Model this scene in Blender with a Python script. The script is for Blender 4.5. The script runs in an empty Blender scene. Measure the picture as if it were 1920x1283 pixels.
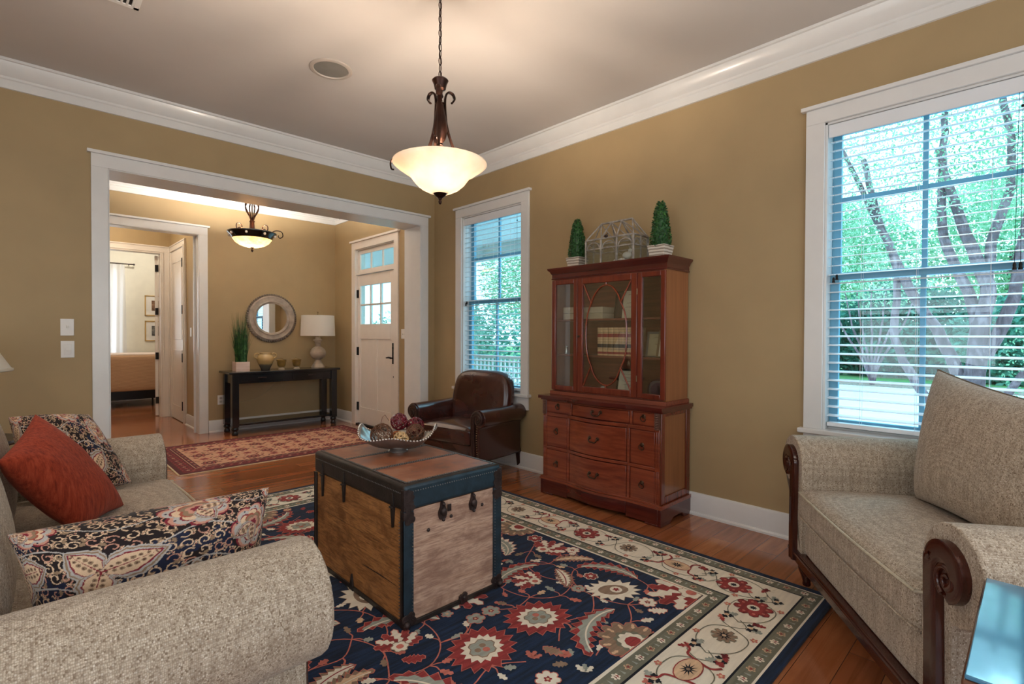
import bpy, bmesh, math, random
import numpy as np
from mathutils import Vector, Matrix
random.seed(7)
S = bpy.context.scene
COL = S.collection
PI = math.pi

# ---------------------------------------------------------------- camera, world, exposure
cam_d = bpy.data.cameras.new('camera')
cam = bpy.data.objects.new('camera', cam_d)
COL.objects.link(cam)
cam_d.sensor_width = 36.0
cam_d.lens = 958.23 / 1920 * 36.0
cam_d.clip_start = 0.02
cam_d.clip_end = 300
RR = Vector((0.71861443, -0.69540156, 0.00315791))
UU = Vector((0.0066229, 0.01138472, 0.99991326))
WW = Vector((0.69537719, 0.71853118, -0.0127868))
M = Matrix(((RR.x, UU.x, -WW.x, 0), (RR.y, UU.y, -WW.y, 0), (RR.z, UU.z, -WW.z, 1.22), (0, 0, 0, 1)))
cam.matrix_world = M
S.camera = cam
S.view_settings.view_transform = 'Standard'
S.view_settings.look = 'None'
S.view_settings.exposure = 0.40
S.view_settings.gamma = 1.0
S.view_settings.use_curve_mapping = False

W = bpy.data.worlds.new('sky')
S.world = W
W.use_nodes = True
wn = W.node_tree.nodes
wl = W.node_tree.links
wn.clear()
wo = wn.new('ShaderNodeOutputWorld')
wb = wn.new('ShaderNodeBackground')
wr = wn.new('ShaderNodeValToRGB')
wt = wn.new('ShaderNodeTexCoord')
ws = wn.new('ShaderNodeSeparateXYZ')
wl.new(wt.outputs['Generated'], ws.inputs[0])
wl.new(ws.outputs['Z'], wr.inputs[0])
wr.color_ramp.elements[0].position = 0.0
wr.color_ramp.elements[0].color = (0.93, 0.97, 1.0, 1)
wr.color_ramp.elements[1].position = 0.7
wr.color_ramp.elements[1].color = (0.62, 0.80, 1.0, 1)
wb.inputs['Strength'].default_value = WORLD_STRENGTH = 2.5
wl.new(wr.outputs[0], wb.inputs['Color'])
wl.new(wb.outputs[0], wo.inputs['Surface'])


def lamp(name, kind, loc, energy, color, size=0.05, rot=(0, 0, 0), parent=None):
    d = bpy.data.lights.new(name, kind)
    d.energy = energy
    d.color = color
    if kind == 'POINT':
        d.shadow_soft_size = size
    if kind == 'AREA':
        d.shape = 'DISK'
        d.size = size
    o = bpy.data.objects.new(name, d)
    o.location = loc
    o.rotation_euler = rot
    COL.objects.link(o)
    if parent is not None:
        o.parent = parent
    return o

sun_d = bpy.data.lights.new('hazy_sun', 'SUN')
sun_d.energy = 2.2
sun_d.angle = math.radians(28)
sun_d.color = (0.80, 0.92, 1.0)
sun = bpy.data.objects.new('hazy_sun', sun_d)
sun.rotation_euler = Vector((.80, -.10, .62)).to_track_quat('Z', 'Y').to_euler()
COL.objects.link(sun)

# ---------------------------------------------------------------- materials


def lin(v):
    v = v / 255.0
    return v / 12.92 if v <= 0.04045 else ((v + 0.055) / 1.055) ** 2.4


def C(r, g, b):
    return (lin(r), lin(g), lin(b), 1.0)


class Mat:
    """small helper around a node material"""

    def __init__(s, name):
        s.m = bpy.data.materials.new(name)
        s.m.use_nodes = True
        s.n = s.m.node_tree.nodes
        s.l = s.m.node_tree.links
        s.n.clear()
        s.out = s.n.new('ShaderNodeOutputMaterial')

    def new(s, t, **kw):
        n = s.n.new('ShaderNode' + t)
        for k, v in kw.items():
            if k in n.inputs:
                if hasattr(v, 'is_output') or isinstance(v, bpy.types.NodeSocket):
                    s.l.new(v, n.inputs[k])
                else:
                    n.inputs[k].default_value = v
            else:
                setattr(n, k, v)
        return n

    def coords(s, scale=(1, 1, 1), rot=(0, 0, 0), kind='Object'):
        t = s.new('TexCoord')
        mp = s.new('Mapping')
        mp.inputs['Scale'].default_value = scale
        mp.inputs['Rotation'].default_value = rot
        s.l.new(t.outputs[kind], mp.inputs[0])
        return mp.outputs[0]

    def noise(s, vec, scale=5, detail=3, rough=0.5, dist=0.0):
        n = s.new('TexNoise', Scale=scale, Detail=detail, Roughness=rough, Distortion=dist)
        s.l.new(vec, n.inputs['Vector'])
        return n.outputs['Fac']

    def ramp(s, fac, stops):
        r = s.new('ValToRGB')
        e = r.color_ramp.elements
        e[0].position, e[0].color = stops[0]
        e[1].position, e[1].color = stops[-1]
        for p, c in stops[1:-1]:
            x = e.new(p)
            x.color = c
        s.l.new(fac, r.inputs[0])
        return r.outputs[0]

    def mix(s, fac, a, b, blend='MIX'):
        n = s.new('Mix', data_type='RGBA', blend_type=blend)
        for k, v in ((0, fac), (6, a), (7, b)):
            if isinstance(v, bpy.types.NodeSocket):
                s.l.new(v, n.inputs[k])
            else:
                n.inputs[k].default_value = v
        return n.outputs[2]

    def bump(s, h, strength=0.3, dist=0.002):
        b = s.new('Bump', Strength=strength, Distance=dist)
        s.l.new(h, b.inputs['Height'])
        return b.outputs[0]

    def bsdf(s, color, rough=0.5, metal=0.0, normal=None, spec=0.5, coat=0.0, sheen=0.0, coat_rough=0.1):
        b = s.new('BsdfPrincipled')
        for k, v in (('Base Color', color), ('Roughness', rough), ('Metallic', metal)):
            if isinstance(v, bpy.types.NodeSocket):
                s.l.new(v, b.inputs[k])
            else:
                b.inputs[k].default_value = v
        b.inputs['Specular IOR Level'].default_value = spec
        b.inputs['Coat Weight'].default_value = coat
        b.inputs['Coat Roughness'].default_value = coat_rough
        b.inputs['Sheen Weight'].default_value = sheen
        if normal is not None:
            s.l.new(normal, b.inputs['Normal'])
        s.l.new(b.outputs[0], s.out.inputs[0])
        return b


def plain(name, col, rough=0.5, metal=0.0, spec=0.5, var=0.06, scale=8, coat=0.0, bump=0.0, bscale=60, sheen=0.0):
    m = Mat(name)
    v = m.coords()
    f = m.noise(v, scale, 4)
    dk = tuple(x * (1 - var * 2) for x in col[:3]) + (1,)
    lt = tuple(min(1, x * (1 + var)) for x in col[:3]) + (1,)
    c = m.ramp(f, [(0.3, dk), (0.7, lt)])
    nrm = m.bump(m.noise(v, bscale, 3), bump, 0.003) if bump else None
    m.bsdf(c, rough, metal, nrm, spec, coat, sheen)
    return m.m


def wood(name, c1, c2, axis=0, rough=0.35, coat=0.0, scale=1.0, dark=None, bump=0.1, spec=0.5):
    m = Mat(name)
    sc = [22 * scale] * 3
    sc[axis] = 1.6 * scale
    v = m.coords(tuple(sc))
    f = m.noise(v, 1.0, 6, 0.6, 0.6)
    c = m.ramp(f, [(0.28, c1), (0.5, c2), (0.72, c1)])
    sc2 = [90 * scale] * 3
    sc2[axis] = 3 * scale
    g = m.noise(m.coords(tuple(sc2)), 1.0, 3)
    c = m.mix(m.ramp(g, [(0.35, (0.35, 0.35, 0.35, 1)), (0.65, (0, 0, 0, 1))]), c, dark or tuple(x * 0.5 for x in c1[:3]) + (1,))
    big = m.noise(m.coords(), 2.3, 2)
    c = m.mix(m.ramp(big, [(0.35, (0.25, 0.25, 0.25, 1)), (0.65, (0, 0, 0, 1))]), c, dark or c1)
    m.bsdf(c, rough, 0, m.bump(g, bump, 0.001), spec, coat)
    return m.m


def tweed(name, base, light, dark, streak=(70, 70, 5), cell=300):
    m = Mat(name)
    v = m.coords()
    vo = m.new('TexVoronoi', Scale=cell, Randomness=0.5)
    m.l.new(m.coords((1, 1, 0.8)), vo.inputs['Vector'])
    sep = m.new('SeparateColor')
    m.l.new(vo.outputs['Color'], sep.inputs[0])
    c = m.ramp(sep.outputs[0], [(0.0, dark), (0.25, base), (0.75, base), (1.0, light)])
    c = m.mix(m.ramp(vo.outputs['Distance'], [(0.30, (0, 0, 0, 1)), (0.62, (0.55, 0.55, 0.55, 1))]), c, dark)
    st = m.noise(m.coords(streak), 1.0, 2)
    c = m.mix(m.ramp(st, [(0.36, (0.38, 0.38, 0.38, 1)), (0.58, (0, 0, 0, 1))]), c, dark)
    b = m.bump(vo.outputs['Distance'], 0.5, 0.0025)
    m.bsdf(c, 0.9, 0, b, 0.2, sheen=0.15)
    return m.m


def glass(name, tint, gloss=0.08, rough=0.0, mx=0.5):
    m = Mat(name)
    t = m.new('BsdfTransparent', Color=tint)
    g = m.new('BsdfGlossy', Color=(1, 1, 1, 1), Roughness=rough)
    lw = m.new('LayerWeight', Blend=0.25)
    mr = m.new('MapRange')
    m.l.new(lw.outputs['Fresnel'], mr.inputs[0])
    mr.inputs[3].default_value = gloss
    mr.inputs[4].default_value = mx
    x = m.new('MixShader')
    m.l.new(mr.outputs[0], x.inputs[0])
    m.l.new(t.outputs[0], x.inputs[1])
    m.l.new(g.outputs[0], x.inputs[2])
    m.l.new(x.outputs[0], m.out.inputs[0])
    return m.m


M_wall = plain('wall_paint_olive_tan', C(170, 147, 108), 0.6, var=0.03, scale=3, bump=0.08, bscale=260)
M_wallcream = plain('wall_paint_cream', C(232, 226, 208), 0.7, var=0.02)
M_ceil = plain('ceiling_paint', C(200, 194, 188), 0.8, var=0.02, scale=2)
M_trim = plain('white_trim_paint', C(226, 226, 224), 0.28, var=0.015, coat=0.15)
M_door = plain('door_paint', C(232, 224, 214), 0.3, var=0.015)
M_black = plain('black_bronze_metal', C(24, 20, 20), 0.4, 0.6)
M_vinyl = plain('blue_cast_window_vinyl', C(108, 164, 188), 0.35, var=0.01)  # white sash, with the blue cast of the backlight put into its colour
M_slat = plain('white_blind_slat', C(232, 236, 240), 0.4, var=0.01)
M_glass = glass('tinted_window_glass', (0.70, 0.93, 0.99, 1), 0.03, mx=0.4)
M_clear = glass('clear_glass', (0.93, 0.96, 0.96, 1), 0.09)
M_plastic = plain('white_plastic', C(232, 230, 226), 0.35, var=0.01)

# floor: long planks running along x
mf = Mat('red_brown_plank_floor')
br = mf.new('TexBrick', Scale=1.0)
br.offset = 0.37
br.offset_frequency = 2
br.inputs['Brick Width'].default_value = 1.15
br.inputs['Row Height'].default_value = 0.125
br.inputs['Mortar Size'].default_value = 0.0013
br.inputs['Mortar Smooth'].default_value = 0.4
br.inputs['Bias'].default_value = 0.0
br.inputs['Color1'].default_value = (0, 0, 0, 1)
br.inputs['Color2'].default_value = (1, 1, 1, 1)
br.inputs['Mortar'].default_value = (0.5, 0.5, 0.5, 1)
mf.l.new(mf.coords(), br.inputs['Vector'])
pl = mf.ramp(br.outputs['Color'], [(0.0, C(148, 88, 56)), (0.5, C(172, 106, 68)), (1.0, C(194, 128, 84))])
gr = mf.noise(mf.coords((1.6, 26, 1)), 1.0, 5, 0.6, 0.8)
pl = mf.mix(mf.ramp(gr, [(0.3, (0.65, 0.65, 0.65, 1)), (0.6, (0, 0, 0, 1))]), pl, C(112, 60, 34))
blot = mf.noise(mf.coords((1.0, 2.2, 1)), 3.0, 3)
pl = mf.mix(mf.ramp(blot, [(0.4, (0.45, 0.45, 0.45, 1)), (0.62, (0, 0, 0, 1))]), pl, C(150, 84, 46))
pl = mf.mix(br.outputs['Fac'], pl, C(66, 34, 22))
inv = mf.new('Math', operation='SUBTRACT')
inv.inputs[0].default_value = 1.0
mf.l.new(br.outputs['Fac'], inv.inputs[1])
mf.bsdf(pl, 0.15, 0, mf.bump(inv.outputs[0], 0.4, 0.001), 0.5, 0.35, coat_rough=0.12)
M_floor = mf.m

M_tweed = tweed('beige_tweed', C(200, 186, 166), C(220, 210, 194), C(128, 110, 92))
M_tweed_pipe = plain('beige_piping', C(196, 186, 164), 0.8, var=0.1, scale=60)
M_mahog = wood('mahogany_dark_scroll', C(54, 20, 13), C(74, 30, 18), 2, 0.25, 0.4)

# ---------------------------------------------------------------- mesh helpers


class MB:
    def __init__(s):
        s.v, s.f, s.mi = [], [], []
        s.cur = 0
        s.T = None

    def add(s, vs, fs, mi=None):
        o = len(s.v)
        if s.T is not None:
            vs = [s.T @ Vector(p) for p in vs]
        s.v += [tuple(p) for p in vs]
        s.f += [tuple(i + o for i in f) for f in fs]
        s.mi += [s.cur if mi is None else mi] * len(fs)
        return s

    def box(s, x0, x1, y0, y1, z0, z1, mi=None):
        if x0 > x1: x0, x1 = x1, x0
        if y0 > y1: y0, y1 = y1, y0
        if z0 > z1: z0, z1 = z1, z0
        v = [(x0, y0, z0), (x1, y0, z0), (x1, y1, z0), (x0, y1, z0), (x0, y0, z1), (x1, y0, z1), (x1, y1, z1), (x0, y1, z1)]
        return s.add(v, [(0, 3, 2, 1), (4, 5, 6, 7), (0, 1, 5, 4), (1, 2, 6, 5), (2, 3, 7, 6), (3, 0, 4, 7)], mi)

    def bar(s, a, b, w, h=None, mi=None):
        """a square bar from a to b"""
        a, b = Vector(a), Vector(b)
        h = h or w
        d = (b - a).normalized()
        up = Vector((0, 0, 1)) if abs(d.z) < 0.95 else Vector((1, 0, 0))
        x = d.cross(up).normalized() * (w / 2)
        y = x.cross(d).normalized() * (h / 2)
        v = [a - x - y, a + x - y, a + x + y, a - x + y, b - x - y, b + x - y, b + x + y, b - x + y]
        return s.add(v, [(0, 3, 2, 1), (4, 5, 6, 7), (0, 1, 5, 4), (1, 2, 6, 5), (2, 3, 7, 6), (3, 0, 4, 7)], mi)

    def tube(s, pts, r, seg=8, closed=False, mi=None, squash=None):
        P = [Vector(p) for p in pts]
        n = len(P)
        rs = r if isinstance(r, (list, tuple)) else [r] * n
        vs, fs = [], []
        prev = None
        for i in range(n):
            if closed:
                t = (P[(i + 1) % n] - P[i - 1])
            else:
                t = P[min(i + 1, n - 1)] - P[max(i - 1, 0)]
            t = t.normalized() if t.length > 1e-9 else Vector((0, 0, 1))
            if prev is None:
                a = Vector((0, 0, 1)) if abs(t.z) < 0.9 else Vector((1, 0, 0))
                x = t.cross(a).normalized()
            else:
                x = (prev - t * prev.dot(t))
                x = x.normalized() if x.length > 1e-6 else t.orthogonal().normalized()
            prev = x
            y = t.cross(x)
            for k in range(seg):
                an = 2 * PI * k / seg
                vs.append(P[i] + x * math.cos(an) * rs[i] + y * math.sin(an) * rs[i] * (squash or 1))
        m = n if closed else n - 1
        for i in range(m):
            j = (i + 1) % n
            for k in range(seg):
                l = (k + 1) % seg
                fs.append((i * seg + k, i * seg + l, j * seg + l, j * seg + k))
        if not closed:
            fs.append(tuple(reversed(range(seg))))
            fs.append(tuple((n - 1) * seg + k for k in range(seg)))
        return s.add(vs, fs, mi)

    def rect_frame(s, axis, a0, a1, u0, u1, z0, z1, wu, wz, wzt=None, mi=None):
        """stiles with rails butted between them; axis is the thin direction"""
        wzt = wz if wzt is None else wzt
        for (p, q, c, d) in ((u0, u0 + wu, z0, z1), (u1 - wu, u1, z0, z1), (u0 + wu, u1 - wu, z0, z0 + wz), (u0 + wu, u1 - wu, z1 - wzt, z1)):
            if axis == 'x': s.box(a0, a1, p, q, c, d, mi)
            else: s.box(p, q, a0, a1, c, d, mi)
        return s

    def lathe(s, prof, c=(0, 0, 0), seg=24, mi=None, axis='z', cap=True):
        """prof: list of (r, h)"""
        vs, fs = [], []
        for r, h in prof:
            for k in range(seg):
                a = 2 * PI * k / seg
                p = (r * math.cos(a), r * math.sin(a), h)
                if axis == 'x': p = (h, p[0], p[1])
                if axis == 'y': p = (p[1], h, p[0])
                vs.append((p[0] + c[0], p[1] + c[1], p[2] + c[2]))
        n = len(prof)
        for i in range(n - 1):
            for k in range(seg):
                l = (k + 1) % seg
                fs.append((i * seg + k, i * seg + l, (i + 1) * seg + l, (i + 1) * seg + k))
        if cap:
            if prof[0][0] > 1e-4: fs.append(tuple(reversed(range(seg))))
            if prof[-1][0] > 1e-4: fs.append(tuple((n - 1) * seg + k for k in range(seg)))
        return s.add(vs, fs, mi)

    def prism(s, poly, h0, h1, plane='xy', mi=None):
        """extrude a 2D polygon; plane tells the 2D axes, the third axis is the extrusion"""
        def P(a, b, h):
            return {'xy': (a, b, h), 'xz': (a, h, b), 'yz': (h, a, b)}[plane]
        n = len(poly)
        vs = [P(a, b, h0) for a, b in poly] + [P(a, b, h1) for a, b in poly]
        fs = [tuple(range(n)), tuple(reversed(range(n, 2 * n)))]
        fs += [(i, i + n, (i + 1) % n + n, (i + 1) % n) for i in range(n)]
        return s.add(vs, fs, mi)

    def sphere(s, c, r, seg=12, rings=8, mi=None, sc=(1, 1, 1)):
        vs = [(c[0], c[1], c[2] + r * sc[2])]
        for i in range(1, rings):
            a = PI * i / rings
            for k in range(seg):
                b = 2 * PI * k / seg
                vs.append((c[0] + r * sc[0] * math.sin(a) * math.cos(b), c[1] + r * sc[1] * math.sin(a) * math.sin(b), c[2] + r * sc[2] * math.cos(a)))
        vs.append((c[0], c[1], c[2] - r * sc[2]))
        fs = []
        for k in range(seg):
            l = (k + 1) % seg
            fs.append((0, 1 + k, 1 + l))
            for i in range(rings - 2):
                fs.append((1 + i * seg + k, 1 + (i + 1) * seg + k, 1 + (i + 1) * seg + l, 1 + i * seg + l))
            fs.append((1 + (rings - 2) * seg + k, len(vs) - 1, 1 + (rings - 2) * seg + l))
        return s.add(vs, fs, mi)

    def rbox(s, x0, x1, y0, y1, z0, z1, r=0.04, n=10, crown=0.0, belly=0.0, mi=None, warp=None):
        """soft rounded box with a crowned top (a cushion)"""
        cx, cy, cz = (x0 + x1) / 2, (y0 + y1) / 2, (z0 + z1) / 2
        hx, hy, hz = (x1 - x0) / 2, (y1 - y0) / 2, (z1 - z0) / 2
        r = min(r, hx * .98, hy * .98, hz * .98)
        idx, vs, fs = {}, [], []

        def coord(t, h):
            # denser near the rounded edges
            return math.copysign(1, t) * min(1, abs(t)) * h

        def vert(q):
            key = tuple(round(a, 5) for a in q)
            if key in idx: return idx[key]
            p = Vector((coord(q[0], hx), coord(q[1], hy), coord(q[2], hz)))
            ins = Vector((max(-hx + r, min(hx - r, p.x)), max(-hy + r, min(hy - r, p.y)), max(-hz + r, min(hz - r, p.z))))
            d = p - ins
            if d.length > 1e-9:
                p = ins + d.normalized() * r
            u, w_ = q[0], q[1]
            cr = crown * (1 - abs(u) ** 2.2) * (1 - abs(w_) ** 2.2)
            p.z += cr * max(0, q[2])
            if belly:
                p.y += belly * q[1] * (1 - u * u) * (1 - q[2] ** 2)
                p.x += belly * q[0] * (1 - w_ * w_) * (1 - q[2] ** 2)
            p = Vector((p.x + cx, p.y + cy, p.z + cz))
            if warp: p = Vector(warp(p))
            idx[key] = len(vs)
            vs.append(p)
            return idx[key]
        g = [-1 + 2 * i / n for i in range(n + 1)]
        # bunch the grid towards the edges
        g = [math.copysign(1 - (1 - abs(t)) ** 1.5, t) for t in g]
        for ax in range(3):
            for sg in (-1, 1):
                for i in range(n):
                    for j in range(n):
                        q = []
                        for (a, b) in ((g[i], g[j]), (g[i + 1], g[j]), (g[i + 1], g[j + 1]), (g[i], g[j + 1])):
                            t = [0, 0, 0]
                            t[ax] = sg
                            t[(ax + 1) % 3] = a
                            t[(ax + 2) % 3] = b
                            q.append(vert(t))
                        if sg < 0: q.reverse()
                        if len(set(q)) >= 3: fs.append(tuple(q))
        return s.add(vs, fs, mi)

    def build(s, name, mats, parent=None, loc=(0, 0, 0), rot=(0, 0, 0), smooth=True, angle=38, bevel=0.0, bseg=2):
        me = bpy.data.meshes.new(name)
        me.from_pydata(s.v, [], s.f)
        if not isinstance(mats, (list, tuple)): mats = [mats]
        for m in mats: me.materials.append(m)
        if len(mats) > 1:
            me.polygons.foreach_set('material_index', s.mi)
        if smooth:
            me.polygons.foreach_set('use_smooth', [True] * len(me.polygons))
            me.set_sharp_from_angle(angle=math.radians(angle))
        me.update()
        o = bpy.data.objects.new(name, me)
        o.location = loc
        o.rotation_euler = rot
        COL.objects.link(o)
        if parent is not None: o.parent = parent
        if bevel:
            b = o.modifiers.new('bevel', 'BEVEL')
            b.width = bevel
            b.segments = bseg
            b.limit_method = 'ANGLE'
            b.angle_limit = math.radians(38)
            b.harden_normals = False
        return o


def fixn(o):
    """make normals consistent"""
    bm = bmesh.new()
    bm.from_mesh(o.data)
    bmesh.ops.recalc_face_normals(bm, faces=bm.faces)
    bm.to_mesh(o.data)
    bm.free()
    return o


def thing(name, label, cat, loc=(0, 0, 0), rz=0.0, group=None, rot=None):
    o = bpy.data.objects.new(name, None)
    o.empty_display_size = 0.05
    COL.objects.link(o)
    o.location = loc
    o.rotation_euler = rot or (0, 0, rz)
    o['label'] = label
    o['category'] = cat
    if group: o['group'] = group
    return o


def tag(o, label, cat, group=None, kind=None):
    o['label'] = label
    o['category'] = cat
    if group: o['group'] = group
    if kind: o['kind'] = kind
    return o


def struct(o, label=None):
    o['kind'] = 'structure'
    if label: o['label'] = label
    return o


def sthing(name, loc=(0, 0, 0)):
    o = bpy.data.objects.new(name, None)
    COL.objects.link(o)
    o.location = loc
    o['kind'] = 'structure'
    return o


def copy_tree(o, parent=None):
    c = o.copy()
    COL.objects.link(c)
    if parent is not None: c.parent = parent
    for ch in list(o.children):
        copy_tree(ch, c)
    return c


def spiral(cx, cz, r0, r1, a0, a1, n=24):
    """2D spiral points, angles in degrees"""
    o = []
    for i in range(n + 1):
        t = i / n
        a = math.radians(a0 + (a1 - a0) * t)
        r = r0 + (r1 - r0) * t
        o.append((cx + r * math.cos(a), cz + r * math.sin(a)))
    return o


def smoothpts(pts, n=6, closed=False):
    """Catmull-Rom through points (2D or 3D)"""
    P = [Vector(p) for p in pts]
    o = []
    m = len(P)
    rng = range(m) if closed else range(m - 1)
    for i in rng:
        p0 = P[i - 1] if (closed or i > 0) else P[i]
        p1, p2 = P[i], P[(i + 1) % m]
        p3 = P[(i + 2) % m] if (closed or i + 2 < m) else p2
        for k in range(n):
            t = k / n
            o.append(0.5 * ((2 * p1) + (p2 - p0) * t + (2 * p0 - 5 * p1 + 4 * p2 - p3) * t * t + (3 * p1 - p0 - 3 * p2 + p3) * t ** 3))
    if not closed: o.append(P[-1])
    return o


# ================================================================ THE SETTING
H = 2.985
RX = 3.33
FY = 4.684
FY2 = 4.967
HY = 7.15
HY2 = 7.27
BX0 = -2.3
BY0 = -2.3

PEND_W, FOYER_W, BED_W, HALL_W, DOWN_W = 76, 190, 30, 24, 8
# floor and ceiling
o = MB().box(BX0 - 0.2, RX + 0.14, BY0 - 0.2, 11.8, -0.1, 0).build('floor', M_floor, smooth=False)
struct(o)
o = MB().box(BX0 - 0.2, RX + 0.14, BY0 - 0.2, 11.8, H, H + 0.1).build('ceiling', M_ceil, smooth=False)
struct(o)


def wall(name, axis, c0, c1, u0, u1, holes, mat, z0=0.0, z1=H, skin=None):
    """axis 'x': wall plane x=c0..c1 running along y; holes (u0,u1,z0,z1)"""
    us = sorted(set([u0, u1] + [h[0] for h in holes] + [h[1] for h in holes]))
    zs = sorted(set([z0, z1] + [h[2] for h in holes] + [h[3] for h in holes]))
    b = MB()
    for i in range(len(us) - 1):
        run = None
        for j in range(len(zs) - 1):
            a, d = us[i], us[i + 1]
            e, f = zs[j], zs[j + 1]
            hole = any(h[0] <= a + 1e-6 and d <= h[1] + 1e-6 and h[2] <= e + 1e-6 and f <= h[3] + 1e-6 for h in holes)
            if hole: continue
            if axis == 'x': b.box(c0, c1, a, d, e, f)
            else: b.box(a, d, c0, c1, e, f)
    o = b.build(name, mat, smooth=False)
    bm = bmesh.new()
    bm.from_mesh(o.data)
    bmesh.ops.remove_doubles(bm, verts=bm.verts, dist=1e-5)
    bm.to_mesh(o.data)
    bm.free()
    return struct(o)


WZ0, WZ1 = 0.686, 2.440
WIN = [(-0.008, 0.867), (3.309, 4.184)]
wall('wall_right', 'x', RX, RX + 0.14, BY0 - 0.2, 11.8,
     [(WIN[0][0], WIN[0][1], WZ0 - 0.03, WZ1), (WIN[1][0], WIN[1][1], WZ0 - 0.03, WZ1), (5.485, 6.525, 0, 2.40)], M_wall)
OX0, OX1, OZ = 0.475, 3.142, 2.41
wall('wall_far', 'y', FY, FY2, BX0, RX, [(OX0, OX1, 0, OZ)], M_wall)
HX0, HX1, HZ = 0.15, 1.594, 2.438
wall('wall_foyer', 'y', HY, HY2, -0.8, RX, [(HX0, HX1, 0, HZ)], M_wall)
wall('wall_foyer_left', 'x', -0.92, -0.8, FY2, 11.8, [], M_wall)
wall('wall_hall_right', 'x', 1.64, 1.76, HY2, 9.0, [], M_wall)
wall('wall_hall_left', 'x', -0.12, 0.0, HY2, 9.0, [], M_wall)
BD0, BD1, BDZ = 0.66, 1.53, 2.42
wall('wall_hall_end', 'y', 9.0, 9.12, -0.8, RX, [(BD0, BD1, 0, BDZ)], M_wall)
# bedroom shell
wall('wall_bedroom_far', 'y', 11.6, 11.72, -0.8, RX, [(0.25, 1.25, 0.75, 2.35)], M_wallcream)
o = MB().box(BD1, RX, 9.121, 9.135, 0, H).box(-0.8, BD0, 9.121, 9.135, 0, H).box(BD0, BD1, 9.121, 9.135, BDZ, H)
struct(o.build('wall_bedroom_near', M_wallcream, smooth=False))
o = MB().box(-0.799, -0.78, 9.135, 11.6, 0, H)
struct(o.build('wall_bedroom_left', M_wallcream, smooth=False))
o = MB().box(RX - 0.015, RX - 0.001, 9.135, 11.6, 0, H)
struct(o.build('wall_bedroom_right', M_wallcream, smooth=False))
# unseen walls behind the camera; large windows added for fill light
wall('wall_back', 'y', BY0 - 0.15, BY0, BX0, RX, [(-1.9, -0.5, 0.5, 2.5), (-0.2, 1.3, 0.5, 2.5), (1.6, 3.0, 0.5, 2.5)], M_wall)
wall('wall_left', 'x', BX0 - 0.15, BX0, BY0 - 0.15, FY2, [(-1.6, -0.1, 0.6, 2.5), (0.4, 1.9, 0.6, 2.5)], M_wall)

# crown mould profile: (offset from wall, z)
CR = [(0, 2.81), (0.012, 2.812), (0.012, 2.865), (0.020, 2.872), (0.022, 2.885), (0.040, 2.90), (0.062, 2.935), (0.072, 2.965), (0.085, 2.968), (0.085, H - .001), (0, H - .001)]
BB = [(0, 0), (0.028, 0), (0.028, 0.012), (0.022, 0.020), (0.016, 0.022), (0.016, 0.135), (0.010, 0.150), (0, 0.152)]
ntrim = [0]


def run_profile(prof, segs, name='trim', mat=None, parent=None):
    """segs: list of (axis, wallcoord, direction sign into the room, u0, u1)"""
    out = []
    for ax, c, sg, u0, u1 in segs:
        b = MB()
        if ax == 'x': b.prism([(c + sg * a, z) for a, z in prof], u0, u1, 'xz')
        else: b.prism([(c + sg * a, z) for a, z in prof], u0, u1, 'yz')
        ntrim[0] += 1
        o = b.build('%s_%d' % (name, ntrim[0]), mat or M_trim, smooth=True, angle=25)
        fixn(o)
        struct(o)
        out.append(o)
    return out


run_profile(CR, [('x', RX, -1, BY0, FY), ('y', FY, -1, BX0, RX), ('y', BY0, 1, BX0, RX), ('x', BX0, 1, BY0, FY),
                 ('y', HY, -1, -0.8, RX), ('y', FY2, 1, -0.8, RX), ('x', RX, -1, FY2, HY), ('x', -0.8, 1, FY2, HY),
                 ('y', 11.6, -1, -0.78, RX)])
bb = [('baseboard_right', 'x', RX, -1, -2.3, 3.9), ('baseboard_right_corner', 'x', RX, -1, 3.9, FY),
      ('baseboard_far_left', 'y', FY, -1, BX0, OX0 - .105), ('baseboard_far_right', 'y', FY, -1, OX1 + .105, RX),
      ('baseboard_foyer', 'y', HY, -1, HX1 + .1, RX), ('baseboard_foyer_left', 'y', HY, -1, -0.8, HX0 - .1),
      ('baseboard_foyer_right', 'x', RX, -1, 6.62, HY), ('baseboard_foyer_door_side', 'x', RX, -1, FY2, 5.39),
      ('baseboard_hall', 'x', 1.64, -1, HY2, 7.98), ('baseboard_bedroom', 'y', 11.6, -1, -0.78, RX - .02)]
for nm, ax, c, sg, u0, u1 in bb:
    b = MB()
    b.prism([(c + sg * a, z) for a, z in BB], u0, u1, 'xz' if ax == 'x' else 'yz')
    o = b.build(nm, M_trim, angle=25)
    fixn(o)
    struct(o)

# ---- cased openings


def casing_y(name, yc, sg, x0, x1, zt, wd=0.095, th=0.02, cap=True, headh=None, rightonly=False, depth=None):
    """flat casing around an opening in a wall whose face is y=yc; sg is the direction into the room"""
    b = MB()
    y0, y1 = sorted((yc, yc + sg * th))
    if not rightonly: b.box(x0 - wd, x0, y0, y1, 0, zt)
    b.box(x1, x1 + wd, y0, y1, 0, zt)
    hh = headh or 0.115
    b.box(x0 - wd, x1 + wd, y0, y1, zt, zt + hh - .022)
    if cap:
        y0, y1 = sorted((yc, yc + sg * (th + 0.018)))
        b.box(x0 - wd - .022, x1 + wd + .022, y0, y1, zt + hh - .022, zt + hh)
    if depth:
        a, d = sorted(depth)
        b.box(x0, x0 + .008, a, d, 0, zt)
        b.box(x1 - .008, x1, a, d, 0, zt)
        b.box(x0, x1, a, d, zt - .008, zt)
    return struct(b.build(name, M_trim, bevel=0.002))


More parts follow.
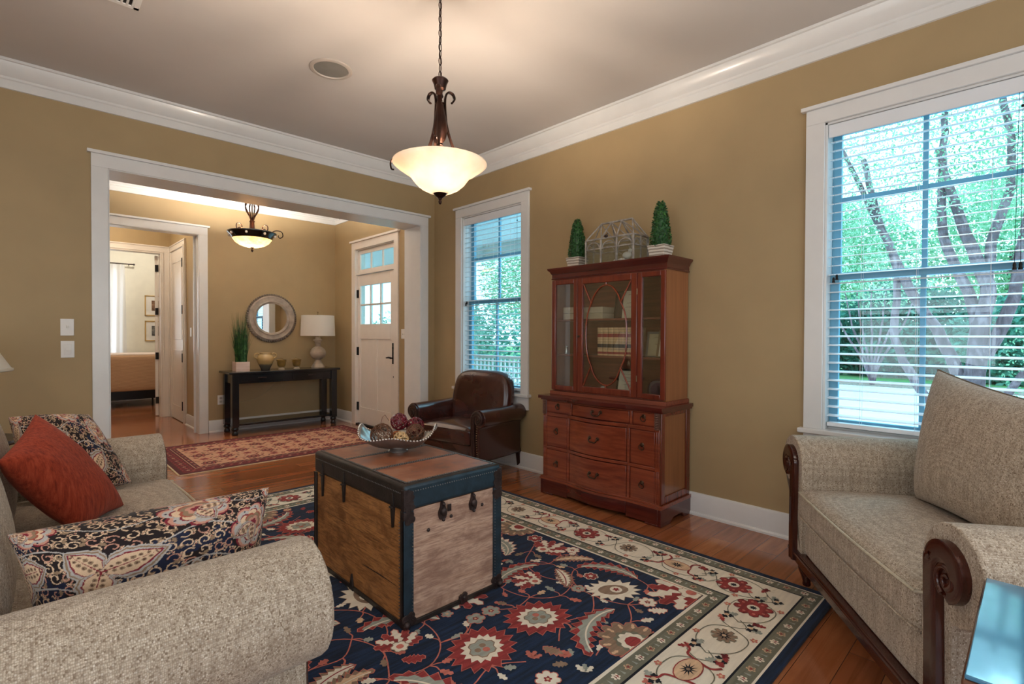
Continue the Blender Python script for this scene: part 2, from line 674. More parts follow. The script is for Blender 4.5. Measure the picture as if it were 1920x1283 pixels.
casing_y('trim_100', FY, -1, OX0, OX1, OZ, depth=(FY - .015, FY2 + .015))
casing_y('trim_101', FY2, 1, OX0, OX1, OZ)
casing_y('trim_102', HY, -1, HX0, HX1, HZ, depth=(HY - .015, HY2 + .015))
casing_y('trim_103', HY2, 1, HX0, HX1 - .03, HZ, wd=.04, cap=False)
# bedroom door casing seen from the hall, with its profiled edge
b = MB()
b.box(BD1, BD1 + .095, 8.982, 9.0, 0, BDZ).box(BD0 - .095, BD0, 8.982, 9.0, 0, BDZ).box(BD0 - .095, BD1 + .095, 8.982, 9.0, BDZ, BDZ + .095)
for o0, o1, t_ in ((.0, .02, .012), (.075, .094, .010)):
    b.box(BD1 + o0 + .001, BD1 + o1, 8.982 - t_, 8.9825, 0, BDZ + o0).box(BD0 - .09, BD1 + o1, 8.982 - t_, 8.9825, BDZ + o0 + .001, BDZ + o1)
b.box(BD1 - .018, BD1 - .0005, 8.975, 9.13, 0, BDZ)
b.box(BD0 + .0005, BD0 + .018, 8.975, 9.13, 0, BDZ)
b.box(BD0 + .018, BD1 - .018, 8.975, 9.13, BDZ - .018, BDZ - .0005)
struct(b.build('trim_104', M_door, bevel=0.003))

M_hinge = plain('flat_black_hinge', C(18, 14, 14), .7)
# bedroom door: slab swung open into the bedroom, edge on
d2 = sthing('door_2')
MB().prism([(BD1 - .020, 9.145), (BD1 + .115, 9.96), (BD1 + .076, 9.966), (BD1 - .060, 9.151)], .01, BDZ - .03, 'xy').build('door_slab', M_door, d2, bevel=.003)
for z in (.24, .9, 1.56, 2.2):
    b = MB()
    b.box(BD1 - .058, BD1 - .018, 9.128, 9.142, z - .05, z + .05)
    b.tube([(BD1 - .03, 9.125, z - .05), (BD1 - .03, 9.125, z + .05)], .008, 8)
    b.build('hinge', M_hinge, d2)

# closet door in the hall's right wall
d3 = sthing('door_3')
b = MB()
X = 1.64
b.box(X - .018, X, 8.0, 8.095, 0, 2.42).box(X - .018, X, 8.0, 8.97, 2.42, 2.515).box(X - .018, X, 8.885, 8.97, 0, 2.42)
b.box(X - .030, X - .0175, 8.075, 8.0945, 0, 2.421).box(X - .028, X - .0175, 8.001, 8.02, 0, 2.494).box(X - .028, X - .0175, 8.001, 8.969, 2.495, 2.514).box(X - .030, X - .0175, 8.075, 8.905, 2.4215, 2.44)
b.build('casing', M_door, d3, bevel=.003)
b = MB()
b.box(X - .012, X - .001, 8.095, 8.885, .01, 2.42)
for z0, z1 in ((.2, 1.0), (1.15, 2.25)):
    b.box(X - .018, X - .012, 8.2, 8.21, z0, z1).box(X - .018, X - .012, 8.77, 8.78, z0, z1)
    b.box(X - .018, X - .012, 8.2, 8.78, z0, z0 + .01).box(X - .018, X - .012, 8.2, 8.78, z1 - .01, z1)
b.build('door_slab', M_door, d3, bevel=.002)
for z in (.24, .9, 1.56, 2.2):
    b = MB()
    b.box(X - .034, X - .012, 8.085, 8.135, z - .06, z + .06)
    b.build('hinge', M_hinge, d3)

# ---- front door with transom
d1 = sthing('door_1')
DY0, DY1 = 5.485, 6.525
b = MB()
b.box(RX - .02, RX, DY0 - .075, DY0 + .02, 0, 2.40).box(RX - .02, RX, DY1 - .02, DY1 + .075, 0, 2.40)
b.box(RX - .02, RX, DY0 - .075, DY1 + .075, 2.40, 2.475).box(RX - .02, RX, DY0 + .02, DY1 - .02, 2.38, 2.40)
b.box(RX - .04, RX, DY0 - .1, DY1 + .1, 2.475, 2.50)
b.rect_frame('x', RX + .0005, RX + .13, DY0, DY1, 0, 2.4, .02, .0001, .03)
b.box(RX + .0, RX + .11, DY0 + .02, DY1 - .02, 2.035, 2.06)
b.build('casing', M_door, d1, bevel=.003)
# transom sash
b = MB()
a0, a1 = DY0 + .02, DY1 - .02
b.rect_frame('x', RX + .03, RX + .07, a0, a1, 2.0605, 2.3695, .055, .045, .055)
for y in (5.86, 6.16): b.box(RX + .035, RX + .065, y - .012, y + .012, 2.1, 2.32)
b.build('transom_sash', M_door, d1, bevel=.002)
MB().box(RX + .048, RX + .052, 5.55, 6.47, 2.1, 2.32).build('transom_pane', M_glass, d1, smooth=False)
# slab
b = MB()
sx0, sx1 = RX + .025, RX + .068
b.box(sx0, sx1, a0 + .003, 5.65, 0.02, 2.03).box(sx0, sx1, 6.44, a1 - .003, 0.02, 2.03)
b.box(sx0, sx1, 5.65, 6.44, 1.885, 2.03).box(sx0, sx1, 5.65, 6.44, 1.165, 1.365).box(sx0, sx1, 5.65, 6.44, .02, .24)
b.box(sx0, sx1, 5.99, 6.095, .24, 1.165)
b.box(sx0 + .012, sx1 - .01, 5.65, 5.99, .24, 1.165).box(sx0 + .012, sx1 - .01, 6.095, 6.44, .24, 1.165)
for y in (5.913, 6.177): b.box(sx0 + .006, sx1 - .006, y - .011, y + .011, 1.365, 1.885)
b.box(sx0 + .006, sx1 - .006, 5.65, 6.44, 1.613, 1.637)
b.build('door_slab', M_door, d1, bevel=.003)
MB().box(RX + .044, RX + .048, 5.64, 6.45, 1.36, 1.89).build('door_pane', M_glass, d1, smooth=False)
b = MB()
b.box(sx0 - .016, sx0, 5.540, 5.590, .86, 1.12)
b.tube([(sx0 - .01, 5.568, .935), (sx0 - .045, 5.568, .935)], .009, 10)
b.tube([(sx0 - .045, 5.565, .935), (sx0 - .047, 5.62, .94), (sx0 - .045, 5.68, .935)], [.012, .011, .009], 8)
b.sphere((sx0 - .016, 5.568, 1.06), .013, 10, 6)
b.build('door_handle', M_black, d1, bevel=.002)
MB().lathe([(.012, 0), (.012, .006), (.006, .008)], (sx0 - .008, 5.57, .70), 12, axis='x').build('door_stop_button', M_black, d1)
for z in (.25, 1.0, 1.78):
    b = MB()
    b.box(sx0 - .01, sx0 + .002, 6.475, 6.515, z - .055, z + .055)
    b.tube([(sx0 - .012, 6.508, z - .055), (sx0 - .012, 6.508, z + .055)], .008, 8)
    b.build('hinge', M_black, d1)
MB().box(RX - .01, RX + .13, DY0 + .02, DY1 - .02, 0.0, .018).build('threshold', M_black, d1)

# ---- double-hung windows


def window(name, y0, y1, z0=WZ0, z1=WZ1):
    wdw = sthing(name)
    b = MB()
    cw = .095
    b.box(RX - .02, RX, y0 - cw, y0, z0, z1).box(RX - .02, RX, y1, y1 + cw, z0, z1)
    b.box(RX - .02, RX, y0 - cw, y1 + cw, z1, z1 + .085)
    b.box(RX - .038, RX, y0 - cw - .024, y1 + cw + .024, z1 + .085, z1 + .107)
    b.build('casing', M_trim, wdw, bevel=.002)
    MB().box(RX - .05, RX + .06, y0 - cw - .025, y1 + cw + .025, z0 - .028, z0).build('stool', M_trim, wdw, bevel=.006)
    MB().box(RX - .018, RX, y0 - cw, y1 + cw, z0 - .145, z0 - .028).build('apron', M_trim, wdw, bevel=.003)
    b = MB()
    b.box(RX, RX + .139, y0, y0 + .012, z0, z1).box(RX, RX + .139, y1 - .012, y1, z0, z1)
    b.box(RX, RX + .139, y0, y1, z1 - .012, z1).box(RX + .06, RX + .145, y0, y1, z0 - .03, z0 + .01)
    b.build('jamb', M_trim, wdw, bevel=.001)
    zm = 1.565
    ym = (y0 + y1) / 2
    # upper sash outside, lower sash inside
    for nm, xa, za, zb in (('upper_sash', RX + .108, zm - .02, z1 - .012), ('lower_sash', RX + .078, z0 + .01, zm + .02)):
        b = MB()
        st = .045
        b.rect_frame('x', xa, xa + .03, y0 + .012, y1 - .012, za, zb, st, .045, .04)
        b.box(xa + .006, xa + .024, ym - .012, ym + .012, za + .04, zb - .035)
        if nm == 'upper_sash':
            b.box(xa + .0065, xa + .0235, y0 + .05, ym - .0115, 2.0, 2.024).box(xa + .0065, xa + .0235, ym + .0115, y1 - .05, 2.0, 2.024)
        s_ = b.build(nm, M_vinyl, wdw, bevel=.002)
        MB().box(xa + .013, xa + .017, y0 + .05, y1 - .05, za + .03, zb - .03).build('pane', M_glass, s_, smooth=False)
    return wdw


window('window_1', *WIN[0])
window('window_2', *WIN[1])


def blind(y0, y1, label, tassel_side):
    t = thing('window_blind', label, 'blind', (RX + .045, (y0 + y1) / 2, WZ1 - .012), group=None)
    hw = (y1 - y0) / 2 - .016
    top = 0.0
    b = MB().box(-.038, -.026, -hw - .002, hw + .002, -.075, -.002)
    b.box(-.026, .026, -hw, hw, -.05, -.004)
    b.build('valance', M_slat, t, bevel=.003)
    b = MB()
    z = -.095
    zb = WZ0 - (WZ1 - .012) + .03
    n = 0
    tilt = -math.radians(9)
    c, s = math.cos(tilt), math.sin(tilt)
    while z > zb + .02:
        pts = [(-.025, 0.0), (-.012, .003), (.012, .003), (.025, 0), (.025, -.0022), (.012, .001), (-.012, .001), (-.025, -.0022)]
        pts = [(x * c + q * s, z - x * s + q * c) for x, q in pts]
        b.prism(pts, -hw, hw, 'xz')
        z -= .0505
        n += 1
    fixn(b.build('slat_panel', M_slat, t, smooth=False))
    MB().box(-.026, .026, -hw, hw, zb - .012, zb + .012).build('bottom_rail', M_slat, t, bevel=.004)
    for k, yy in enumerate((-hw * .62, hw * .0 + (.02 if tassel_side > 0 else -.02), hw * .62)):
        b = MB()
        for dx in (-.026, .026):
            b.tube([(dx, yy, -.05), (dx, yy, zb)], .0009, 5)
        b.build('ladder_cord', M_slat, t, smooth=False)
    # lift cords with a knot and two tassels, tilt cords on the other side
    b = MB()
    yy = -hw * .86
    b.tube([(-.034, yy, -.04), (-.036, yy, -.87)], .0011, 5)
    b.tube([(-.034, yy + .012, -.04), (-.036, yy + .02, -.87)], .0011, 5)
    b.sphere((-.036, yy, -.14), .007, 8, 6)
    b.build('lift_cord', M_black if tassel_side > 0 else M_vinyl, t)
    b = MB()
    for q in (yy, yy + .02):
        b.lathe([(.004, .02), (.007, .008), (.006, 0), (.009, -.014), (.0, -.015)], (-.036, q, -.88), 8)
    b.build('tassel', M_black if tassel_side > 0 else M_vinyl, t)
    b = MB()
    b.tube([(-.034, hw - .03, -.04), (-.036, hw - .03, -.88)], .0009, 5)
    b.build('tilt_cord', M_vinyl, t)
    b = MB()
    b.lathe([(.004, .018), (.007, .008), (.006, 0), (.009, -.012), (.0, -.013)], (-.036, hw - .03, -.89), 8)
    b.lathe([(.004, .018), (.007, .008), (.006, 0), (.009, -.012), (.0, -.013)], (-.036, hw - .046, -.875), 8)
    b.build('tassel', M_black, t)
    return t


blind(WIN[0][0], WIN[0][1], 'white slatted blind hanging in the large window behind the beige armchair', 1)
blind(WIN[1][0], WIN[1][1], 'white slatted blind hanging in the window behind the brown leather chair', -1)

# unseen windows added to fill the room with daylight (simple frames, open holes)
for i, (a0, a1) in enumerate(((-1.9, -0.5), (-0.2, 1.3), (1.6, 3.0))):
    w_ = sthing('window_%d' % (i + 3))
    b = MB()
    b.box(a0 - .09, a0, BY0, BY0 + .02, .4, 2.6).box(a1, a1 + .09, BY0, BY0 + .02, .4, 2.6).box(a0 - .09, a1 + .09, BY0, BY0 + .02, 2.5, 2.61).box(a0 - .09, a1 + .09, BY0, BY0 + .05, .47, .5)
    b.box(a0, a1, BY0 - .1, BY0 - .06, 1.47, 1.52).box((a0 + a1) / 2 - .03, (a0 + a1) / 2 + .03, BY0 - .1, BY0 - .06, .5, 2.5)
    b.build('frame', M_trim, w_)
for i, (a0, a1) in enumerate(((-1.6, -0.1), (0.4, 1.9))):
    w_ = sthing('window_%d' % (i + 6))
    b = MB()
    b.box(BX0, BX0 + .02, a0 - .09, a0, .5, 2.6).box(BX0, BX0 + .02, a1, a1 + .09, .5, 2.6).box(BX0, BX0 + .02, a0 - .09, a1 + .09, 2.5, 2.61).box(BX0, BX0 + .05, a0 - .09, a1 + .09, .57, .6)
    b.box(BX0 - .1, BX0 - .06, a0, a1, 1.5, 1.55).box(BX0 - .1, BX0 - .06, (a0 + a1) / 2 - .03, (a0 + a1) / 2 + .03, .6, 2.5)
    b.build('frame', M_trim, w_)

# bedroom window
w_ = sthing('window_8')
b = MB()
b.box(.16, .25, 11.58, 11.6, .66, 2.44).box(1.25, 1.34, 11.58, 11.6, .66, 2.44).box(.16, 1.34, 11.58, 11.6, 2.35, 2.46).box(.16, 1.34, 11.56, 11.6, .72, .75)
b.box(.25, 1.25, 11.64, 11.67, 1.53, 1.57).box(.735, .765, 11.64, 11.67, .75, 2.35)
b.build('frame', M_trim, w_)

# ---- small fixtures on walls and ceiling
t = thing('light_switch', 'white toggle light switch plate on the olive wall, above the round dimmer', 'light switch', (.248, FY, 1.267))
MB().box(-.036, .036, -.006, 0, -.058, .058).build('plate', M_plastic, t, bevel=.002)
MB().box(-.005, .005, -.018, -.005, -.004, .014).build('toggle', M_plastic, t, bevel=.001)
t = thing('dimmer_switch', 'white dimmer plate with a round knob on the olive wall below the toggle switch', 'light switch', (.249, FY, 1.115))
MB().box(-.036, .036, -.006, 0, -.058, .058).box(-.02, .02, -.008, -.005, -.036, .036).build('plate', M_plastic, t, bevel=.002)
MB().lathe([(.012, 0), (.012, .014), (.009, .018), (0, .018)], (0, -.026, -.0), 16, axis='y').build('knob', M_plastic, t, rot=(0, 0, 0))
t = thing('light_switch', 'white double light switch on the wall beside the front door', 'light switch', (RX, 5.30, 1.235))
MB().box(-.006, 0, -.058, .058, -.058, .058).build('plate', M_plastic, t, bevel=.002)
for q in (-.022, .022): MB().box(-.018, -.005, q - .005, q + .005, -.012, .004).build('toggle', M_plastic, t, bevel=.001)
t = thing('wall_outlet', 'white power outlet low on the foyer wall left of the console table', 'outlet', (1.83, HY, .40))
MB().box(-.036, .036, -.006, 0, -.058, .058).build('plate', M_plastic, t, bevel=.002)
b = MB()
for z in (-.022, .022): b.box(-.014, .014, -.012, -.005, z - .014, z + .014)
b.build('socket', plain('outlet_grey', C(170, 166, 160), .4), t, bevel=.003)
t = thing('light_switch', 'small white switch on the hall wall beyond the foyer opening', 'light switch', (1.64, 7.75, 1.25))
MB().box(-.006, 0, -.036, .036, -.058, .058).build('plate', M_plastic, t, bevel=.002)

t = thing('ceiling_speaker', 'round white in-ceiling speaker with a grey grille, left of the pendant lamp', 'speaker', (1.507, 3.292, H))
MB().lathe([(.135, 0), (.135, -.006), (.128, -.010), (.112, -.010), (.108, -.004), (.108, 0)], seg=48).build('rim', plain('greyish_speaker_rim', C(186, 176, 166), .5), t)
MB().lathe([(.108, -.003), (.05, -.0045), (0, -.005)], seg=32).build('grille', plain('speaker_grille', C(128, 126, 120), .7, bump=.5, bscale=500), t)
t = thing('ceiling_vent', 'white ceiling air vent with dark slots at the top left edge', 'vent', (.335, 3.33, H))
b = MB()
b.box(-.15, .15, -.1, -.075, -.008, 0).box(-.15, .15, .075, .1, -.008, 0).box(-.15, -.125, -.1, .1, -.008, 0).box(.125, .15, -.1, .1, -.008, 0)
for k in range(11): b.box(-.125 + k * .024, -.115 + k * .024, -.08, .08, -.008, -.001)
b.build('grille', M_plastic, t, bevel=.001)
MB().box(-.126, .126, -.078, .078, -.002, 0).build('duct', M_black, t)
# ================================================================ UPHOLSTERED FURNITURE


def arm_profile(a, z0, H_, r, pt, flat=0.0, n=18):
    """cross-section of a rolled arm: s=0 is the inner face, outward positive"""
    zc = H_ - r
    P = [(0.0, z0), (0.0, zc - .12), (0.004, zc - .04)]
    cx = a + r
    for i in range(n + 1):
        th = math.radians(180 - (180 + 125) * i / n)
        P.append((cx + (r + flat) * math.cos(th) - (a if th > PI / 2 else 0) * 0, zc + r * math.sin(th)))
    P += [(a + pt + .01, zc - r * .92), (a + pt, zc - r * 1.2), (a + pt, z0)]
    return P


def scroll_wood(side, zbase, H_, r, w0, th, a=0.0, flat=0.0, sx=0.0, inset=.03):
    """the carved wood facing on the front of a rolled arm; returns an MB in local coords (x lateral)"""
    zc = H_ - r
    cx = a + r
    rr = r - inset
    cl = [(sx + .0, zbase), (sx + .002, zbase + .12), (sx + .0, (zbase + zc) / 2 + .02), (sx - .004 + .0, zc - .10)]
    cl = [(x, z) for x, z in cl]
    arc = []
    for i in range(25):
        th_ = math.radians(172 - (172 + 70) * i / 24)
        k = 1 - .22 * (i / 24)
        arc.append((cx + (rr - w0 * .35) * k * math.cos(th_), zc + (rr - w0 * .35) * k * math.sin(th_)))
    pts = smoothpts([(p[0], p[1], 0) for p in cl + arc], 3)
    n = len(pts)
    L, R = [], []
    for i, p in enumerate(pts):
        t = (pts[min(i + 1, n - 1)] - pts[max(i - 1, 0)]).normalized()
        q = Vector((-t.y, t.x, 0))
        f = i / (n - 1)
        w = w0 * (1.0 if f < .45 else 1.0 - .15 * (f - .45) / .55)
        L.append(p + q * w / 2)
        R.append(p - q * w / 2)
    b = MB()
    vs, fs = [], []
    for i in range(n):
        for (p, y) in ((L[i], 0), (L[i], th * .8), ((L[i] + pts[i] * 1) / 2, th), (pts[i], th * .82), ((R[i] + pts[i]) / 2, th), (R[i], th * .8), (R[i], 0)):
            vs.append((side * p.x, y, p.y))
    m = 7
    for i in range(n - 1):
        for k in range(m):
            l = (k + 1) % m
            fs.append((i * m + k, i * m + l, (i + 1) * m + l, (i + 1) * m + k))
    fs.append(tuple(range(m)))
    fs.append(tuple((n - 1) * m + k for k in range(m)))
    b.add(vs, fs)
    # spiral eye
    ex, ez = cx + .012, zc - .012
    k = rr * .62
    b.T = Matrix.Translation((side * ex, 0, ez))
    b.lathe([(k, 0), (k, th * .7), (k * .85, th * .8), (k * .7, th * .6), (0, th * .6)], (0, 0, 0), 26, axis='y')
    b.T = None
    sp = spiral(ex, ez, k * .85, k * .16, 250, 250 - 560, 44)
    b.tube([(side * x, th * .72, z) for x, z in sp], [.011 * (1 - .45 * i / 44) * (w0 / .07) for i in range(45)], 8)
    return b


def sofa_like(root, width, depth, arm_r, arm_H, seats, fabric, wood_m, pipe, seat_z=.50, back_h=.80, arm_len=None, crown=.03, wth=.026, winset=.050):
    """origin: centre of the front at the floor, +y is forward (front face y=0), back at y=-depth"""
    hw = width / 2          # lateral of the inner faces of the arms
    pt = .125
    for side in (-1, 1):
        prof = arm_profile(0.0, .17, arm_H, arm_r, pt)
        b = MB()
        b.prism([(side * (hw + s), z) for s, z in prof], -(arm_len or depth - .03), -.0, 'xz')
        o = b.build('arm', fabric, root, bevel=.022, bseg=3)
        fixn(o)
        o = scroll_wood(side, .12, arm_H, arm_r, .058, wth, sx=.078, inset=winset).build('arm_scroll', wood_m, root, loc=(side * hw, 0, 0), angle=55)
        fixn(o)
    b = MB()
    b.rbox(-hw - .02, hw + .02, -depth + .06, -.012, .17, seat_z - .165, .02, 6)
    b.build('seat_base', fabric, root)
    b = MB()
    e = hw + pt + .01
    b.box(-e, e, -.05, .012, .115, .172).box(-e, e, -.02, .02, .15, .165)
    b.box(-e, -e + .04, -depth + .05, 0, .115, .172).box(e - .04, e, -depth + .05, 0, .115, .172)
    b.box(-e, e, -depth + .03, -depth + .07, .115, .172)
    b.build('base_rail', wood_m, root, bevel=.005)
    for sx in (-1, 1):
        for yy in (-.045, -depth + .08):
            MB().lathe([(.016, 0 if yy > -.1 else -.015), (.019, .006), (.017, .02), (.025, .045), (.036, .075), (.038, .09), (.028, .105), (.026, .118)], (sx * (hw + .06), yy, 0), 18).build('leg', wood_m, root)
    # back
    b = MB()
    bh = back_h
    prof = [(-depth + .10 - .0, .17), (-depth + .24, .17), (-depth + .17, bh - .08), (-depth + .13, bh - .01), (-depth + .07, bh + .01), (-depth + .0, bh - .02), (-depth - .03, bh - .08), (-depth + .0, bh - .16), (-depth + .03, .4), (-depth + .05, .17)]
    prof = [(p[0], p[1]) for p in smoothpts([(a, c_, 0) for a, c_ in prof[1:]], 3)] + [prof[0]]
    prof = [(a, z) for a, z in prof]
    b.prism(prof, -hw - .05, hw + .05, 'yz')
    fixn(b.build('backrest', fabric, root, bevel=.02))
    # seat cushions
    n = seats
    w = 2 * hw / n
    for i in range(n):
        x0, x1 = -hw + i * w + .004, -hw + (i + 1) * w - .004
        y0, y1 = -depth + .26, .012
        z0, z1 = seat_z - .165, seat_z
        b = MB().rbox(x0, x1, y0, y1, z0, z1 - .012, .028, 12, crown=crown, belly=.012)
        c_ = b.build('seat_cushion', fabric, root, angle=180)
        m = .010
        for zz in (z0 + .022, z1 - .034):
            pts = []
            for (ax, ay) in ((x0 + .028, y1), (x1 - .028, y1)):
                pts.append((ax, ay + .004))
            pp = [(x0 - .001, y0 + .05), (x0 - .001, y1 - .04), (x0 + .012, y1 - .006), (x0 + .05, y1 + .004), ((x0 + x1) / 2, y1 + .015), (x1 - .05, y1 + .004), (x1 - .012, y1 - .006), (x1 + .001, y1 - .04), (x1 + .001, y0 + .05)]
            p3 = smoothpts([(x, y, zz) for x, y in pp], 5)
            MB().tube(p3, .0048 if zz > z0 + .05 else .004, 6).build('piping', pipe if zz > z0 + .05 else fabric, c_)


def pillow(name, q, th, mat, parent=None, nu=40, nv=40, pinch=.06, colfn=None, power=.55, ears=.0, wrinkle=0.0, wseed=0, piping=None, cells=None, asym=0.5):
    """knife-edge pillow spanned by four 3D corners q (bl, br, tr, tl)"""
    if cells: nu, nv = cells
    Q = [Vector(p) for p in q]
    nrm = ((Q[1] - Q[0]).cross(Q[3] - Q[0]) + (Q[2] - Q[3]).cross(Q[2] - Q[1])).normalized()
    rnd = random.Random(wseed)
    ph = [rnd.uniform(0, 6) for _ in range(6)]
    us = np.linspace(-1, 1, nu + 1)
    vs_ = np.linspace(-1, 1, nv + 1)
    Tu, Tv = np.meshgrid(us, vs_, indexing='ij')
    us, vs_ = np.sin(us * PI / 2), np.sin(vs_ * PI / 2)
    Ug, Vg = np.meshgrid(us, vs_, indexing='ij')
    # edges drawn in between the corners
    uu = Ug * (1 - pinch * (1 - Vg ** 2) * np.abs(Ug) ** 2)
    vv = Vg * (1 - pinch * (1 - Ug ** 2) * np.abs(Vg) ** 2)
    a = (1 - uu) / 2
    b = (1 + uu) / 2
    c = (1 - vv) / 2
    d = (1 + vv) / 2
    P = [np.array(p) for p in Q]
    base = (a * c)[..., None] * P[0] + (b * c)[..., None] * P[1] + (b * d)[..., None] * P[2] + (a * d)[..., None] * P[3]
    prof = ((1 - np.abs(Ug) ** 2.4) * (1 - np.abs(Vg) ** 2.4)).clip(0, 1) ** power
    wr = 0
    if wrinkle:
        ang = np.arctan2(Vg, Ug)
        rad = np.sqrt(Ug ** 2 + Vg ** 2)
        wr = wrinkle * (np.sin(ang * 9 + ph[0] + 2 * rad) * rad ** 2 * .5 + np.sin(Ug * 5 + ph[1]) * np.cos(Vg * 4 + ph[2]) * .5) * (prof > 0) * np.minimum(1, prof * 2)
    N = np.array(nrm)
    top = base + N * (th * asym * prof + wr)[..., None]
    bot = base - N * (th * (1 - asym) * prof)[..., None]
    V = np.concatenate([top.reshape(-1, 3), bot.reshape(-1, 3)])
    nn = (nu + 1) * (nv + 1)
    idx = np.arange(nn).reshape(nu + 1, nv + 1)
    f1 = np.stack([idx[:-1, :-1], idx[1:, :-1], idx[1:, 1:], idx[:-1, 1:]], -1).reshape(-1, 4)
    f2 = (f1 + nn)[:, ::-1]
    me = bpy.data.meshes.new(name)
    me.from_pydata(V.tolist(), [], np.concatenate([f1, f2]).tolist())
    me.materials.append(mat)
    if colfn is not None:
        c1 = colfn((Tu + 1) / 2, (Tv + 1) / 2).reshape(-1, 3)
        cols = np.concatenate([np.concatenate([c1, c1]), np.ones((2 * nn, 1))], 1).astype(np.float32)
        at = me.color_attributes.new('pattern', 'FLOAT_COLOR', 'POINT')
        at.data.foreach_set('color', cols.ravel())
    me.polygons.foreach_set('use_smooth', [True] * len(me.polygons))
    me.update()
    bm = bmesh.new()
    bm.from_mesh(me)
    # weld the shared rim only
    rim = set(idx[0, :]) | set(idx[-1, :]) | set(idx[:, 0]) | set(idx[:, -1])
    bm.verts.ensure_lookup_table()
    bmesh.ops.remove_doubles(bm, verts=[bm.verts[int(i)] for i in rim] + [bm.verts[int(i) + nn] for i in rim], dist=1e-5)
    bm.to_mesh(me)
    bm.free()
    o = bpy.data.objects.new(name, me)
    COL.objects.link(o)
    if parent is not None: o.parent = parent
    if piping is not None:
        ring = [tuple(top[i, 0]) for i in range(nu + 1)] + [tuple(top[nu, j]) for j in range(1, nv + 1)] + [tuple(top[i, nv]) for i in range(nu - 1, -1, -1)] + [tuple(top[0, j]) for j in range(nv - 1, 0, -1)]
        MB().tube(ring[::max(1, len(ring) // 120)], .0048, 6, closed=True).build('piping', piping, o)
    return o


# ---------------- beige armchair (chair and a half) by the large window
CH = thing('armchair', 'wide beige tweed armchair with dark carved wood scroll arms, by the large window', 'armchair', (2.262, .502, 0.0165), 0)
CH.rotation_euler = (0, 0, math.radians(34.5))   # local +y -> (-.588,.809)
sofa_like(CH, .965, .76, .132, .712, 1, M_tweed, M_mahog, M_tweed_pipe, back_h=.84, arm_len=.62)
pillow('back_cushion', [(-.42, -.44, .49), (.41, -.44, .49), (.470, -.55, 1.055), (-.46, -.56, .96)], .26, M_tweed, CH, 40, 32, .09, power=.42, wrinkle=.016, wseed=3, piping=plain('brown_grey_piping', C(110, 96, 78), .8))

# ---------------- sofa at the left
SF = thing('sofa', 'beige tweed sofa with rolled arms holding three pillows, at the left edge', 'sofa', (.533, 2.235, 0.0165), 0)
SF.rotation_euler = (0, 0, math.radians(-90))    # local +y -> world +x ; local +x -> world -y
sofa_like(SF, 1.60, .93, .145, .688, 2, M_tweed, M_mahog, M_tweed_pipe, back_h=.86, crown=.022, wth=.012, winset=.05)
for k, (xa, xb) in enumerate(((.02, .78), (-.78, -.02))):
    pillow('back_cushion', [(xa, -.605, .480), (xb, -.605, .480), (xb, -.705, .985), (xa, -.705, .985)], .21, M_tweed, SF, 26, 24, .05, power=.42, wrinkle=.010, wseed=5 + k, piping=plain('ochre_piping', C(168, 138, 86), .8), asym=.5)

# ---------------- brown leather chair
lm = Mat('brown_leather')
v = lm.coords()
f = lm.noise(v, 5, 4, .6, .5)
c_ = lm.ramp(f, [(0.3, C(50, 24, 20)), (0.55, C(66, 32, 26)), (0.75, C(80, 42, 34))])
vo = lm.new('TexVoronoi', Scale=260)
lm.l.new(v, vo.inputs['Vector'])
lm.bsdf(c_, .24, 0, lm.bump(vo.outputs['Distance'], .12, .001), .5, .5, coat_rough=.16)
M_leather = lm.m
M_dkwood = wood('dark_brown_wood', C(40, 22, 18), C(58, 32, 24), 2, .35, .2)
M_brass = plain('aged_brass', C(150, 128, 96), .35, .9)
LC = thing('leather_armchair', 'brown leather club chair with nailheads and carved scroll arms, beneath the narrow window', 'armchair', (2.665, 3.60, .015), 0)
LC.rotation_euler = (0, 0, math.radians(90 + 9))   # local +y -> (-.99,-.16)
hw, dep, aH, aR = .315, .60, .585, .075
for side in (-1, 1):
    prof = arm_profile(0, .15, aH, aR, .085)
    b = MB()
    b.prism([(side * (hw + s), z) for s, z in prof], -dep + .02, 0, 'xz')
    fixn(b.build('arm', M_leather, LC, bevel=.014, bseg=3))
    fixn(scroll_wood(side, .0, aH, aR, .042, .022, sx=.03, inset=.012).build('arm_scroll', M_dkwood, LC, loc=(side * hw, 0, 0), angle=30))
    b = MB()
    for k in range(17):
        b.sphere((side * (hw + .062 + .004 * math.sin(k * .5)), .004, .16 + k * .0195), .0052, 8, 5)
    b.build('nailheads', M_brass, LC)
    b = MB()
    b.prism([(-dep - .035, -.015), (-dep - .005, -.015), (-dep + .03, .17), (-dep - .01, .17)], side * (hw + .03), side * (hw + .07), 'yz')
    fixn(b.build('leg', M_dkwood, LC, bevel=.003))
b = MB()
b.box(-hw - .07, hw + .07, -dep + .02, -.01, .135, .165)
b.build('seat_rail', M_dkwood, LC, bevel=.004)
b = MB().rbox(-hw - .01, hw + .01, -dep + .1, -.014, .165, .29, .02, 6)
b.build('seat_base', M_leather, LC)
b = MB().rbox(-hw + .004, hw - .004, -dep + .17, .02, .27, .425, .035, 12, crown=.03, belly=.01)
sc_ = b.build('seat_cushion', M_leather, LC, angle=180)
MB().tube(smoothpts([(-hw, -.2, .40), (-hw + .004, -.02, .402), (-hw + .03, .018, .405), (0, .032, .408), (hw - .03, .018, .405), (hw - .004, -.02, .402), (hw, -.2, .40)], 5), .004, 6).build('piping', M_leather, sc_)
# back: shield outline with rounded shoulders, padded


def back_warp(p):
    z = p.z
    t = max(0, (z - .25) / .62)
    k = 1.0
    if t > .62: k = 1 - .13 * ((t - .62) / .38) ** 2
    if t < .45: k = .80 + .20 * t / .45
    x = p.x * k
    zz = z - .030 * (p.x / .32) ** 4 * max(0, t) ** 2
    yy = p.y - .10 * t + .02
    return (x, yy, zz)


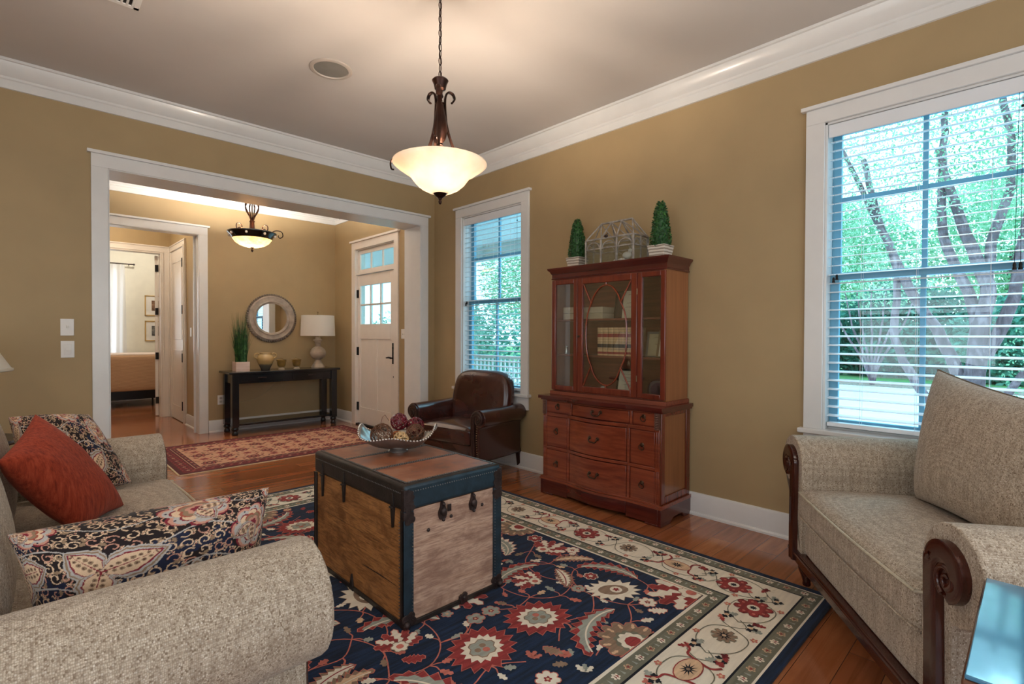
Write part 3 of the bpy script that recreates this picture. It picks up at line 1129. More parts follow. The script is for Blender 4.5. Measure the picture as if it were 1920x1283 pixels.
b = MB().rbox(-.355, .355, -dep + .055, -dep + .20, .22, .875, .07, 14, warp=back_warp)
b.build('backrest', M_leather, LC, angle=180)

# ---------------- patterned throw pillows


class Canvas:
    def __init__(s, w, h, bg):
        s.w, s.h = w, h
        s.a = np.zeros((w, h, 3), np.float32)
        s.a[:] = np.array(bg[:3])
        s.X, s.Y = np.meshgrid((np.arange(w) + .5), (np.arange(h) + .5), indexing='ij')
        s.k = 1.0

    def poly(s, pts, col):
        P = np.array([(p[0] * s.k, p[1] * s.k) for p in pts], np.float32)
        x0, y0 = np.floor(P.min(0)).astype(int)
        x1, y1 = np.ceil(P.max(0)).astype(int) + 1
        x0, y0, x1, y1 = max(0, x0), max(0, y0), min(s.w, x1), min(s.h, y1)
        if x0 >= x1 or y0 >= y1: return
        X, Y = s.X[x0:x1, y0:y1], s.Y[x0:x1, y0:y1]
        ins = np.zeros(X.shape, bool)
        n = len(P)
        for i in range(n):
            ax, ay = P[i]
            bx, by = P[(i + 1) % n]
            if ay == by: continue
            c = ((ay > Y) != (by > Y)) & (X < (bx - ax) * (Y - ay) / (by - ay) + ax)
            ins ^= c
        s.a[x0:x1, y0:y1][ins] = np.array(col[:3])

    def sample(s, u, v):
        i = np.clip((u * s.w).astype(int), 0, s.w - 1)
        j = np.clip((v * s.h).astype(int), 0, s.h - 1)
        return s.a[i, j]


# motif generators: each yields (polygon, colour)
def rot2(pts, a, c=(0, 0), sc=1.0):
    ca, sa = math.cos(a), math.sin(a)
    return [(c[0] + sc * (x * ca - y * sa), c[1] + sc * (x * sa + y * ca)) for x, y in pts]


def m_circle(c, r, n=14, sx=1.0, sy=1.0):
    return [(c[0] + r * sx * math.cos(2 * PI * i / n), c[1] + r * sy * math.sin(2 * PI * i / n)) for i in range(n)]


def m_petal(n, r0, r1, lobes, wav=.5, ph=0.0, c=(0, 0), pointed=False, sq=1.0):
    """a lobed rosette outline"""
    o = []
    m = lobes * n
    for i in range(m):
        t = i / m
        f = (t * lobes) % 1.0
        k = math.sin(PI * f) ** wav if not pointed else 1 - abs(2 * f - 1)
        a = 2 * PI * t + ph
        r = r0 + (r1 - r0) * k
        o.append((c[0] + r * math.cos(a), c[1] + r * math.sin(a) * sq))
    return o


def m_leaf(L, w, teeth=5, bend=0.0, depth=.3, one=False):
    """serrated leaf along +x from the origin, bent sideways"""
    up, dn = [], []
    n = teeth * 2
    for i in range(n + 1):
        t = i / n
        base = w * math.sin(PI * min(1, t * .96 + .04)) ** .75
        k = base * (1 + depth * (1 if i % 2 else -1)) if 0 < i < n else 0.0
        sh = .35 * w if i % 2 else 0
        x = min(L, t * L + (sh if 0 < i < n else 0) * .5)
        up.append((x, k))
        dn.append((x, -(k if not one else base * .7)))
    pts = up + dn[::-1][1:-1]
    o = []
    for x, y in pts:
        t = x / L
        a = bend * t
        # bend along an arc
        if abs(bend) > 1e-3:
            R = L / bend
            o.append(((R - y) * math.sin(a), R - (R - y) * math.cos(a)))
        else:
            o.append((x, y))
    return o


def m_ribbon(pts, w):
    P = smoothpts([(p[0], p[1], 0) for p in pts], 5)
    n = len(P)
    L, R = [], []
    for i in range(n):
        t = P[min(i + 1, n - 1)] - P[max(i - 1, 0)]
        if t.length < 1e-9: t = Vector((1, 0, 0))
        t.normalize()
        q = Vector((-t.y, t.x, 0)) * w / 2
        ww = w if not isinstance(w, tuple) else w[0]
        L.append((P[i] + q)[:2])
        R.append((P[i] - q)[:2])
    return L + R[::-1]


def m_curl(c, r, a0, turn, w):
    pts = []
    n = 12
    for i in range(n + 1):
        t = i / n
        rr = r * (1 - .72 * t)
        a = a0 + turn * t
        pts.append((c[0] + rr * math.cos(a), c[1] + rr * math.sin(a)))
    return m_ribbon(pts, w)


K_BLACK, K_NAVY, K_CREAM = C(28, 18, 20), C(24, 32, 58), C(226, 194, 160)
K_RUST, K_RED, K_TAUPE, K_GREY, K_PINK = C(168, 84, 66), C(132, 34, 50), C(150, 124, 98), C(186, 180, 174), C(206, 150, 128)


def paisley_canvas(seed, w=560, h=400, flip=False):
    rnd = random.Random(seed)
    cv = Canvas(w, h, K_BLACK)
    for i in range(12):
        x, y = rnd.uniform(0, w), rnd.uniform(0, h)
        cv.poly(m_petal(4, 22, 42, 5, c=(x, y), ph=rnd.uniform(0, 6)), K_NAVY)
    # small scrolls with berry clusters all over
    for i in range(int(w / 25)):
        for j in range(int(h / 25) + 1):
            x, y = (i + .5) * 25 + rnd.uniform(-5, 5), (j + .5) * 25 + rnd.uniform(-5, 5)
            a0 = rnd.uniform(0, 6.28)
            tr = rnd.choice((-1, 1)) * rnd.uniform(5, 7.5)
            cv.poly(m_curl((x, y), 11.5, a0, tr, 2.5), K_CREAM if rnd.random() < .7 else K_PINK)
            for k in range(3):
                bx, by = x + 12 * math.cos(a0 + 2 + k * .5), y + 12 * math.sin(a0 + 2 + k * .5)
                cv.poly(m_circle((bx, by), 2.6, 8), K_CREAM)
                cv.poly(m_circle((bx, by), 1.3, 6), K_RED)
            if rnd.random() < .5:
                cv.poly(rot2(m_leaf(14, 4, 3), rnd.uniform(0, 6.28), (x + 8, y - 6)), K_TAUPE)

    def seed_leaf(c, a, L, wd):
        cv.poly(rot2(m_petalleaf(L * 1.12, wd * 1.5), a, c), K_GREY)
        cv.poly(rot2(m_petalleaf(L * 1.07, wd * 1.36), a, c), K_TAUPE)
        cv.poly(rot2(m_petalleaf(L * 1.02, wd * 1.22), a, c), K_GREY)
        cv.poly(rot2(m_petalleaf(L, wd), a, c), K_RED)
        cv.poly(rot2(m_petalleaf(L * .95, wd * .88), a, c), K_CREAM)
        n = max(3, int(L / 11))
        for k in range(n):
            t = (k + .6) / n
            for sd in (-.32, .32):
                q = rot2([(L * t * .92, sd * wd * math.sin(PI * t) ** .7)], a, c)[0]
                cv.poly(m_circle(q, 3.4 * math.sin(PI * t * .9 + .15) + 1, 8), K_TAUPE)
                cv.poly(m_circle(q, 1.8, 6), C(92, 60, 50))
        cv.poly(rot2([(0, -1.4), (L, 0), (0, 1.4)], a, c), K_RED)

    def bigflower(c, r, ph):
        for k, (q, col) in enumerate(((1.0, K_RED), (.96, K_PINK), (.88, K_GREY), (.72, K_RED), (.68, K_CREAM), (.55, K_RUST), (.48, K_TAUPE), (.34, K_PINK), (.2, K_RED))):
            cv.poly(m_petal(5, r * q * .78, r * q, 7 if k < 5 else 5, .6, ph + k * .1, c), col)
        for k in range(9):
            a = ph + k * .7
            cv.poly(m_circle((c[0] + r * .78 * math.cos(a), c[1] + r * .78 * math.sin(a)), 2.4, 6), K_NAVY)

    def m_petalleaf(L, wd):
        n = 12
        up = [(L * i / n, wd * math.sin(PI * (i / n) ** .8) * (1 + .07 * math.sin(i * 2.4))) for i in range(n + 1)]
        return up + [(x, -y) for x, y in reversed(up[1:-1])]
    # vines
    for k in range(5):
        y = h * (k + .5) / 5
        cv.poly(m_ribbon([(0, y), (w * .2, y + 22), (w * .4, y - 20), (w * .6, y + 24), (w * .8, y - 18), (w, y + 6)], 3.2), K_GREY)
    big = [(w * .34, h * .60), (w * .80, h * .66), (w * .06, h * .62), (w * .60, h * .90), (w * .58, h * .30), (w * .92, h * .18), (w * .12, h * .16), (w * .14, h * .93), (w * .36, h * .12), (w * .97, h * .95)]
    for i, c in enumerate(big):
        ph = rnd.uniform(0, 6.28)
        if i % 2 == 0:
            for k in range(3):
                seed_leaf(c, ph + k * 2.05, 92 if k == 0 else 66, 24)
        else:
            bigflower(c, 62, ph)
            seed_leaf(c, ph, 54, 14)
            seed_leaf(c, ph + 1.1, 48, 12)
    return cv


pm = Mat('paisley_cotton')
at = pm.new('VertexColor', layer_name='pattern')
wv = pm.noise(pm.coords(), 900, 1)
cc = pm.mix(pm.ramp(wv, [(.35, (.22, .22, .22, 1)), (.65, (0, 0, 0, 1))]), at.outputs['Color'], C(40, 28, 26))
pm.bsdf(cc, .75, 0, pm.bump(wv, .3, .001), .25, sheen=.1)
M_paisley = pm.m
cvA = paisley_canvas(11)
cvB = paisley_canvas(4)
o = pillow('throw_pillow', [(.03, 1.57, .495), (.50, 1.57, .50), (.525, 1.56, .775), (-.02, 1.55, .785)], .19, M_paisley, None, colfn=cvA.sample, cells=(420, 300), pinch=.04, power=.5, wrinkle=.007, wseed=2)
tag(o, 'dark paisley pillow lying against the near arm of the sofa', 'pillow', 'throw pillows on the sofa')
o = pillow('throw_pillow', [(.05, 2.86, .51), (.375, 2.92, .535), (.235, 3.04, .85), (-.03, 3.0, .87)], .17, M_paisley, None, colfn=cvB.sample, cells=(260, 220), pinch=-.03, power=.5, wrinkle=.006, wseed=8)
tag(o, 'dark paisley throw pillow in the far corner of the sofa behind the rust pillow', 'pillow', 'throw pillows on the sofa')
rm = Mat('rust_chenille')
fz = rm.noise(rm.coords((90, 90, 14), (.5, .2, .3)), 1.0, 4, .7, .25)
f2 = rm.noise(rm.coords(), 14, 3)
cc = rm.ramp(fz, [(.3, C(112, 36, 20)), (.5, C(150, 56, 32)), (.72, C(172, 74, 46))])
rm.bsdf(cc, .85, 0, rm.bump(rm.noise(rm.coords(), 500, 2), .5, .002), .2, sheen=.05)
o = pillow('throw_pillow', [(.151, 2.27, .545), (.31, 2.60, .515), (.045, 2.56, .925), (-.045, 2.15, .84)], .15, rm.m, None, 44, 44, pinch=.07, power=.5, wrinkle=.004, wseed=5)
tag(o, 'rust orange throw pillow leaning on the sofa back between two paisley ones', 'pillow', 'throw pillows on the sofa')
# ================================================================ RUGS (woven pattern as coloured inlays in the pile)


class RugArt:
    def __init__(s, mats):
        s.names = list(mats.keys())
        s.mats = [mats[k] for k in s.names]
        s.b = MB()
        s.base = 0.0

    def poly(s, pts, col, z):
        s.k = getattr(s, 'k', 0) + 1
        z = s.base + (z - s.base) * .6 + s.k * 1e-7
        pts = [(p[0], p[1], z) for p in pts]
        s.b.add(pts, [tuple(range(len(pts)))], s.names.index(col))


def pile(name, col, var=.22):
    m = Mat(name)
    n1 = m.noise(m.coords((5, 60, 1)), 1.0, 3)
    n2 = m.noise(m.coords(), 420, 2)
    dk = tuple(x * (1 - 2 * var) for x in col[:3]) + (1,)
    lt = tuple(min(1, x * (1 + var)) for x in col[:3]) + (1,)
    c = m.ramp(n1, [(.3, dk), (.7, lt)])
    c = m.mix(m.ramp(n2, [(.35, (.3, .3, .3, 1)), (.6, (0, 0, 0, 1))]), c, dk)
    m.bsdf(c, .92, 0, m.bump(n2, .5, .002), .15, sheen=.1)
    return m.m


RC = {
    'navy': pile('rug_navy_wool', C(18, 40, 70), .35), 'ivory': pile('rug_ivory_wool', C(236, 226, 206), .06),
    'red': pile('rug_red_wool', C(156, 56, 54)), 'deep': pile('rug_dark_red_wool', C(116, 34, 38)),
    'coral': pile('rug_coral_wool', C(204, 116, 100), .15), 'taupe': pile('rug_taupe_wool', C(150, 124, 102), .15),
    'sage': pile('rug_sage_wool', C(122, 120, 102), .15), 'grey': pile('rug_grey_green_wool', C(160, 164, 152), .12),
    'black': pile('rug_black_wool', C(18, 22, 30), .3), 'peach': pile('rug_peach_wool', C(222, 186, 150), .1)}
rnd = random.Random(21)
ra = RugArt(RC)
X0, X1, Y0, Y1 = .15, 2.72, .64, 4.07
TH = .012
ra.base = TH


def outline(ra, pts, c, col, edge, z, g=1.10):
    """a motif with a thin contrasting edge"""
    cx = sum(p[0] for p in pts) / len(pts)
    cy = sum(p[1] for p in pts) / len(pts)
    e = .0045
    big = []
    n = len(pts)
    area = sum(pts[i][0] * pts[(i + 1) % n][1] - pts[(i + 1) % n][0] * pts[i][1] for i in range(n))
    sg = 1 if area > 0 else -1
    for i in range(n):
        ax, ay = pts[i - 1]
        bx, by = pts[(i + 1) % n]
        dx, dy = bx - ax, by - ay
        l = math.hypot(dx, dy) or 1
        big.append((pts[i][0] + sg * dy / l * e, pts[i][1] - sg * dx / l * e))
    ra.poly(big, edge, z - .00025)
    ra.poly(pts, col, z)


ra.b.box(X0, X1, Y0, Y1, 0, TH, ra.names.index('navy'))
Z = TH


def frame(x0, x1, y0, y1, col, z):
    ra.poly([(x0, y0), (x1, y0), (x1, y1), (x0, y1)], col, z)


w1, w2, w3, w4, w5 = .036, .010, .062, .235, .062
f = w1
def inset(f): return X0 + f, X1 - f, Y0 + f, Y1 - f
frame(*inset(w1), 'ivory', Z + .0003)
frame(*inset(w1 + .008), 'sage', Z + .0006)
g1 = w1 + .008 + w3
frame(*inset(g1), 'black', Z + .0009)
frame(*inset(g1 + .008), 'ivory', Z + .0012)
g2 = g1 + .008 + w4
frame(*inset(g2), 'black', Z + .0015)
frame(*inset(g2 + .010), 'sage', Z + .0018)
g3 = g2 + .010 + w5
frame(*inset(g3), 'ivory', Z + .0021)
frame(*inset(g3 + .014), 'navy', Z + .0024)
ZB = Z + .0030


def walk(f, step):
    """positions round a rectangle inset by f: (x, y, angle of travel)"""
    x0, x1, y0, y1 = inset(f)
    out = []
    for (ax, ay, bx, by, a) in ((x0, y0, x1, y0, 0), (x1, y0, x1, y1, PI / 2), (x1, y1, x0, y1, PI), (x0, y1, x0, y0, -PI / 2)):
        L = math.hypot(bx - ax, by - ay)
        n = max(1, round(L / step))
        for i in range(n):
            t = (i + .5) / n
            out.append((ax + (bx - ax) * t, ay + (by - ay) * t, a, i))
    return out


for f in (w1 + .008 + w3 / 2, g2 + .010 + w5 / 2):
    for x, y, a, i in walk(f, .078):
        if i % 2 == 0:
            ra.poly(rot2(m_petal(3, .012, .019, 6, .6), a, (x, y)), 'ivory', ZB)
            ra.poly(rot2([(-.008, -.012), (.0, -.004), (-.003, .010)], a, (x, y)), 'deep', ZB + .0003)
            ra.poly(rot2([(.003, -.012), (.012, -.002), (.006, .010)], a, (x, y)), 'red', ZB + .0003)
        else:
            ra.poly(rot2(m_petal(3, .011, .018, 5, .6), a, (x, y)), 'peach', ZB)
            ra.poly(rot2(m_petal(3, .007, .014, 5, .6), a, (x + .001, y)), 'taupe', ZB + .0003)
            ra.poly(m_circle((x, y), .005, 8), 'red', ZB + .0005)
        ra.poly(rot2([(.033, -.014), (.045, -.014), (.039, .012)], a, (x, y)), 'grey', ZB)
# main ivory border
fm = g1 + .008 + w4 / 2
prev = None
for x, y, a, i in walk(fm, .305):
    k = i % 3
    def L(pts): return rot2(pts, a, (x, y))
    # vine
    ra.poly(L(m_ribbon([(-.16, 0.0), (-.10, .07), (-.02, .085), (.05, .06), (.11, -.04), (.16, .0)], .0045)), 'sage', ZB)
    ra.poly(L(m_ribbon([(-.16, .0), (-.11, -.06), (-.04, -.09), (.04, -.075), (.10, .05), (.15, .07)], .0045)), 'sage', ZB + .0002)
    if k == 0:
        outline(ra, L(m_petal(4, .052, .078, 8, .7)), (x, y), 'red', 'deep', ZB + .001)
        for q in range(8):
            c = rot2([(.055, 0)], a + (q + .5) * PI / 4, (x, y))[0]
            ra.poly(m_circle(c, .007, 8), 'coral', ZB + .0013)
        ra.poly(m_circle((x, y), .026, 14), 'ivory', ZB + .0013)
        ra.poly(m_petal(3, .010, .016, 8, 1, 0, (x, y)), 'black', ZB + .0016)
    elif k == 1:
        outline(ra, L(m_circle((0, 0), .058, 18, 1.25, .72)), (x, y), 'peach', 'red', ZB + .001)
        ra.poly(L(m_petal(2, .015, .043, 11, 1, .1, pointed=True, sq=.72)), 'black', ZB + .0013)
        ra.poly(m_circle((x, y), .008, 8), 'taupe', ZB + .0016)
        for sg in (-1, 1):
            ra.poly(L(m_ribbon([(sg * .07, 0), (sg * .085, .045), (sg * .12, .055), (sg * .145, .09)], .010)), 'red', ZB + .0008)
            ra.poly(L(m_ribbon([(sg * .07, 0), (sg * .06, -.055), (sg * .09, -.085)], .011)), 'red', ZB + .0008)
            ra.poly(L(rot2(m_leaf(.045, .014, 3), 2.2 if sg < 0 else 1.0, (sg * .10, -.085))), 'red', ZB + .0009)
    else:
        outline(ra, L(m_petal(3, .030, .050, 9, .7)), (x, y), 'taupe', 'sage', ZB + .001)
        ra.poly(m_petal(2, .012, .034, 9, 1, .1, (x, y), pointed=True), 'black', ZB + .0013)
        ra.poly(m_circle((x, y), .009, 8), 'peach', ZB + .0016)
    for sx, sy, t in ((-.135, .06, 0), (.13, -.055, 1), (-.13, -.06, 2), (.135, .07, 3), (-.045, .095, 4), (.05, -.098, 4)):
        c = rot2([(sx, sy)], a, (x, y))[0]
        if t in (0, 1):
            for dx, dy in ((-.018, .0), (.016, .008), (.0, -.016)):
                ra.poly(m_petal(3, .008, .014, 4, .6, rnd.uniform(0, 3), (c[0] + dx, c[1] + dy)), 'black', ZB + .0006)
            ra.poly(rot2(m_leaf(.05, .015, 4), rnd.uniform(0, 6), c), 'grey', ZB + .0004)
            ra.poly(m_circle(c, .010, 8), 'peach', ZB + .0009)
        elif t in (2, 3):
            ra.poly(m_petal(3, .010, .018, 4, .7, rnd.uniform(0, 3), c), 'deep' if t == 2 else 'coral', ZB + .0006)
            ra.poly(rot2(m_leaf(.04, .010, 3), rnd.uniform(0, 6), c), 'red', ZB + .0004)
        else:
            ra.poly(m_petal(3, .009, .016, 5, .7, 0, c), 'coral', ZB + .0006)
            ra.poly(m_circle(c, .006, 6), 'peach', ZB + .0009)
# navy field: palmettes, curved saz leaves, blossoms and vines, mirrored about both axes
ZF = Z + .0040
fx0, fx1, fy0, fy1 = inset(g3 + .020)
CX, CY = (fx0 + fx1) / 2, (fy0 + fy1) / 2


def clip(pts):
    return [(min(fx1, max(fx0, x)), min(fy1, max(fy0, y))) for x, y in pts]


taken = []


def palmette(c, a, R, style, z):
    if any(math.hypot(c[0] - t[0], c[1] - t[1]) < t[2] * .8 for t in taken): return
    taken.append((c[0], c[1], R))
    P = lambda pts: clip(rot2(pts, a, c))
    if style == 0:   # red serrated sun flower head with an ivory heart
        outline(ra, P(m_petal(2, R * .78, R, 17, 1, 0, pointed=True, sq=.86)), c, 'red', 'coral', z)
        ra.poly(P(m_petal(2, R * .50, R * .64, 15, 1, .1, pointed=True, sq=.86)), 'ivory', z + .0003)
        ra.poly(P(m_petal(3, R * .33, R * .42, 6, .6, .2, sq=.9)), 'taupe', z + .0005)
        ra.poly(P(m_petal(3, R * .30, R * .38, 6, .6, .2, sq=.9)), 'grey', z + .0007)
        for q in (-.14, .10): ra.poly(P(m_circle((q * R, .05 * R), R * .09, 8)), 'taupe', z + .0009)
        ra.poly(P(m_circle((0, -.12 * R), R * .10, 8)), 'coral', z + .0009)
    elif style == 1:   # ivory palmette with a taupe heart
        outline(ra, P(m_petal(2, R * .72, R, 15, 1, 0, pointed=True, sq=.75)), c, 'ivory', 'taupe', z)
        ra.poly(P(m_circle((0, 0), R * .55, 16, 1, .62)), 'taupe', z + .0003)
        ra.poly(P(m_circle((R * .1, 0), R * .22, 10)), 'ivory', z + .0005)
        ra.poly(P(m_petal(3, R * .07, R * .13, 5, .7, 0, (R * .1, 0))), 'red', z + .0007)
    elif style == 2:   # fan of taupe petals with red heart
        outline(ra, P(m_petal(4, R * .80, R, 13, .6, 0, sq=.85)), c, 'taupe', 'coral', z)
        for q in range(13):
            ra.poly(P(rot2(m_leaf(R * .25, R * .05, 2), (q + .5) * 2 * PI / 13, rot2([(R * .60, 0)], (q + .5) * 2 * PI / 13)[0])), 'peach', z + .0003)
        ra.poly(P(m_petal(3, R * .48, R * .56, 11, .7, 0, sq=.85)), 'sage', z + .0004)
        ra.poly(P(m_petal(3, R * .38, R * .46, 9, .7, 0, sq=.85)), 'ivory', z + .0006)
        ra.poly(P(m_circle((0, 0), R * .24, 10)), 'red', z + .0008)
    else:   # spread lily: pointed leaves alternately red and ivory
        for q in range(7):
            an = (q - 3) * .42
            outline(ra, P(rot2(m_leaf(R * (1.25 - .09 * abs(q - 3)), R * .20, 4, .0), an, (0, 0))), c, ('red', 'ivory')[q % 2], 'coral', z + .0001 * q)
        outline(ra, P(m_petal(3, R * .26, R * .34, 6, .7)), c, 'ivory', 'taupe', z + .0012)
        ra.poly(P(m_circle((0, 0), R * .15, 10)), 'coral', z + .0016)


def saz(c, a, L, w, bend, z, c1='red', c2='grey'):
    # turn the leaf to whichever side has the most open ground
    best = None
    for k in range(32):
        for sg in (1, -1):
            for dc in (0, .05, -.05):
                aa, bb = 2 * PI * k / 32, abs(bend) * sg
                cc = (c[0] + dc, c[1] + dc * .7)
                pts = []
                for i in range(7):
                    an = bb * i / 6
                    pts.append(((L / bb) * math.sin(an), L / bb - (L / bb) * math.cos(an)))
                pts = rot2(pts, aa, cc)
                m = min([math.hypot(p[0] - t[0], p[1] - t[1]) - t[2] for p in pts for t in taken] or [1])
                m = min(m, min(min(p[0] - fx0, fx1 - p[0], p[1] - fy0, fy1 - p[1]) for p in pts) + .0)
                if best is None or m > best[0]: best = (m, aa, bb, cc, pts)
    a, bend, c = best[1], best[2], best[3]
    if best[0] < -.02: return
    for p in best[4]: taken.append((p[0], p[1], w))
    outline(ra, clip(rot2(m_leaf(L, w, 9, bend, .34), a, c)), c, c1, 'coral', z)
    ra.poly(clip(rot2(m_leaf(L * .95, w * .62, 8, bend * .97, .30), a, c)), c2, z + .0004)
    mid = []
    for i in range(9):
        t = i / 8
        an = bend * t
        Rr = L / bend
        mid.append((Rr * math.sin(an) * .93, (Rr - Rr * math.cos(an)) * .93))
    ra.poly(clip(rot2(m_ribbon(mid, w * .16), a, c)), 'ivory' if c2 != 'ivory' else 'red', z + .0007)


def blossom(c, r, z, col='ivory', ctr='red', n=6):
    if any(math.hypot(c[0] - t[0], c[1] - t[1]) < t[2] + r * .4 for t in taken): return
    taken.append((c[0], c[1], r))
    outline(ra, clip(m_petal(4, r * .72, r, n, .6, rnd.uniform(0, 1), c)), c, col, 'coral' if col != 'red' else 'ivory', z)
    ra.poly(clip(m_petal(3, r * .22, r * .36, 5, .7, 0, c)), ctr, z + .0004)
    ra.poly(clip(m_circle(c, r * .14, 7)), 'peach', z + .0007)


def vine(pts, z): ra.poly(clip(m_ribbon(pts, .0055)), 'coral', z)


HXF, HYF = (fx1 - fx0) / 2, (fy1 - fy0) / 2
# motifs in one quadrant, (u,v) measured from the corner to the centre, in metres
quad = []
tt = 0
for sx in (1, -1):
    for sy in (1, -1):
        def Q(u, v): return (CX + sx * (HXF - u * .80), CY + sy * (HYF - v * .87))
        def A(deg):
            an = math.radians(deg)
            return math.atan2(sy * math.sin(an), sx * math.cos(an))
        bs = sx * sy
        zz = ZF
        # vines
        for path in ([(.10, .62), (.28, .66), (.42, .56), (.46, .40), (.40, .22), (.22, .12)], [(.42, .56), (.60, .52), (.74, .62), (.78, .80), (.70, .96)],
                     [(.42, .56), (.50, .74), (.44, .92), (.28, 1.02), (.12, 1.10)], [(.50, .74), (.62, .90), (.60, 1.10), (.46, 1.24), (.30, 1.34)],
                     [(.46, .40), (.62, .30), (.80, .34), (.94, .26)], [(.60, 1.10), (.76, 1.20), (.92, 1.16), (.98, 1.0)],
                     [(.40, .22), (.54, .12), (.74, .12), (.90, .08)], [(.22, .12), (.12, .26), (.08, .44)], [(.44, .92), (.34, .82), (.18, .84), (.08, .78)],
                     [(.30, 1.34), (.18, 1.42), (.10, 1.30)], [(.74, .62), (.88, .60), (1.0, .68)]):
            vine([Q(u, v) for u, v in path], zz)
            for (u, v) in path[1:-1]:
                for q in range(2):
                    an = rnd.uniform(0, 6.28)
                    c = Q(u, v)
                    e = (c[0] + .045 * math.cos(an), c[1] + .045 * math.sin(an))
                    vine([c, ((c[0] + e[0]) / 2 + .008, (c[1] + e[1]) / 2), e], zz)
                    ra.poly(clip(rot2(m_leaf(rnd.uniform(.04, .065), rnd.uniform(.011, .016), 3, .3), an, e)), rnd.choice(('ivory', 'grey', 'taupe', 'coral', 'peach', 'ivory')), zz + .0004)
        palmette(Q(.02, .05), A(130 + 90), .17, 3, zz + .0010)
        palmette(Q(.32, .36), A(35), .135, 1, zz + .0010)
        palmette(Q(.68, .02), A(90), .15, 2, zz + .0010)
        palmette(Q(.86, .46), A(200), .15, 0, zz + .0010)
        palmette(Q(.20, .98), A(10), .12, 3, zz + .0010)
        palmette(Q(.58, .72), A(250), .10, 3, zz + .0012)
        palmette(Q(.70, 1.24), A(80), .15, 1, zz + .0010)
        palmette(Q(.02, 1.36), A(0), .15, 2, zz + .0010)
        palmette(Q(1.02, .92), A(80), .13, 3, zz + .0010)
        saz(Q(.16, .30), A(250), .34, .042, 1.5 * bs, zz + .0018)
        saz(Q(.56, .20), A(160), .40, .045, -1.5 * bs, zz + .0018)
        saz(Q(.46, 1.08), A(60), .32, .042, 1.7 * bs, zz + .0018, 'ivory', 'grey')
        saz(Q(.86, .78), A(120), .36, .042, -1.4 * bs, zz + .0018)
        saz(Q(.36, .74), A(215), .20, .034, .8 * bs, zz + .0018, 'taupe', 'ivory')
        saz(Q(.14, .62), A(300), .22, .032, -.9 * bs, zz + .0018, 'taupe', 'peach')
        for (u, v, r_, col, ctr) in ((.10, .46, .042, 'ivory', 'coral'), (.46, .50, .034, 'grey', 'red'), (.30, .16, .04, 'ivory', 'red'), (.74, .34, .045, 'ivory', 'taupe'),
                                     (.46, .92, .038, 'taupe', 'ivory'), (.10, 1.14, .045, 'red', 'ivory'), (.34, 1.22, .045, 'grey', 'red'), (.92, .12, .045, 'ivory', 'red'),
                                     (.06, .84, .04, 'ivory', 'red'), (.70, .90, .04, 'coral', 'ivory'), (.90, 1.22, .042, 'ivory', 'coral'), (.28, .54, .035, 'red', 'ivory'), (1.0, .66, .04, 'grey', 'red')):
            blossom(Q(u, v), r_, zz + .0028, col, ctr, rnd.choice((5, 6, 7)))
# small leaves and buds filling the open ground
occ = []
me_v, me_f, me_i = ra.b.v, ra.b.f, ra.b.mi
nav = ra.names.index('navy')
CELL = .022
grid = set()
for f_, i_ in zip(me_f, me_i):
    if i_ in (nav, ra.names.index('sage')): continue
    xs = [me_v[q][0] for q in f_]
    ys = [me_v[q][1] for q in f_]
    if max(xs) - min(xs) > 1.0 or min(xs) > fx1 or max(xs) < fx0: continue
    if max(xs) - min(xs) < .30 and max(ys) - min(ys) < .30:
        for a_ in range(int(min(xs) / CELL), int(max(xs) / CELL) + 1):
            for b_ in range(int(min(ys) / CELL), int(max(ys) / CELL) + 1): grid.add((a_, b_))
    else:
        for q in f_: grid.add((int(me_v[q][0] / CELL), int(me_v[q][1] / CELL)))
rnd = random.Random(77)
for tries in range(5000):
    x, y = rnd.uniform(fx0 + .03, fx1 - .03), rnd.uniform(fy0 + .03, fy1 - .03)
    k = 1
    ca, cb = int(x / CELL), int(y / CELL)
    if any((ca + i, cb + j) in grid for i in range(-k, k + 1) for j in range(-k, k + 1)): continue
    an = rnd.uniform(0, 6.28)
    t = rnd.random()
    if t < .30:
        saz_ = rot2(m_leaf(.085, .020, 5, rnd.choice((-.8, .8)), .34), an, (x - .035 * math.cos(an), y - .035 * math.sin(an)))
        outline(ra, saz_, (x, y), rnd.choice(('grey', 'ivory', 'taupe', 'red')), 'coral', ZF + .0008)
    elif t < .55:
        outline(ra, m_petal(3, .016, .026, rnd.choice((5, 6)), .6, an, (x, y)), (x, y), rnd.choice(('ivory', 'red', 'grey', 'peach')), 'coral', ZF + .0008)
        ra.poly(m_circle((x, y), .008, 8), rnd.choice(('red', 'peach')), ZF + .0012)
    elif t < .8:
        for q in (-.7, 0, .7): ra.poly(rot2(m_leaf(.048, .012, 3, .2), an + q, (x - .02 * math.cos(an), y - .02 * math.sin(an))), rnd.choice(('ivory', 'coral', 'grey')), ZF + .0008)
    else:
        ra.poly(rot2(m_leaf(.06, .016, 4, .5), an, (x - .025 * math.cos(an), y - .025 * math.sin(an))), rnd.choice(('taupe', 'ivory', 'red')), ZF + .0008)
    for i in range(-1, 2):
        for j in range(-1, 2): grid.add((ca + i, cb + j))
rug = ra.b.build('area_rug', ra.mats, smooth=False)
tag(rug, 'large navy and ivory floral wool rug lying beneath the wooden trunk', 'rug')

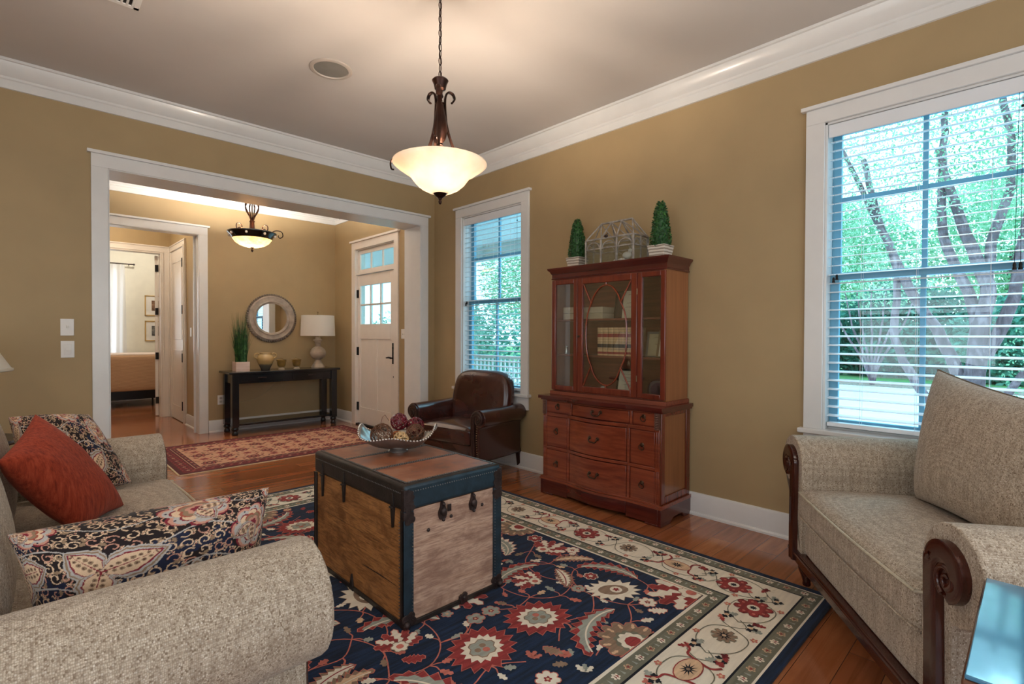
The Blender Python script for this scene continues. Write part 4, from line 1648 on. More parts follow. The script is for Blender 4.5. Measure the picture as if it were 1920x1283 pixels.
# ---------------- red Persian runner in the foyer
RP = {'crimson': pile('runner_crimson_wool', C(120, 30, 40)), 'brown': pile('runner_brown_wool', C(92, 36, 36)), 'cream': pile('runner_cream_wool', C(208, 162, 132), .1),
      'salmon': pile('runner_salmon_wool', C(176, 88, 80), .15), 'plum': pile('runner_plum_wool', C(92, 34, 40)), 'fringe': pile('runner_fringe', C(214, 196, 160), .1),
      'olive': pile('runner_olive_wool', C(120, 92, 60), .12)}
rr = RugArt(RP)
x0, x1, y0, y1 = 1.0, 3.15, 5.145, 6.52
rr.b.box(x0, x1, y0, y1, 0, .008, rr.names.index('plum'))
zc = .008
rr.base = zc
rr.b.box(x0 - .014, x0, y0, y1, 0, .006, rr.names.index('fringe'))
rr.b.box(x1, x1 + .014, y0, y1, 0, .006, rr.names.index('fringe'))
rr.b.box(x0, x1, y0 - .010, y0, 0, .006, rr.names.index('fringe'))


def rfr(f, col, z): rr.poly([(x0 + f, y0 + f), (x1 - f, y0 + f), (x1 - f, y1 - f), (x0 + f, y1 - f)], col, z)


rfr(.02, 'brown', zc + .0003)
rfr(.035, 'crimson', zc + .0006)
rfr(.135, 'brown', zc + .0009)
rfr(.145, 'cream', zc + .0012)
rfr(.152, 'plum', zc + .0014)
rfr(.185, 'brown', zc + .0016)
rfr(.195, 'cream', zc + .0018)
rnd = random.Random(5)


def rwalk(f, step):
    out = []
    for (ax, ay, bx, by, a) in ((x0 + f, y0 + f, x1 - f, y0 + f, 0), (x1 - f, y0 + f, x1 - f, y1 - f, PI / 2), (x1 - f, y1 - f, x0 + f, y1 - f, PI), (x0 + f, y1 - f, x0 + f, y0 + f, -PI / 2)):
        Ln = math.hypot(bx - ax, by - ay)
        n = round(Ln / step)
        for i in range(n):
            t = (i + .5) / n
            out.append((ax + (bx - ax) * t, ay + (by - ay) * t, a, i))
    return out


for x, y, a, i in rwalk(.085, .075):
    rr.poly(rot2(m_petal(3, .018, .032, 6, .7), a, (x, y)), ('brown', 'plum')[i % 2], zc + .002)
    rr.poly(rot2(m_petal(3, .010, .020, 5, .7), a, (x, y)), ('salmon', 'cream')[i % 2], zc + .0023)
    rr.poly(rot2(m_ribbon([(-.035, -.03), (-.01, -.038), (.012, .034), (.038, .03)], .006), a, (x, y)), 'salmon', zc + .0018)
for x, y, a, i in rwalk(.168, .04):
    rr.poly(rot2(m_leaf(.03, .009, 2), a + .5, (x, y)), ('salmon', 'cream', 'crimson')[i % 3], zc + .0021)
fx, fy = x0 + .2, y0 + .2
nx, ny = 9, 5
sx_, sy_ = (x1 - x0 - .4) / nx, (y1 - y0 - .4) / ny
for i in range(nx):
    for j in range(ny):
        cx, cy = fx + (i + .5) * sx_, fy + (j + .5) * sy_
        z = zc + .0024
        if (i + j) % 2 == 0:
            rr.poly(m_petal(3, .055, .072, 8, .7, .2, (cx, cy)), 'brown', z)
            rr.poly(m_petal(3, .042, .056, 8, .7, .2, (cx, cy)), 'salmon', z + .0003)
            rr.poly(m_petal(3, .028, .040, 8, .7, .2, (cx, cy)), 'plum', z + .0006)
            rr.poly(m_circle((cx, cy), .014, 8), 'cream', z + .0009)
        else:
            rr.poly(m_petal(2, .030, .062, 8, 1, 0, (cx, cy), pointed=True), 'salmon', z)
            rr.poly(m_petal(3, .018, .030, 6, .7, 0, (cx, cy)), 'crimson', z + .0003)
        for k in range(10):
            an = rnd.uniform(0, 6.28)
            d = rnd.uniform(.075, .11)
            c = (cx + d * math.cos(an), cy + d * math.sin(an))
            if not (fx + .01 < c[0] < x1 - .21 and fy + .01 < c[1] < y1 - .21): continue
            t = rnd.random()
            if t < .6: rr.poly(rot2(m_leaf(rnd.uniform(.03, .05), .010, 3, .3), rnd.uniform(0, 6.28), c), rnd.choice(('salmon', 'crimson', 'brown', 'olive', 'salmon')), z - .0003)
            else: rr.poly(m_petal(3, .008, .016, 5, .7, 0, c), rnd.choice(('crimson', 'brown', 'salmon')), z - .0002)
o = rr.b.build('runner_rug', rr.mats, smooth=False)
tag(o, 'red and cream Persian style rug on the foyer floor before the console table', 'rug')
# ================================================================ TRUNK
RUGZ = .0172


def trunkwood(name, c1, c2, dark, st):
    m = Mat(name)
    g = m.noise(m.coords(st, (.05, .04, 0)), 1.6, 7, .68, .7)
    c = m.ramp(g, [(.3, c1), (.55, c2), (.75, tuple(min(1, x * 1.12) for x in c2[:3]) + (1,))])
    f = m.noise(m.coords((st[0] * 5, st[1] * 5, st[2] * 6), (.05, .04, 0)), 1.0, 3)
    c = m.mix(m.ramp(f, [(.34, (.55, .55, .55, 1)), (.52, (0, 0, 0, 1))]), c, dark)
    bl = m.noise(m.coords((1, 1, 2.2)), 5.5, 5, .7, .6)
    c = m.mix(m.ramp(bl, [(.36, (.85, .85, .85, 1)), (.56, (0, 0, 0, 1))]), c, tuple((a + b) * .45 for a, b in zip(c1[:3], dark[:3])) + (1,))
    sp = m.noise(m.coords(), 60, 3, .8)
    c = m.mix(m.ramp(sp, [(.66, (0, 0, 0, 1)), (.74, (.8, .8, .8, 1))]), c, dark)
    m.bsdf(c, .55, 0, m.bump(f, .35, .002), .35)
    return m.m


M_pine = trunkwood('aged_pine_board', C(156, 102, 56), C(190, 134, 80), C(92, 54, 32), (3, 3, 26))
M_oakend = trunkwood('worn_oak_end_board', C(178, 140, 116), C(206, 172, 148), C(128, 92, 82), (3, 3, 26))
tl = Mat('worn_trunk_top_leather')
v = tl.coords()
n1 = tl.noise(v, 9, 5, .65, .4)
cc = tl.ramp(n1, [(.3, C(96, 60, 46)), (.5, C(146, 90, 62)), (.62, C(158, 112, 88)), (.8, C(136, 124, 118))])
tl.bsdf(cc, tl.ramp(n1, [(.3, (.35, .35, .35, 1)), (.7, (.55, .55, .55, 1))]), 0, tl.bump(n1, .2, .002), .5)
M_trunktop = tl.m
M_blueedge = plain('worn_blue_black_fibre_edge', C(36, 56, 68), .42, .1, var=.2, scale=20, bump=.3, bscale=120)
M_blackedge = plain('worn_black_fibre_edge', C(46, 38, 34), .45, .1, var=.25, scale=20, bump=.3, bscale=120)
M_iron = plain('rusty_iron', C(70, 58, 56), .45, .6, var=.25, scale=30, bump=.3, bscale=150)
M_nail = plain('steel_nail', C(120, 118, 116), .4, .8)
TX0, TX1, TY0, TY1, TZ = 1.125, 1.662, 1.79, 2.665, .606
T = thing('trunk', 'antique wooden steamer trunk with blue-black metal edging, on the blue rug', 'trunk', ((TX0 + TX1) / 2, (TY0 + TY1) / 2, RUGZ))
hx, hy, hz = (TX1 - TX0) / 2, (TY1 - TY0) / 2, TZ - RUGZ
zs = hz - .108
b = MB()
b.box(-hx + .006, hx - .006, -hy + .008, hy - .008, 0.004, zs)
b.mi = [0] * 6
b.mi = [0, 0, 1, 0, 1, 0]   # bottom, top, -y, +x, +y, -x
o = b.build('body', [M_pine, M_oakend], T, smooth=False)
# the crack in the long side and the board joints
b = MB()
b.prism([(-hy + .05, .155), (-.06, .150), (-.10, .154), (-.25, .158)], -hx + .0055, -hx + .0065, 'yz')
b.box(-hx + .0055, -hx + .0065, -hy + .03, hy - .03, .2975, .2985)
b.build('board_joint', M_iron, T, smooth=False)
# lid: fibre band with leather top panels
b = MB()
b.box(-hx, hx, -hy, hy, zs, hz)
b.mi = [0, 0, 1, 0, 1, 0]
b.build('lid', [M_blackedge, M_blueedge], T, bevel=.016, bseg=4)
b = MB()
ys = [-hy + .038, -hy + .31, -hy + .58, hy - .038]
for k in range(3):
    b.box(-hx + .036, hx - .036, ys[k] + (.012 if k else 0), ys[k + 1] - (.012 if k < 2 else 0), hz - .003, hz + .0012)
b.build('top_panel', M_trunktop, T, bevel=.001)
b = MB()
for y in ys[1:3]: b.box(-hx + .03, hx - .03, y - .012, y + .012, hz - .002, hz + .0026)
b.box(-hx + .022, -hx + .036, -hy + .03, hy - .03, hz - .002, hz + .002).box(hx - .036, hx - .022, -hy + .03, hy - .03, hz - .002, hz + .002)
b.box(-hx + .03, hx - .03, -hy + .022, -hy + .038, hz - .002, hz + .002).box(-hx + .03, hx - .03, hy - .038, hy - .022, hz - .002, hz + .002)
b.build('top_strap', M_blackedge, T, bevel=.001)
# nails
b = MB()


def nails(b, p0, p1, step, r=.0032, ax='z'):
    p0, p1 = Vector(p0), Vector(p1)
    n = max(1, int((p1 - p0).length / step))
    b = MB()
    for i in range(n + 1):
        q = p0.lerp(p1, i / n)
        b.sphere(tuple(q), r, 6, 4)
    b.build('nail_row', M_nail, T)


for y in ys[1:3]:
    for d in (-.008, .008): nails(b, (-hx + .04, y + d, hz + .0026), (hx - .04, y + d, hz + .0026), .013, .0034)
for sx in (-1, 1): nails(b, (sx * (hx - .029), -hy + .03, hz + .002), (sx * (hx - .029), hy - .03, hz + .002), .0125, .0032)
for sy in (-1, 1): nails(b, (-hx + .03, sy * (hy - .030), hz + .002), (hx - .03, sy * (hy - .030), hz + .002), .0125, .0032)
nails(b, (-hx - .0005, -hy + .03, hz - .035), (-hx - .0005, hy - .03, hz - .035), .0125, .003)
nails(b, (-hx + .03, -hy - .0005, hz - .030), (hx - .03, -hy - .0005, hz - .030), .0125, .003)
for x in (-hx + .040, hx - .040): nails(b, (x, -hy - .002, .03), (x, -hy - .002, zs - .05), .014, .0028)
nails(b, (-hx - .002, -hy + .034, .03), (-hx - .002, -hy + .034, zs - .05), .014, .0028)
# edge bands of the body
b = MB()
w = .046
for sx in (-1, 1):
    xa, xb = sorted((sx * (hx + .0015), sx * (hx - w)))
    b.box(xa, xb, -hy - .001, -hy + .010, 0.0, zs, 1)
    b.box(xa, xb, hy - .010, hy + .001, 0.0, zs, 1)
    for sy in (-1, 1):
        ya, yb = sorted((sy * (hy + .0005), sy * (hy - .03)))
        xa, xb = sorted((sx * (hx + .0015), sx * (hx - .008)))
        b.box(xa, xb, ya, yb, 0.0, zs, 0)
b.box(-hx, hx, -hy - .001, -hy + .01, 0, .020, 0).box(-hx, hx, hy - .01, hy + .001, 0, .02, 0)
b.box(-hx - .001, -hx + .008, -hy, hy, 0, .020, 0).box(hx - .008, hx + .001, -hy, hy, 0, .02, 0)
b.build('edge_band', [M_blackedge, M_blueedge], T, bevel=.002)
# corner irons: rounded lobed plates
b = MB()


def lobed(cx, cz, r): return m_petal(5, r * .72, r, 4, .6, .3, (cx, cz))


for sx in (-1, 1):
    b = MB()
    for q, (cz, r) in enumerate(((hz - .048, .026), (hz - .088, .028))): b.prism(lobed(sx * (hx - .024), cz, r), -hy - .004 - .0012 * q, -hy + .004, 'xz')
    b.box(sx * (hx + .003), sx * (hx - .026), -hy - .0035, -hy + .02, zs + .002, hz - .02)
    b.build('lid_corner_iron', M_iron, T, bevel=.001)
    b = MB().prism(lobed(sx * (hx - .024), zs - .030, .030), -hy - .004, -hy + .004, 'xz')
    b.box(sx * (hx + .003), sx * (hx - .030), -hy - .0035, -hy + .02, zs - .035, zs - .002)
    b.build('corner_iron', M_iron, T, bevel=.001)
    b = MB().prism(lobed(sx * (hx - .024), .030, .036), -hy - .004, -hy + .004, 'xz')
    b.box(sx * (hx + .0035), sx * (hx - .028), -hy - .0045, -hy + .03, 0, .035)
    b.sphere((sx * (hx - .010), -hy - .004, .016), .016, 10, 6)
    b.build('corner_iron', M_iron, T, bevel=.001)
b = MB()
b.prism(m_petal(4, .020, .028, 4, .6, .3, (.04, .022)), -hy - .006, -hy + .002, 'xz')
b.sphere((.04, -hy - .005, .026), .010, 8, 6)
b.build('base_catch', M_iron, T, bevel=.001)
# draw-bolt latches on the end and screw heads
for x in (-.075, .095):
    b = MB()
    b.prism(smoothpts([(x - .014, zs - .072, 0), (x - .020, zs - .045, 0), (x - .010, zs - .02, 0), (x - .008, zs - .004, 0), (x, zs + .004, 0), (x + .008, zs - .004, 0), (x + .010, zs - .02, 0), (x + .020, zs - .045, 0), (x + .013, zs - .072, 0)], 3) and
            [(p.x, p.y) for p in smoothpts([(x - .014, zs - .072, 0), (x - .020, zs - .045, 0), (x - .010, zs - .02, 0), (x - .008, zs - .004, 0), (x, zs + .004, 0), (x + .008, zs - .004, 0), (x + .010, zs - .02, 0), (x + .020, zs - .045, 0), (x + .013, zs - .072, 0)], 3)], -hy - .006, -hy + .009, 'xz')
    b.sphere((x, -hy - .008, zs - .040), .016, 12, 8, sc=(1, .7, 1.15))
    b.sphere((x, -hy - .008, zs - .008), .008, 10, 6)
    b.sphere((x, -hy - .006, zs - .075), .008, 10, 6)
    if x < 0: b.box(x + .018, x + .036, -hy - .014, -hy - .010, zs - .042, zs - .012)
    b.build('latch', M_iron, T)
for x, z in ((-.145, zs - .105), (-.025, zs - .075), (.155, zs - .065)): MB().sphere((x, -hy + .006, z), .008, 10, 6, sc=(1, .6, 1)).build('screw_head', M_iron, T)
# strap hinges on the long side
for y in (hy - .10, .10, -hy + .09):
    b = MB()
    zt = zs + .06
    for (za, zb_, wa, wb_) in ((zs - .085 if y < 0.2 else zs - .11, zs - .0, .004, .013), (zs - .0, zt, .013, .006)):
        b.add([(-hx - .004, y - wa, za), (-hx - .004, y + wa, za), (-hx - .004, y + wb_, zb_), (-hx - .004, y - wb_, zb_),
               (-hx + .009, y - wa, za), (-hx + .009, y + wa, za), (-hx + .009, y + wb_, zb_), (-hx + .009, y - wb_, zb_)],
              [(0, 1, 2, 3), (7, 6, 5, 4), (0, 4, 5, 1), (1, 5, 6, 2), (2, 6, 7, 3), (3, 7, 4, 0)])
    b.tube([(-hx - .006, y - .014, zs), (-hx - .006, y + .014, zs)], .005, 8)
    b.build('strap_hinge', M_blackedge, T, bevel=.001)
b = MB()
b.add([(-hx - .003, -.24 + .26 - .02, 0), (-hx - .003, .02 + .02, 0), (-hx - .003, .02, .075), (-hx + .008, 0, 0), (-hx + .008, .04, 0), (-hx + .008, .02, .075)],
      [(0, 1, 2), (5, 4, 3), (0, 3, 4, 1), (1, 4, 5, 2), (2, 5, 3, 0)])
b.build('pointed_brace', M_blackedge, T)

# ---------------- pewter bowl with twig balls
M_pewter = plain('pewter', C(170, 168, 164), .28, .85, var=.12, scale=18, bump=.15, bscale=70)
BC = Vector((1.437, 2.345, TZ + .0026))
BW = thing('decorative_bowl', 'pewter footed bowl with a beaded wavy rim on top of the trunk', 'bowl', BC, 0)
BW.rotation_euler = (0, 0, math.radians(-44))
NA, NR = 72, 14


def bowl_pt(a, t, inner=0.0):
    # a squarish plan, long axis along x, corners at the ends swept up
    c, s = math.cos(a), math.sin(a)
    sup = (abs(c) ** 3.2 + abs(s) ** 3.2) ** (-1 / 3.2)
    R = Vector((.195 * c * sup, .135 * s * sup, 0))
    z = .020 + .058 * t ** 2.0 + .050 * t ** 4 * (abs(c) ** 3) + .012 * t ** 4 * math.cos(4 * a)
    k = .22 + .78 * t
    return (R.x * k, R.y * k, z + inner * (1 if t < .98 else .2))


b = MB()
vs, fs = [], []
for lay, inn in ((0, 0.0), (1, .005)):
    for i in range(NR + 1):
        for k in range(NA):
            vs.append(bowl_pt(2 * PI * k / NA, i / NR, inn))
nb = (NR + 1) * NA
for i in range(NR):
    for k in range(NA):
        l = (k + 1) % NA
        fs.append((i * NA + l, i * NA + k, (i + 1) * NA + k, (i + 1) * NA + l))
        fs.append((nb + i * NA + k, nb + i * NA + l, nb + (i + 1) * NA + l, nb + (i + 1) * NA + k))
for k in range(NA):
    l = (k + 1) % NA
    fs.append((NR * NA + l, NR * NA + k, nb + NR * NA + k, nb + NR * NA + l))
fs.append(tuple(range(NA)))
fs.append(tuple(reversed(range(nb, nb + NA))))
b.add(vs, fs)
b.build('dish', M_pewter, BW, angle=180)
MB().lathe([(.050, 0), (.051, .006), (.044, .016), (.046, .022), (.03, .03)], (0, 0, 0), 32).build('foot', M_pewter, BW)
b = MB()
tot = 84
for k in range(tot):
    p = bowl_pt(2 * PI * k / tot, 1.0, .002)
    b.sphere((p[0] * 1.01, p[1] * 1.01, p[2] + .001), .0052, 8, 5)
b.build('beaded_rim', plain('polished_pewter', C(222, 218, 212), .2, .8), BW)


def twig_ball(name, label, c, r, mat, n, tr, seed, group='decorative balls in the pewter bowl', knots=False):
    rnd = random.Random(seed)
    b = MB()
    for i in range(n):
        ax = Vector((rnd.gauss(0, 1), rnd.gauss(0, 1), rnd.gauss(0, 1))).normalized()
        u = ax.orthogonal().normalized()
        v_ = ax.cross(u)
        off = rnd.uniform(-.5, .5)
        q = math.sqrt(1 - off * off)
        ph = [rnd.uniform(0, 6.28) for _ in range(2)]
        pts = []
        m = 22
        for k in range(m):
            a = 2 * PI * k / m
            rr = r * (1 + .035 * math.sin(3 * a + ph[0]))
            pts.append(((u * math.cos(a) + v_ * math.sin(a)) * q + ax * (off + .05 * math.sin(2 * a + ph[1]))) * rr)
        b.tube(pts, tr * rnd.uniform(.7, 1.2), 5, closed=True)
    if knots:
        for i in range(90):
            d = Vector((rnd.gauss(0, 1), rnd.gauss(0, 1), rnd.gauss(0, 1))).normalized() * r
            b.sphere(tuple(d), rnd.uniform(.004, .0075), 6, 4)
    o = b.build(name, mat, None, loc=c)
    tag(o, label, 'decorative ball', group)
    return o


M_twig = plain('brown_twig', C(112, 72, 48), .6, var=.25, scale=60)
M_redtwig = plain('dark_red_lacquered_twig', C(112, 16, 34), .25, var=.25, scale=60, coat=.5)
M_cream = plain('cream_seed_pods', C(206, 170, 122), .6, var=.25, scale=60)
M_rustt = plain('orange_brown_twig', C(168, 96, 48), .6, var=.25, scale=60)
vx = Vector((.719, -.695, 0))
vy = Vector((.695, .719, 0))


def bp(dx, dy, dz): return tuple(BC + vx * dx + vy * dy + Vector((0, 0, dz)))


twig_ball('twig_ball', 'large open brown twig ball at the left in the pewter bowl', bp(-.078, -.03, .092), .057, M_twig, 20, .0020, 1)
twig_ball('twig_ball', 'brown twig ball at the right in the pewter bowl', bp(.092, -.005, .098), .046, M_twig, 26, .0019, 2)
twig_ball('wicker_ball', 'dark red lacquered twig ball on top of the pile in the bowl', bp(-.005, .045, .148), .044, M_redtwig, 30, .0020, 3)
twig_ball('wicker_ball', 'second dark red twig ball, behind the right brown ball in the bowl', bp(.075, .08, .118), .046, M_redtwig, 28, .0020, 4)
twig_ball('pod_ball', 'small cream knobbly ball at the front of the pewter bowl', bp(.030, -.070, .076), .036, M_cream, 16, .0028, 5, knots=True)
twig_ball('twig_ball', 'small orange brown ball between the others in the pewter bowl', bp(-.005, .0, .070), .034, M_rustt, 22, .0024, 6)
b = MB()
b.tube([(-.03, 0, 0), (-.018, 0, .045), (.004, .01, .056), (.03, .012, .02)], .0013, 5)
tag(b.build('loose_twig', M_twig, None, loc=bp(-.075, .03, .13)), 'thin bent twig sticking up behind the large brown ball', 'twig')

# ================================================================ HUTCH
M_mah = wood('red_mahogany', C(116, 46, 30), C(150, 72, 44), 1, .24, .6, .6, C(70, 24, 18), .05)
M_mahd = wood('dark_red_mahogany', C(74, 22, 18), C(96, 34, 26), 1, .24, .6, .6, C(44, 14, 12), .05)
M_mahv = wood('red_mahogany_vertical', C(100, 36, 24), C(128, 52, 32), 2, .26, .5, .6, C(62, 20, 14), .05)
M_side = wood('golden_mahogany_side', C(138, 84, 50), C(160, 104, 64), 2, .33, .3, .5, C(110, 62, 34), .05)
M_inside = wood('dark_mahogany_inside', C(128, 62, 42), C(150, 78, 54), 1, .5, 0, .6, C(60, 24, 18), .03)
M_brz = plain('antique_bronze', C(84, 62, 46), .35, .85, var=.2, scale=60)
HU = thing('china_cabinet', 'red mahogany breakfront china cabinet with glass doors against the tan wall', 'cabinet', (2.94, 2.175, 0))
# local: x towards the wall, y along the wall; base front x=0 ; y -.515(near camera) .. +.515
YH = .500
XB = RX - 2.94 - .012


def bow(y, amt=.036, half=.275):
    return -amt * (1 - (y / half) ** 2) ** 1.6 if abs(y) < half else 0.0


def front_panel(b, y0, y1, z0, z1, x, th=.012, bowed=False, mi=None, n=14):
    if not bowed:
        b.box(x - th, x, y0, y1, z0, z1, mi)
        return
    P = []
    for i in range(n + 1):
        y = y0 + (y1 - y0) * i / n
        P.append((x - th + bow(y), y))
    for i in range(n, -1, -1):
        y = y0 + (y1 - y0) * i / n
        P.append((x + .012 + bow(y) * .0, y))
    b.prism(P, z0, z1, 'xy', mi)


b = MB()
b.box(0.0, XB, -YH, YH, .10, .735)
b.mi = [0, 0, 1, 0, 1, 0]
b.build('base_carcass', [M_mahv, M_side], HU, bevel=.003)
# framed side panel
for s in (-1, 1):
    b = MB()
    ya, yb = sorted((s * YH, s * (YH + .008)))
    b.box(.001, .045, ya, yb, .137, .724).box(XB - .05, XB - .001, ya, yb, .137, .724).box(.045, XB - .05, ya, yb, .137, .185).box(.045, XB - .05, ya, yb, .70, .724)
    b.build('side_frame', M_mahv, HU, bevel=.003)
# plinth with bracket cut-outs and a bowed centre
b = MB()
front_panel(b, -YH + .005, -.255, .012, .115, .0, .02)
front_panel(b, .255, YH - .005, .012, .115, .0, .02)
front_panel(b, -.255, .255, .030, .115, .0, .02, True)
for s in (-1, 1):
    ya, yb = sorted((s * (YH + .018), s * (YH - .005)))
    b.prism([(-.02, 0), (.10, 0), (.14, .035), (XB - .12, .035), (XB - .09, 0), (XB, 0), (XB, .1145), (-.02, .1145)], ya, yb, 'xz')
    ya, yb = sorted((s * (YH - .006), s * (YH - .10)))
    b.box(-.02, .0, ya, yb, 0, .012)
fixn(b.build('plinth', M_mahd, HU, bevel=.003))
b = MB()
P = [(-.026, -YH - .022), (-.026, -.26)] + [(-.026 + bow(-.26 + .52 * i / 14), -.26 + .52 * i / 14) for i in range(15)] + [(-.026, .26), (-.026, YH + .022), (XB, YH + .022), (XB, -YH - .022)]
b.prism(P, .113, .128, 'xy')
b.prism([(x * (.6 if x < 0 else 1), y) for x, y in P], .128, .136, 'xy')
fixn(b.build('plinth_moulding', M_mah, HU, bevel=.003))
# counter slab
b = MB()
b.prism([(x - (.012 if x < 0 else 0), y * 1.015) for x, y in P], .738, .762, 'xy')
b.prism([(x * (.5 if x < 0 else 1), y) for x, y in P], .725, .738, 'xy')
fixn(b.build('counter', M_mahd, HU, bevel=.004))
# rails and stiles around the drawers
rows = [(.128, .352, -.268, .250), (.372, .606, -.268, .250), (.632, .722, -.288, .222)]
# note: y runs away from the camera; dividers at +.250 / -.268
b = MB()
for z0, z1 in ((.128, .140), (.352, .372), (.606, .630), (.720, .728)):
    front_panel(b, -YH + .035, -.26, z0, z1, .0, .010)
    front_panel(b, .26, YH - .035, z0, z1, .0, .010)
    front_panel(b, -.26, .26, z0, z1, .0, .010, True)
for (z0, z1, ya, yb) in rows:
    for y in (ya, yb):
        b.box(-.012 + bow(y), .01, y - .010, y + .010, z0, z1)
for s in (-1, 1):
    ya, yb = sorted((s * YH, s * (YH - .035)))
    b.box(-.010, 0, ya, yb, .128, .728)
    for q in (.008, .020):
        for za, zb in ((.142, .3515), (.3725, .6055)): b.box(-.014, -.0095, s * (YH - q) - .003, s * (YH - q) + .003, za, zb)
b.build('drawer_rail', M_mah, HU, bevel=.0025)


def ring_pull(parent, y, z, x):
    b = MB()
    b.lathe([(.014, 0), (.015, -.003), (.008, -.006), (.005, -.014), (0, -.014)], (x, y, z + .014), 14, axis='x')
    b.T = Matrix.Translation((x - .012, y, z))
    b.tube([(0 - .004 * math.sin(a), .018 * math.cos(a), .018 * math.sin(a) - .002) for a in [2 * PI * i / 16 for i in range(16)]], .0032, 6, closed=True)
    b.T = None
    b.build('ring_pull', M_brz, parent)


def bail_pull(parent, y, z, x):
    b = MB()
    for s in (-1, 1):
        b.lathe([(.012, 0), (.011, -.004), (.007, -.006), (.006, -.014), (0, -.016)], (x, y + s * .034, z), 12, axis='x')
        b.sphere((x - .012, y + s * .034, z), .008, 10, 6)
        for k in range(5):
            a = k * 1.257
            b.sphere((x - .003, y + s * .034 + .010 * math.cos(a), z + .010 * math.sin(a)), .004, 6, 4)
    pts = [(x - .016, y - .034, z), (x - .02, y - .032, z - .016), (x - .022, y - .018, z - .026), (x - .022, y, z - .024), (x - .022, y + .018, z - .026), (x - .02, y + .032, z - .016), (x - .016, y + .034, z)]
    b.tube(smoothpts(pts, 4), .005, 8)
    b.build('bail_pull', M_brz, parent)


for (z0, z1, ya, yb) in rows:
    g = .006
    for k, (y0, y1) in enumerate(((-YH + .037, ya - .010 - g), (ya + .010 + g, yb - .010 - g), (yb + .010 + g, YH - .037))):
        b = MB()
        if k == 1: front_panel(b, y0, y1, z0 + .012 if z0 < .2 else z0 + g, z1 - g, -.0, .009, True)
        else: front_panel(b, y0, y1, z0 + .012 if z0 < .2 else z0 + g, z1 - g, -.0, .008)
        dr = fixn(b.build('drawer', M_mah, HU, bevel=.002))
        zc, yc = (z0 + z1) / 2 + .004, (y0 + y1) / 2
        if k == 1: bail_pull(dr, yc, zc + .008, -.009 + bow(yc))
        else: ring_pull(dr, yc, zc, -.008)
# carved corner brackets
for s in (-1, 1):
    b = MB()
    for k in range(7):
        z = .722 - k * .0155
        b.sphere((-.016, s * (YH - .018), z - .008), .014 * (1 - k * .07), 10, 6, sc=(.8, .9, .75))
        b.tube([(-.02, s * (YH - .030), z), (-.027, s * (YH - .018), z - .01), (-.02, s * (YH - .004), z - .004)], .0035 * (1 - k * .06), 6)
    b.box(-.018, 0, s * (YH - .034), s * YH, .62, .725)
    b.build('carved_bracket', M_brz if False else plain('gilded_carving', C(112, 78, 66), .35, .3), HU)

# upper cabinet
UX = .085
UY = .488
b = MB()
b.box(UX - .02, XB, -UY - .012, UY + .012, .762, .790)
b.box(XB - .012, XB - .0005, -UY + .02, UY - .02, .79, 1.64)
b.box(UX, XB, -UY, -UY + .02, .79, 1.66, 1).box(UX, XB, UY - .02, UY, .79, 1.66, 1)
b.box(UX + .001, XB - .0005, -UY + .02, UY - .02, 1.64, 1.659).box(UX + .001, XB - .0005, -UY + .02, UY - .02, .7905, .80)
b.build('upper_carcass', [M_inside, M_side], HU, bevel=.002)
b = MB()
prof = [(UX + .0, 1.655), (UX - .008, 1.655), (UX - .010, 1.662), (UX - .006, 1.668), (UX - .006, 1.695), (UX - .012, 1.700), (UX - .018, 1.715), (UX - .030, 1.727), (UX - .034, 1.735), (UX - .034, 1.742)]
for (k, s) in ((0, 0),):
    # mitred sweep round three sides
    vs, fs = [], []
    m = len(prof)
    for (cx_, cy_) in ((XB, -1), (0, -1), (0, 1), (XB, 1)):
        for x, z in prof:
            o_ = UX - x
            vs.append(((XB if cx_ else UX - o_), cy_ * (UY + o_), z))
    for i in range(3):
        for j in range(m - 1):
            fs.append((i * m + j, (i + 1) * m + j, (i + 1) * m + j + 1, i * m + j + 1))
    fs.append(tuple(i * m + m - 1 for i in range(4)))
    fs.append(tuple(i * m for i in reversed(range(4))))
    b.add(vs, fs)
b.build('cornice', M_mahd, HU, angle=30)
# fixed side panes and centre door.  y positions: pane (near) -.475..-.262 | door -.255..+.235 | pane (far) .242..475
def sash(y0, y1, name, fw=.038, handle=None):
    b = MB()
    z0, z1 = .80, 1.648
    x0, x1 = UX - .016, UX + .004
    b.rect_frame('x', x0, x1, y0, y1, z0, z1, fw, fw)
    o = b.build(name, M_mahv, HU, bevel=.004)
    MB().box(UX - .004, UX - .001, y0 + fw - .005, y1 - fw + .005, z0 + fw - .005, z1 - fw + .005).build('glass_pane', M_clear, o, smooth=False)
    return o


sash(-.488, -.280, 'side_frame', .034)
sash(.236, .488, 'side_frame', .036)
dr = sash(-.277, .233, 'door', .046)
gy0, gy1, gz0, gz1 = .187, -.231, .846, 1.602      # left (far) .. right (near) of the glass
def TP(u, v): return (UX - .008, gy0 + (gy1 - gy0) * u, gz1 + (gz0 - gz1) * v)
b = MB()
arc_t = [(.18, .195), (.24, .12), (.36, .05), (.49, .025), (.62, .05), (.73, .12), (.79, .195)]
arc_b = [(.18, .80), (.24, .88), (.36, .95), (.49, .975), (.62, .95), (.73, .88), (.79, .80)]
lft = [(.18, .195), (.11, .29), (.07, .42), (.07, .58), (.11, .71), (.18, .80)]
rgt = [(.79, .195), (.87, .29), (.905, .42), (.905, .58), (.87, .71), (.79, .80)]
for A_ in (arc_t, arc_b, lft, rgt, [(.18, .195), (0, -.01)], [(.79, .195), (1, -.01)], [(.18, .80), (0, 1.01)], [(.79, .80), (1, 1.01)], [(.49, .025), (.49, -.01)], [(.49, .975), (.49, 1.01)]):
    pts = smoothpts([TP(*p) for p in A_], 5) if len(A_) > 2 else [TP(*p) for p in A_]
    b.tube(pts, .0055, 6)
b.build('tracery', M_mah, dr)
b = MB()
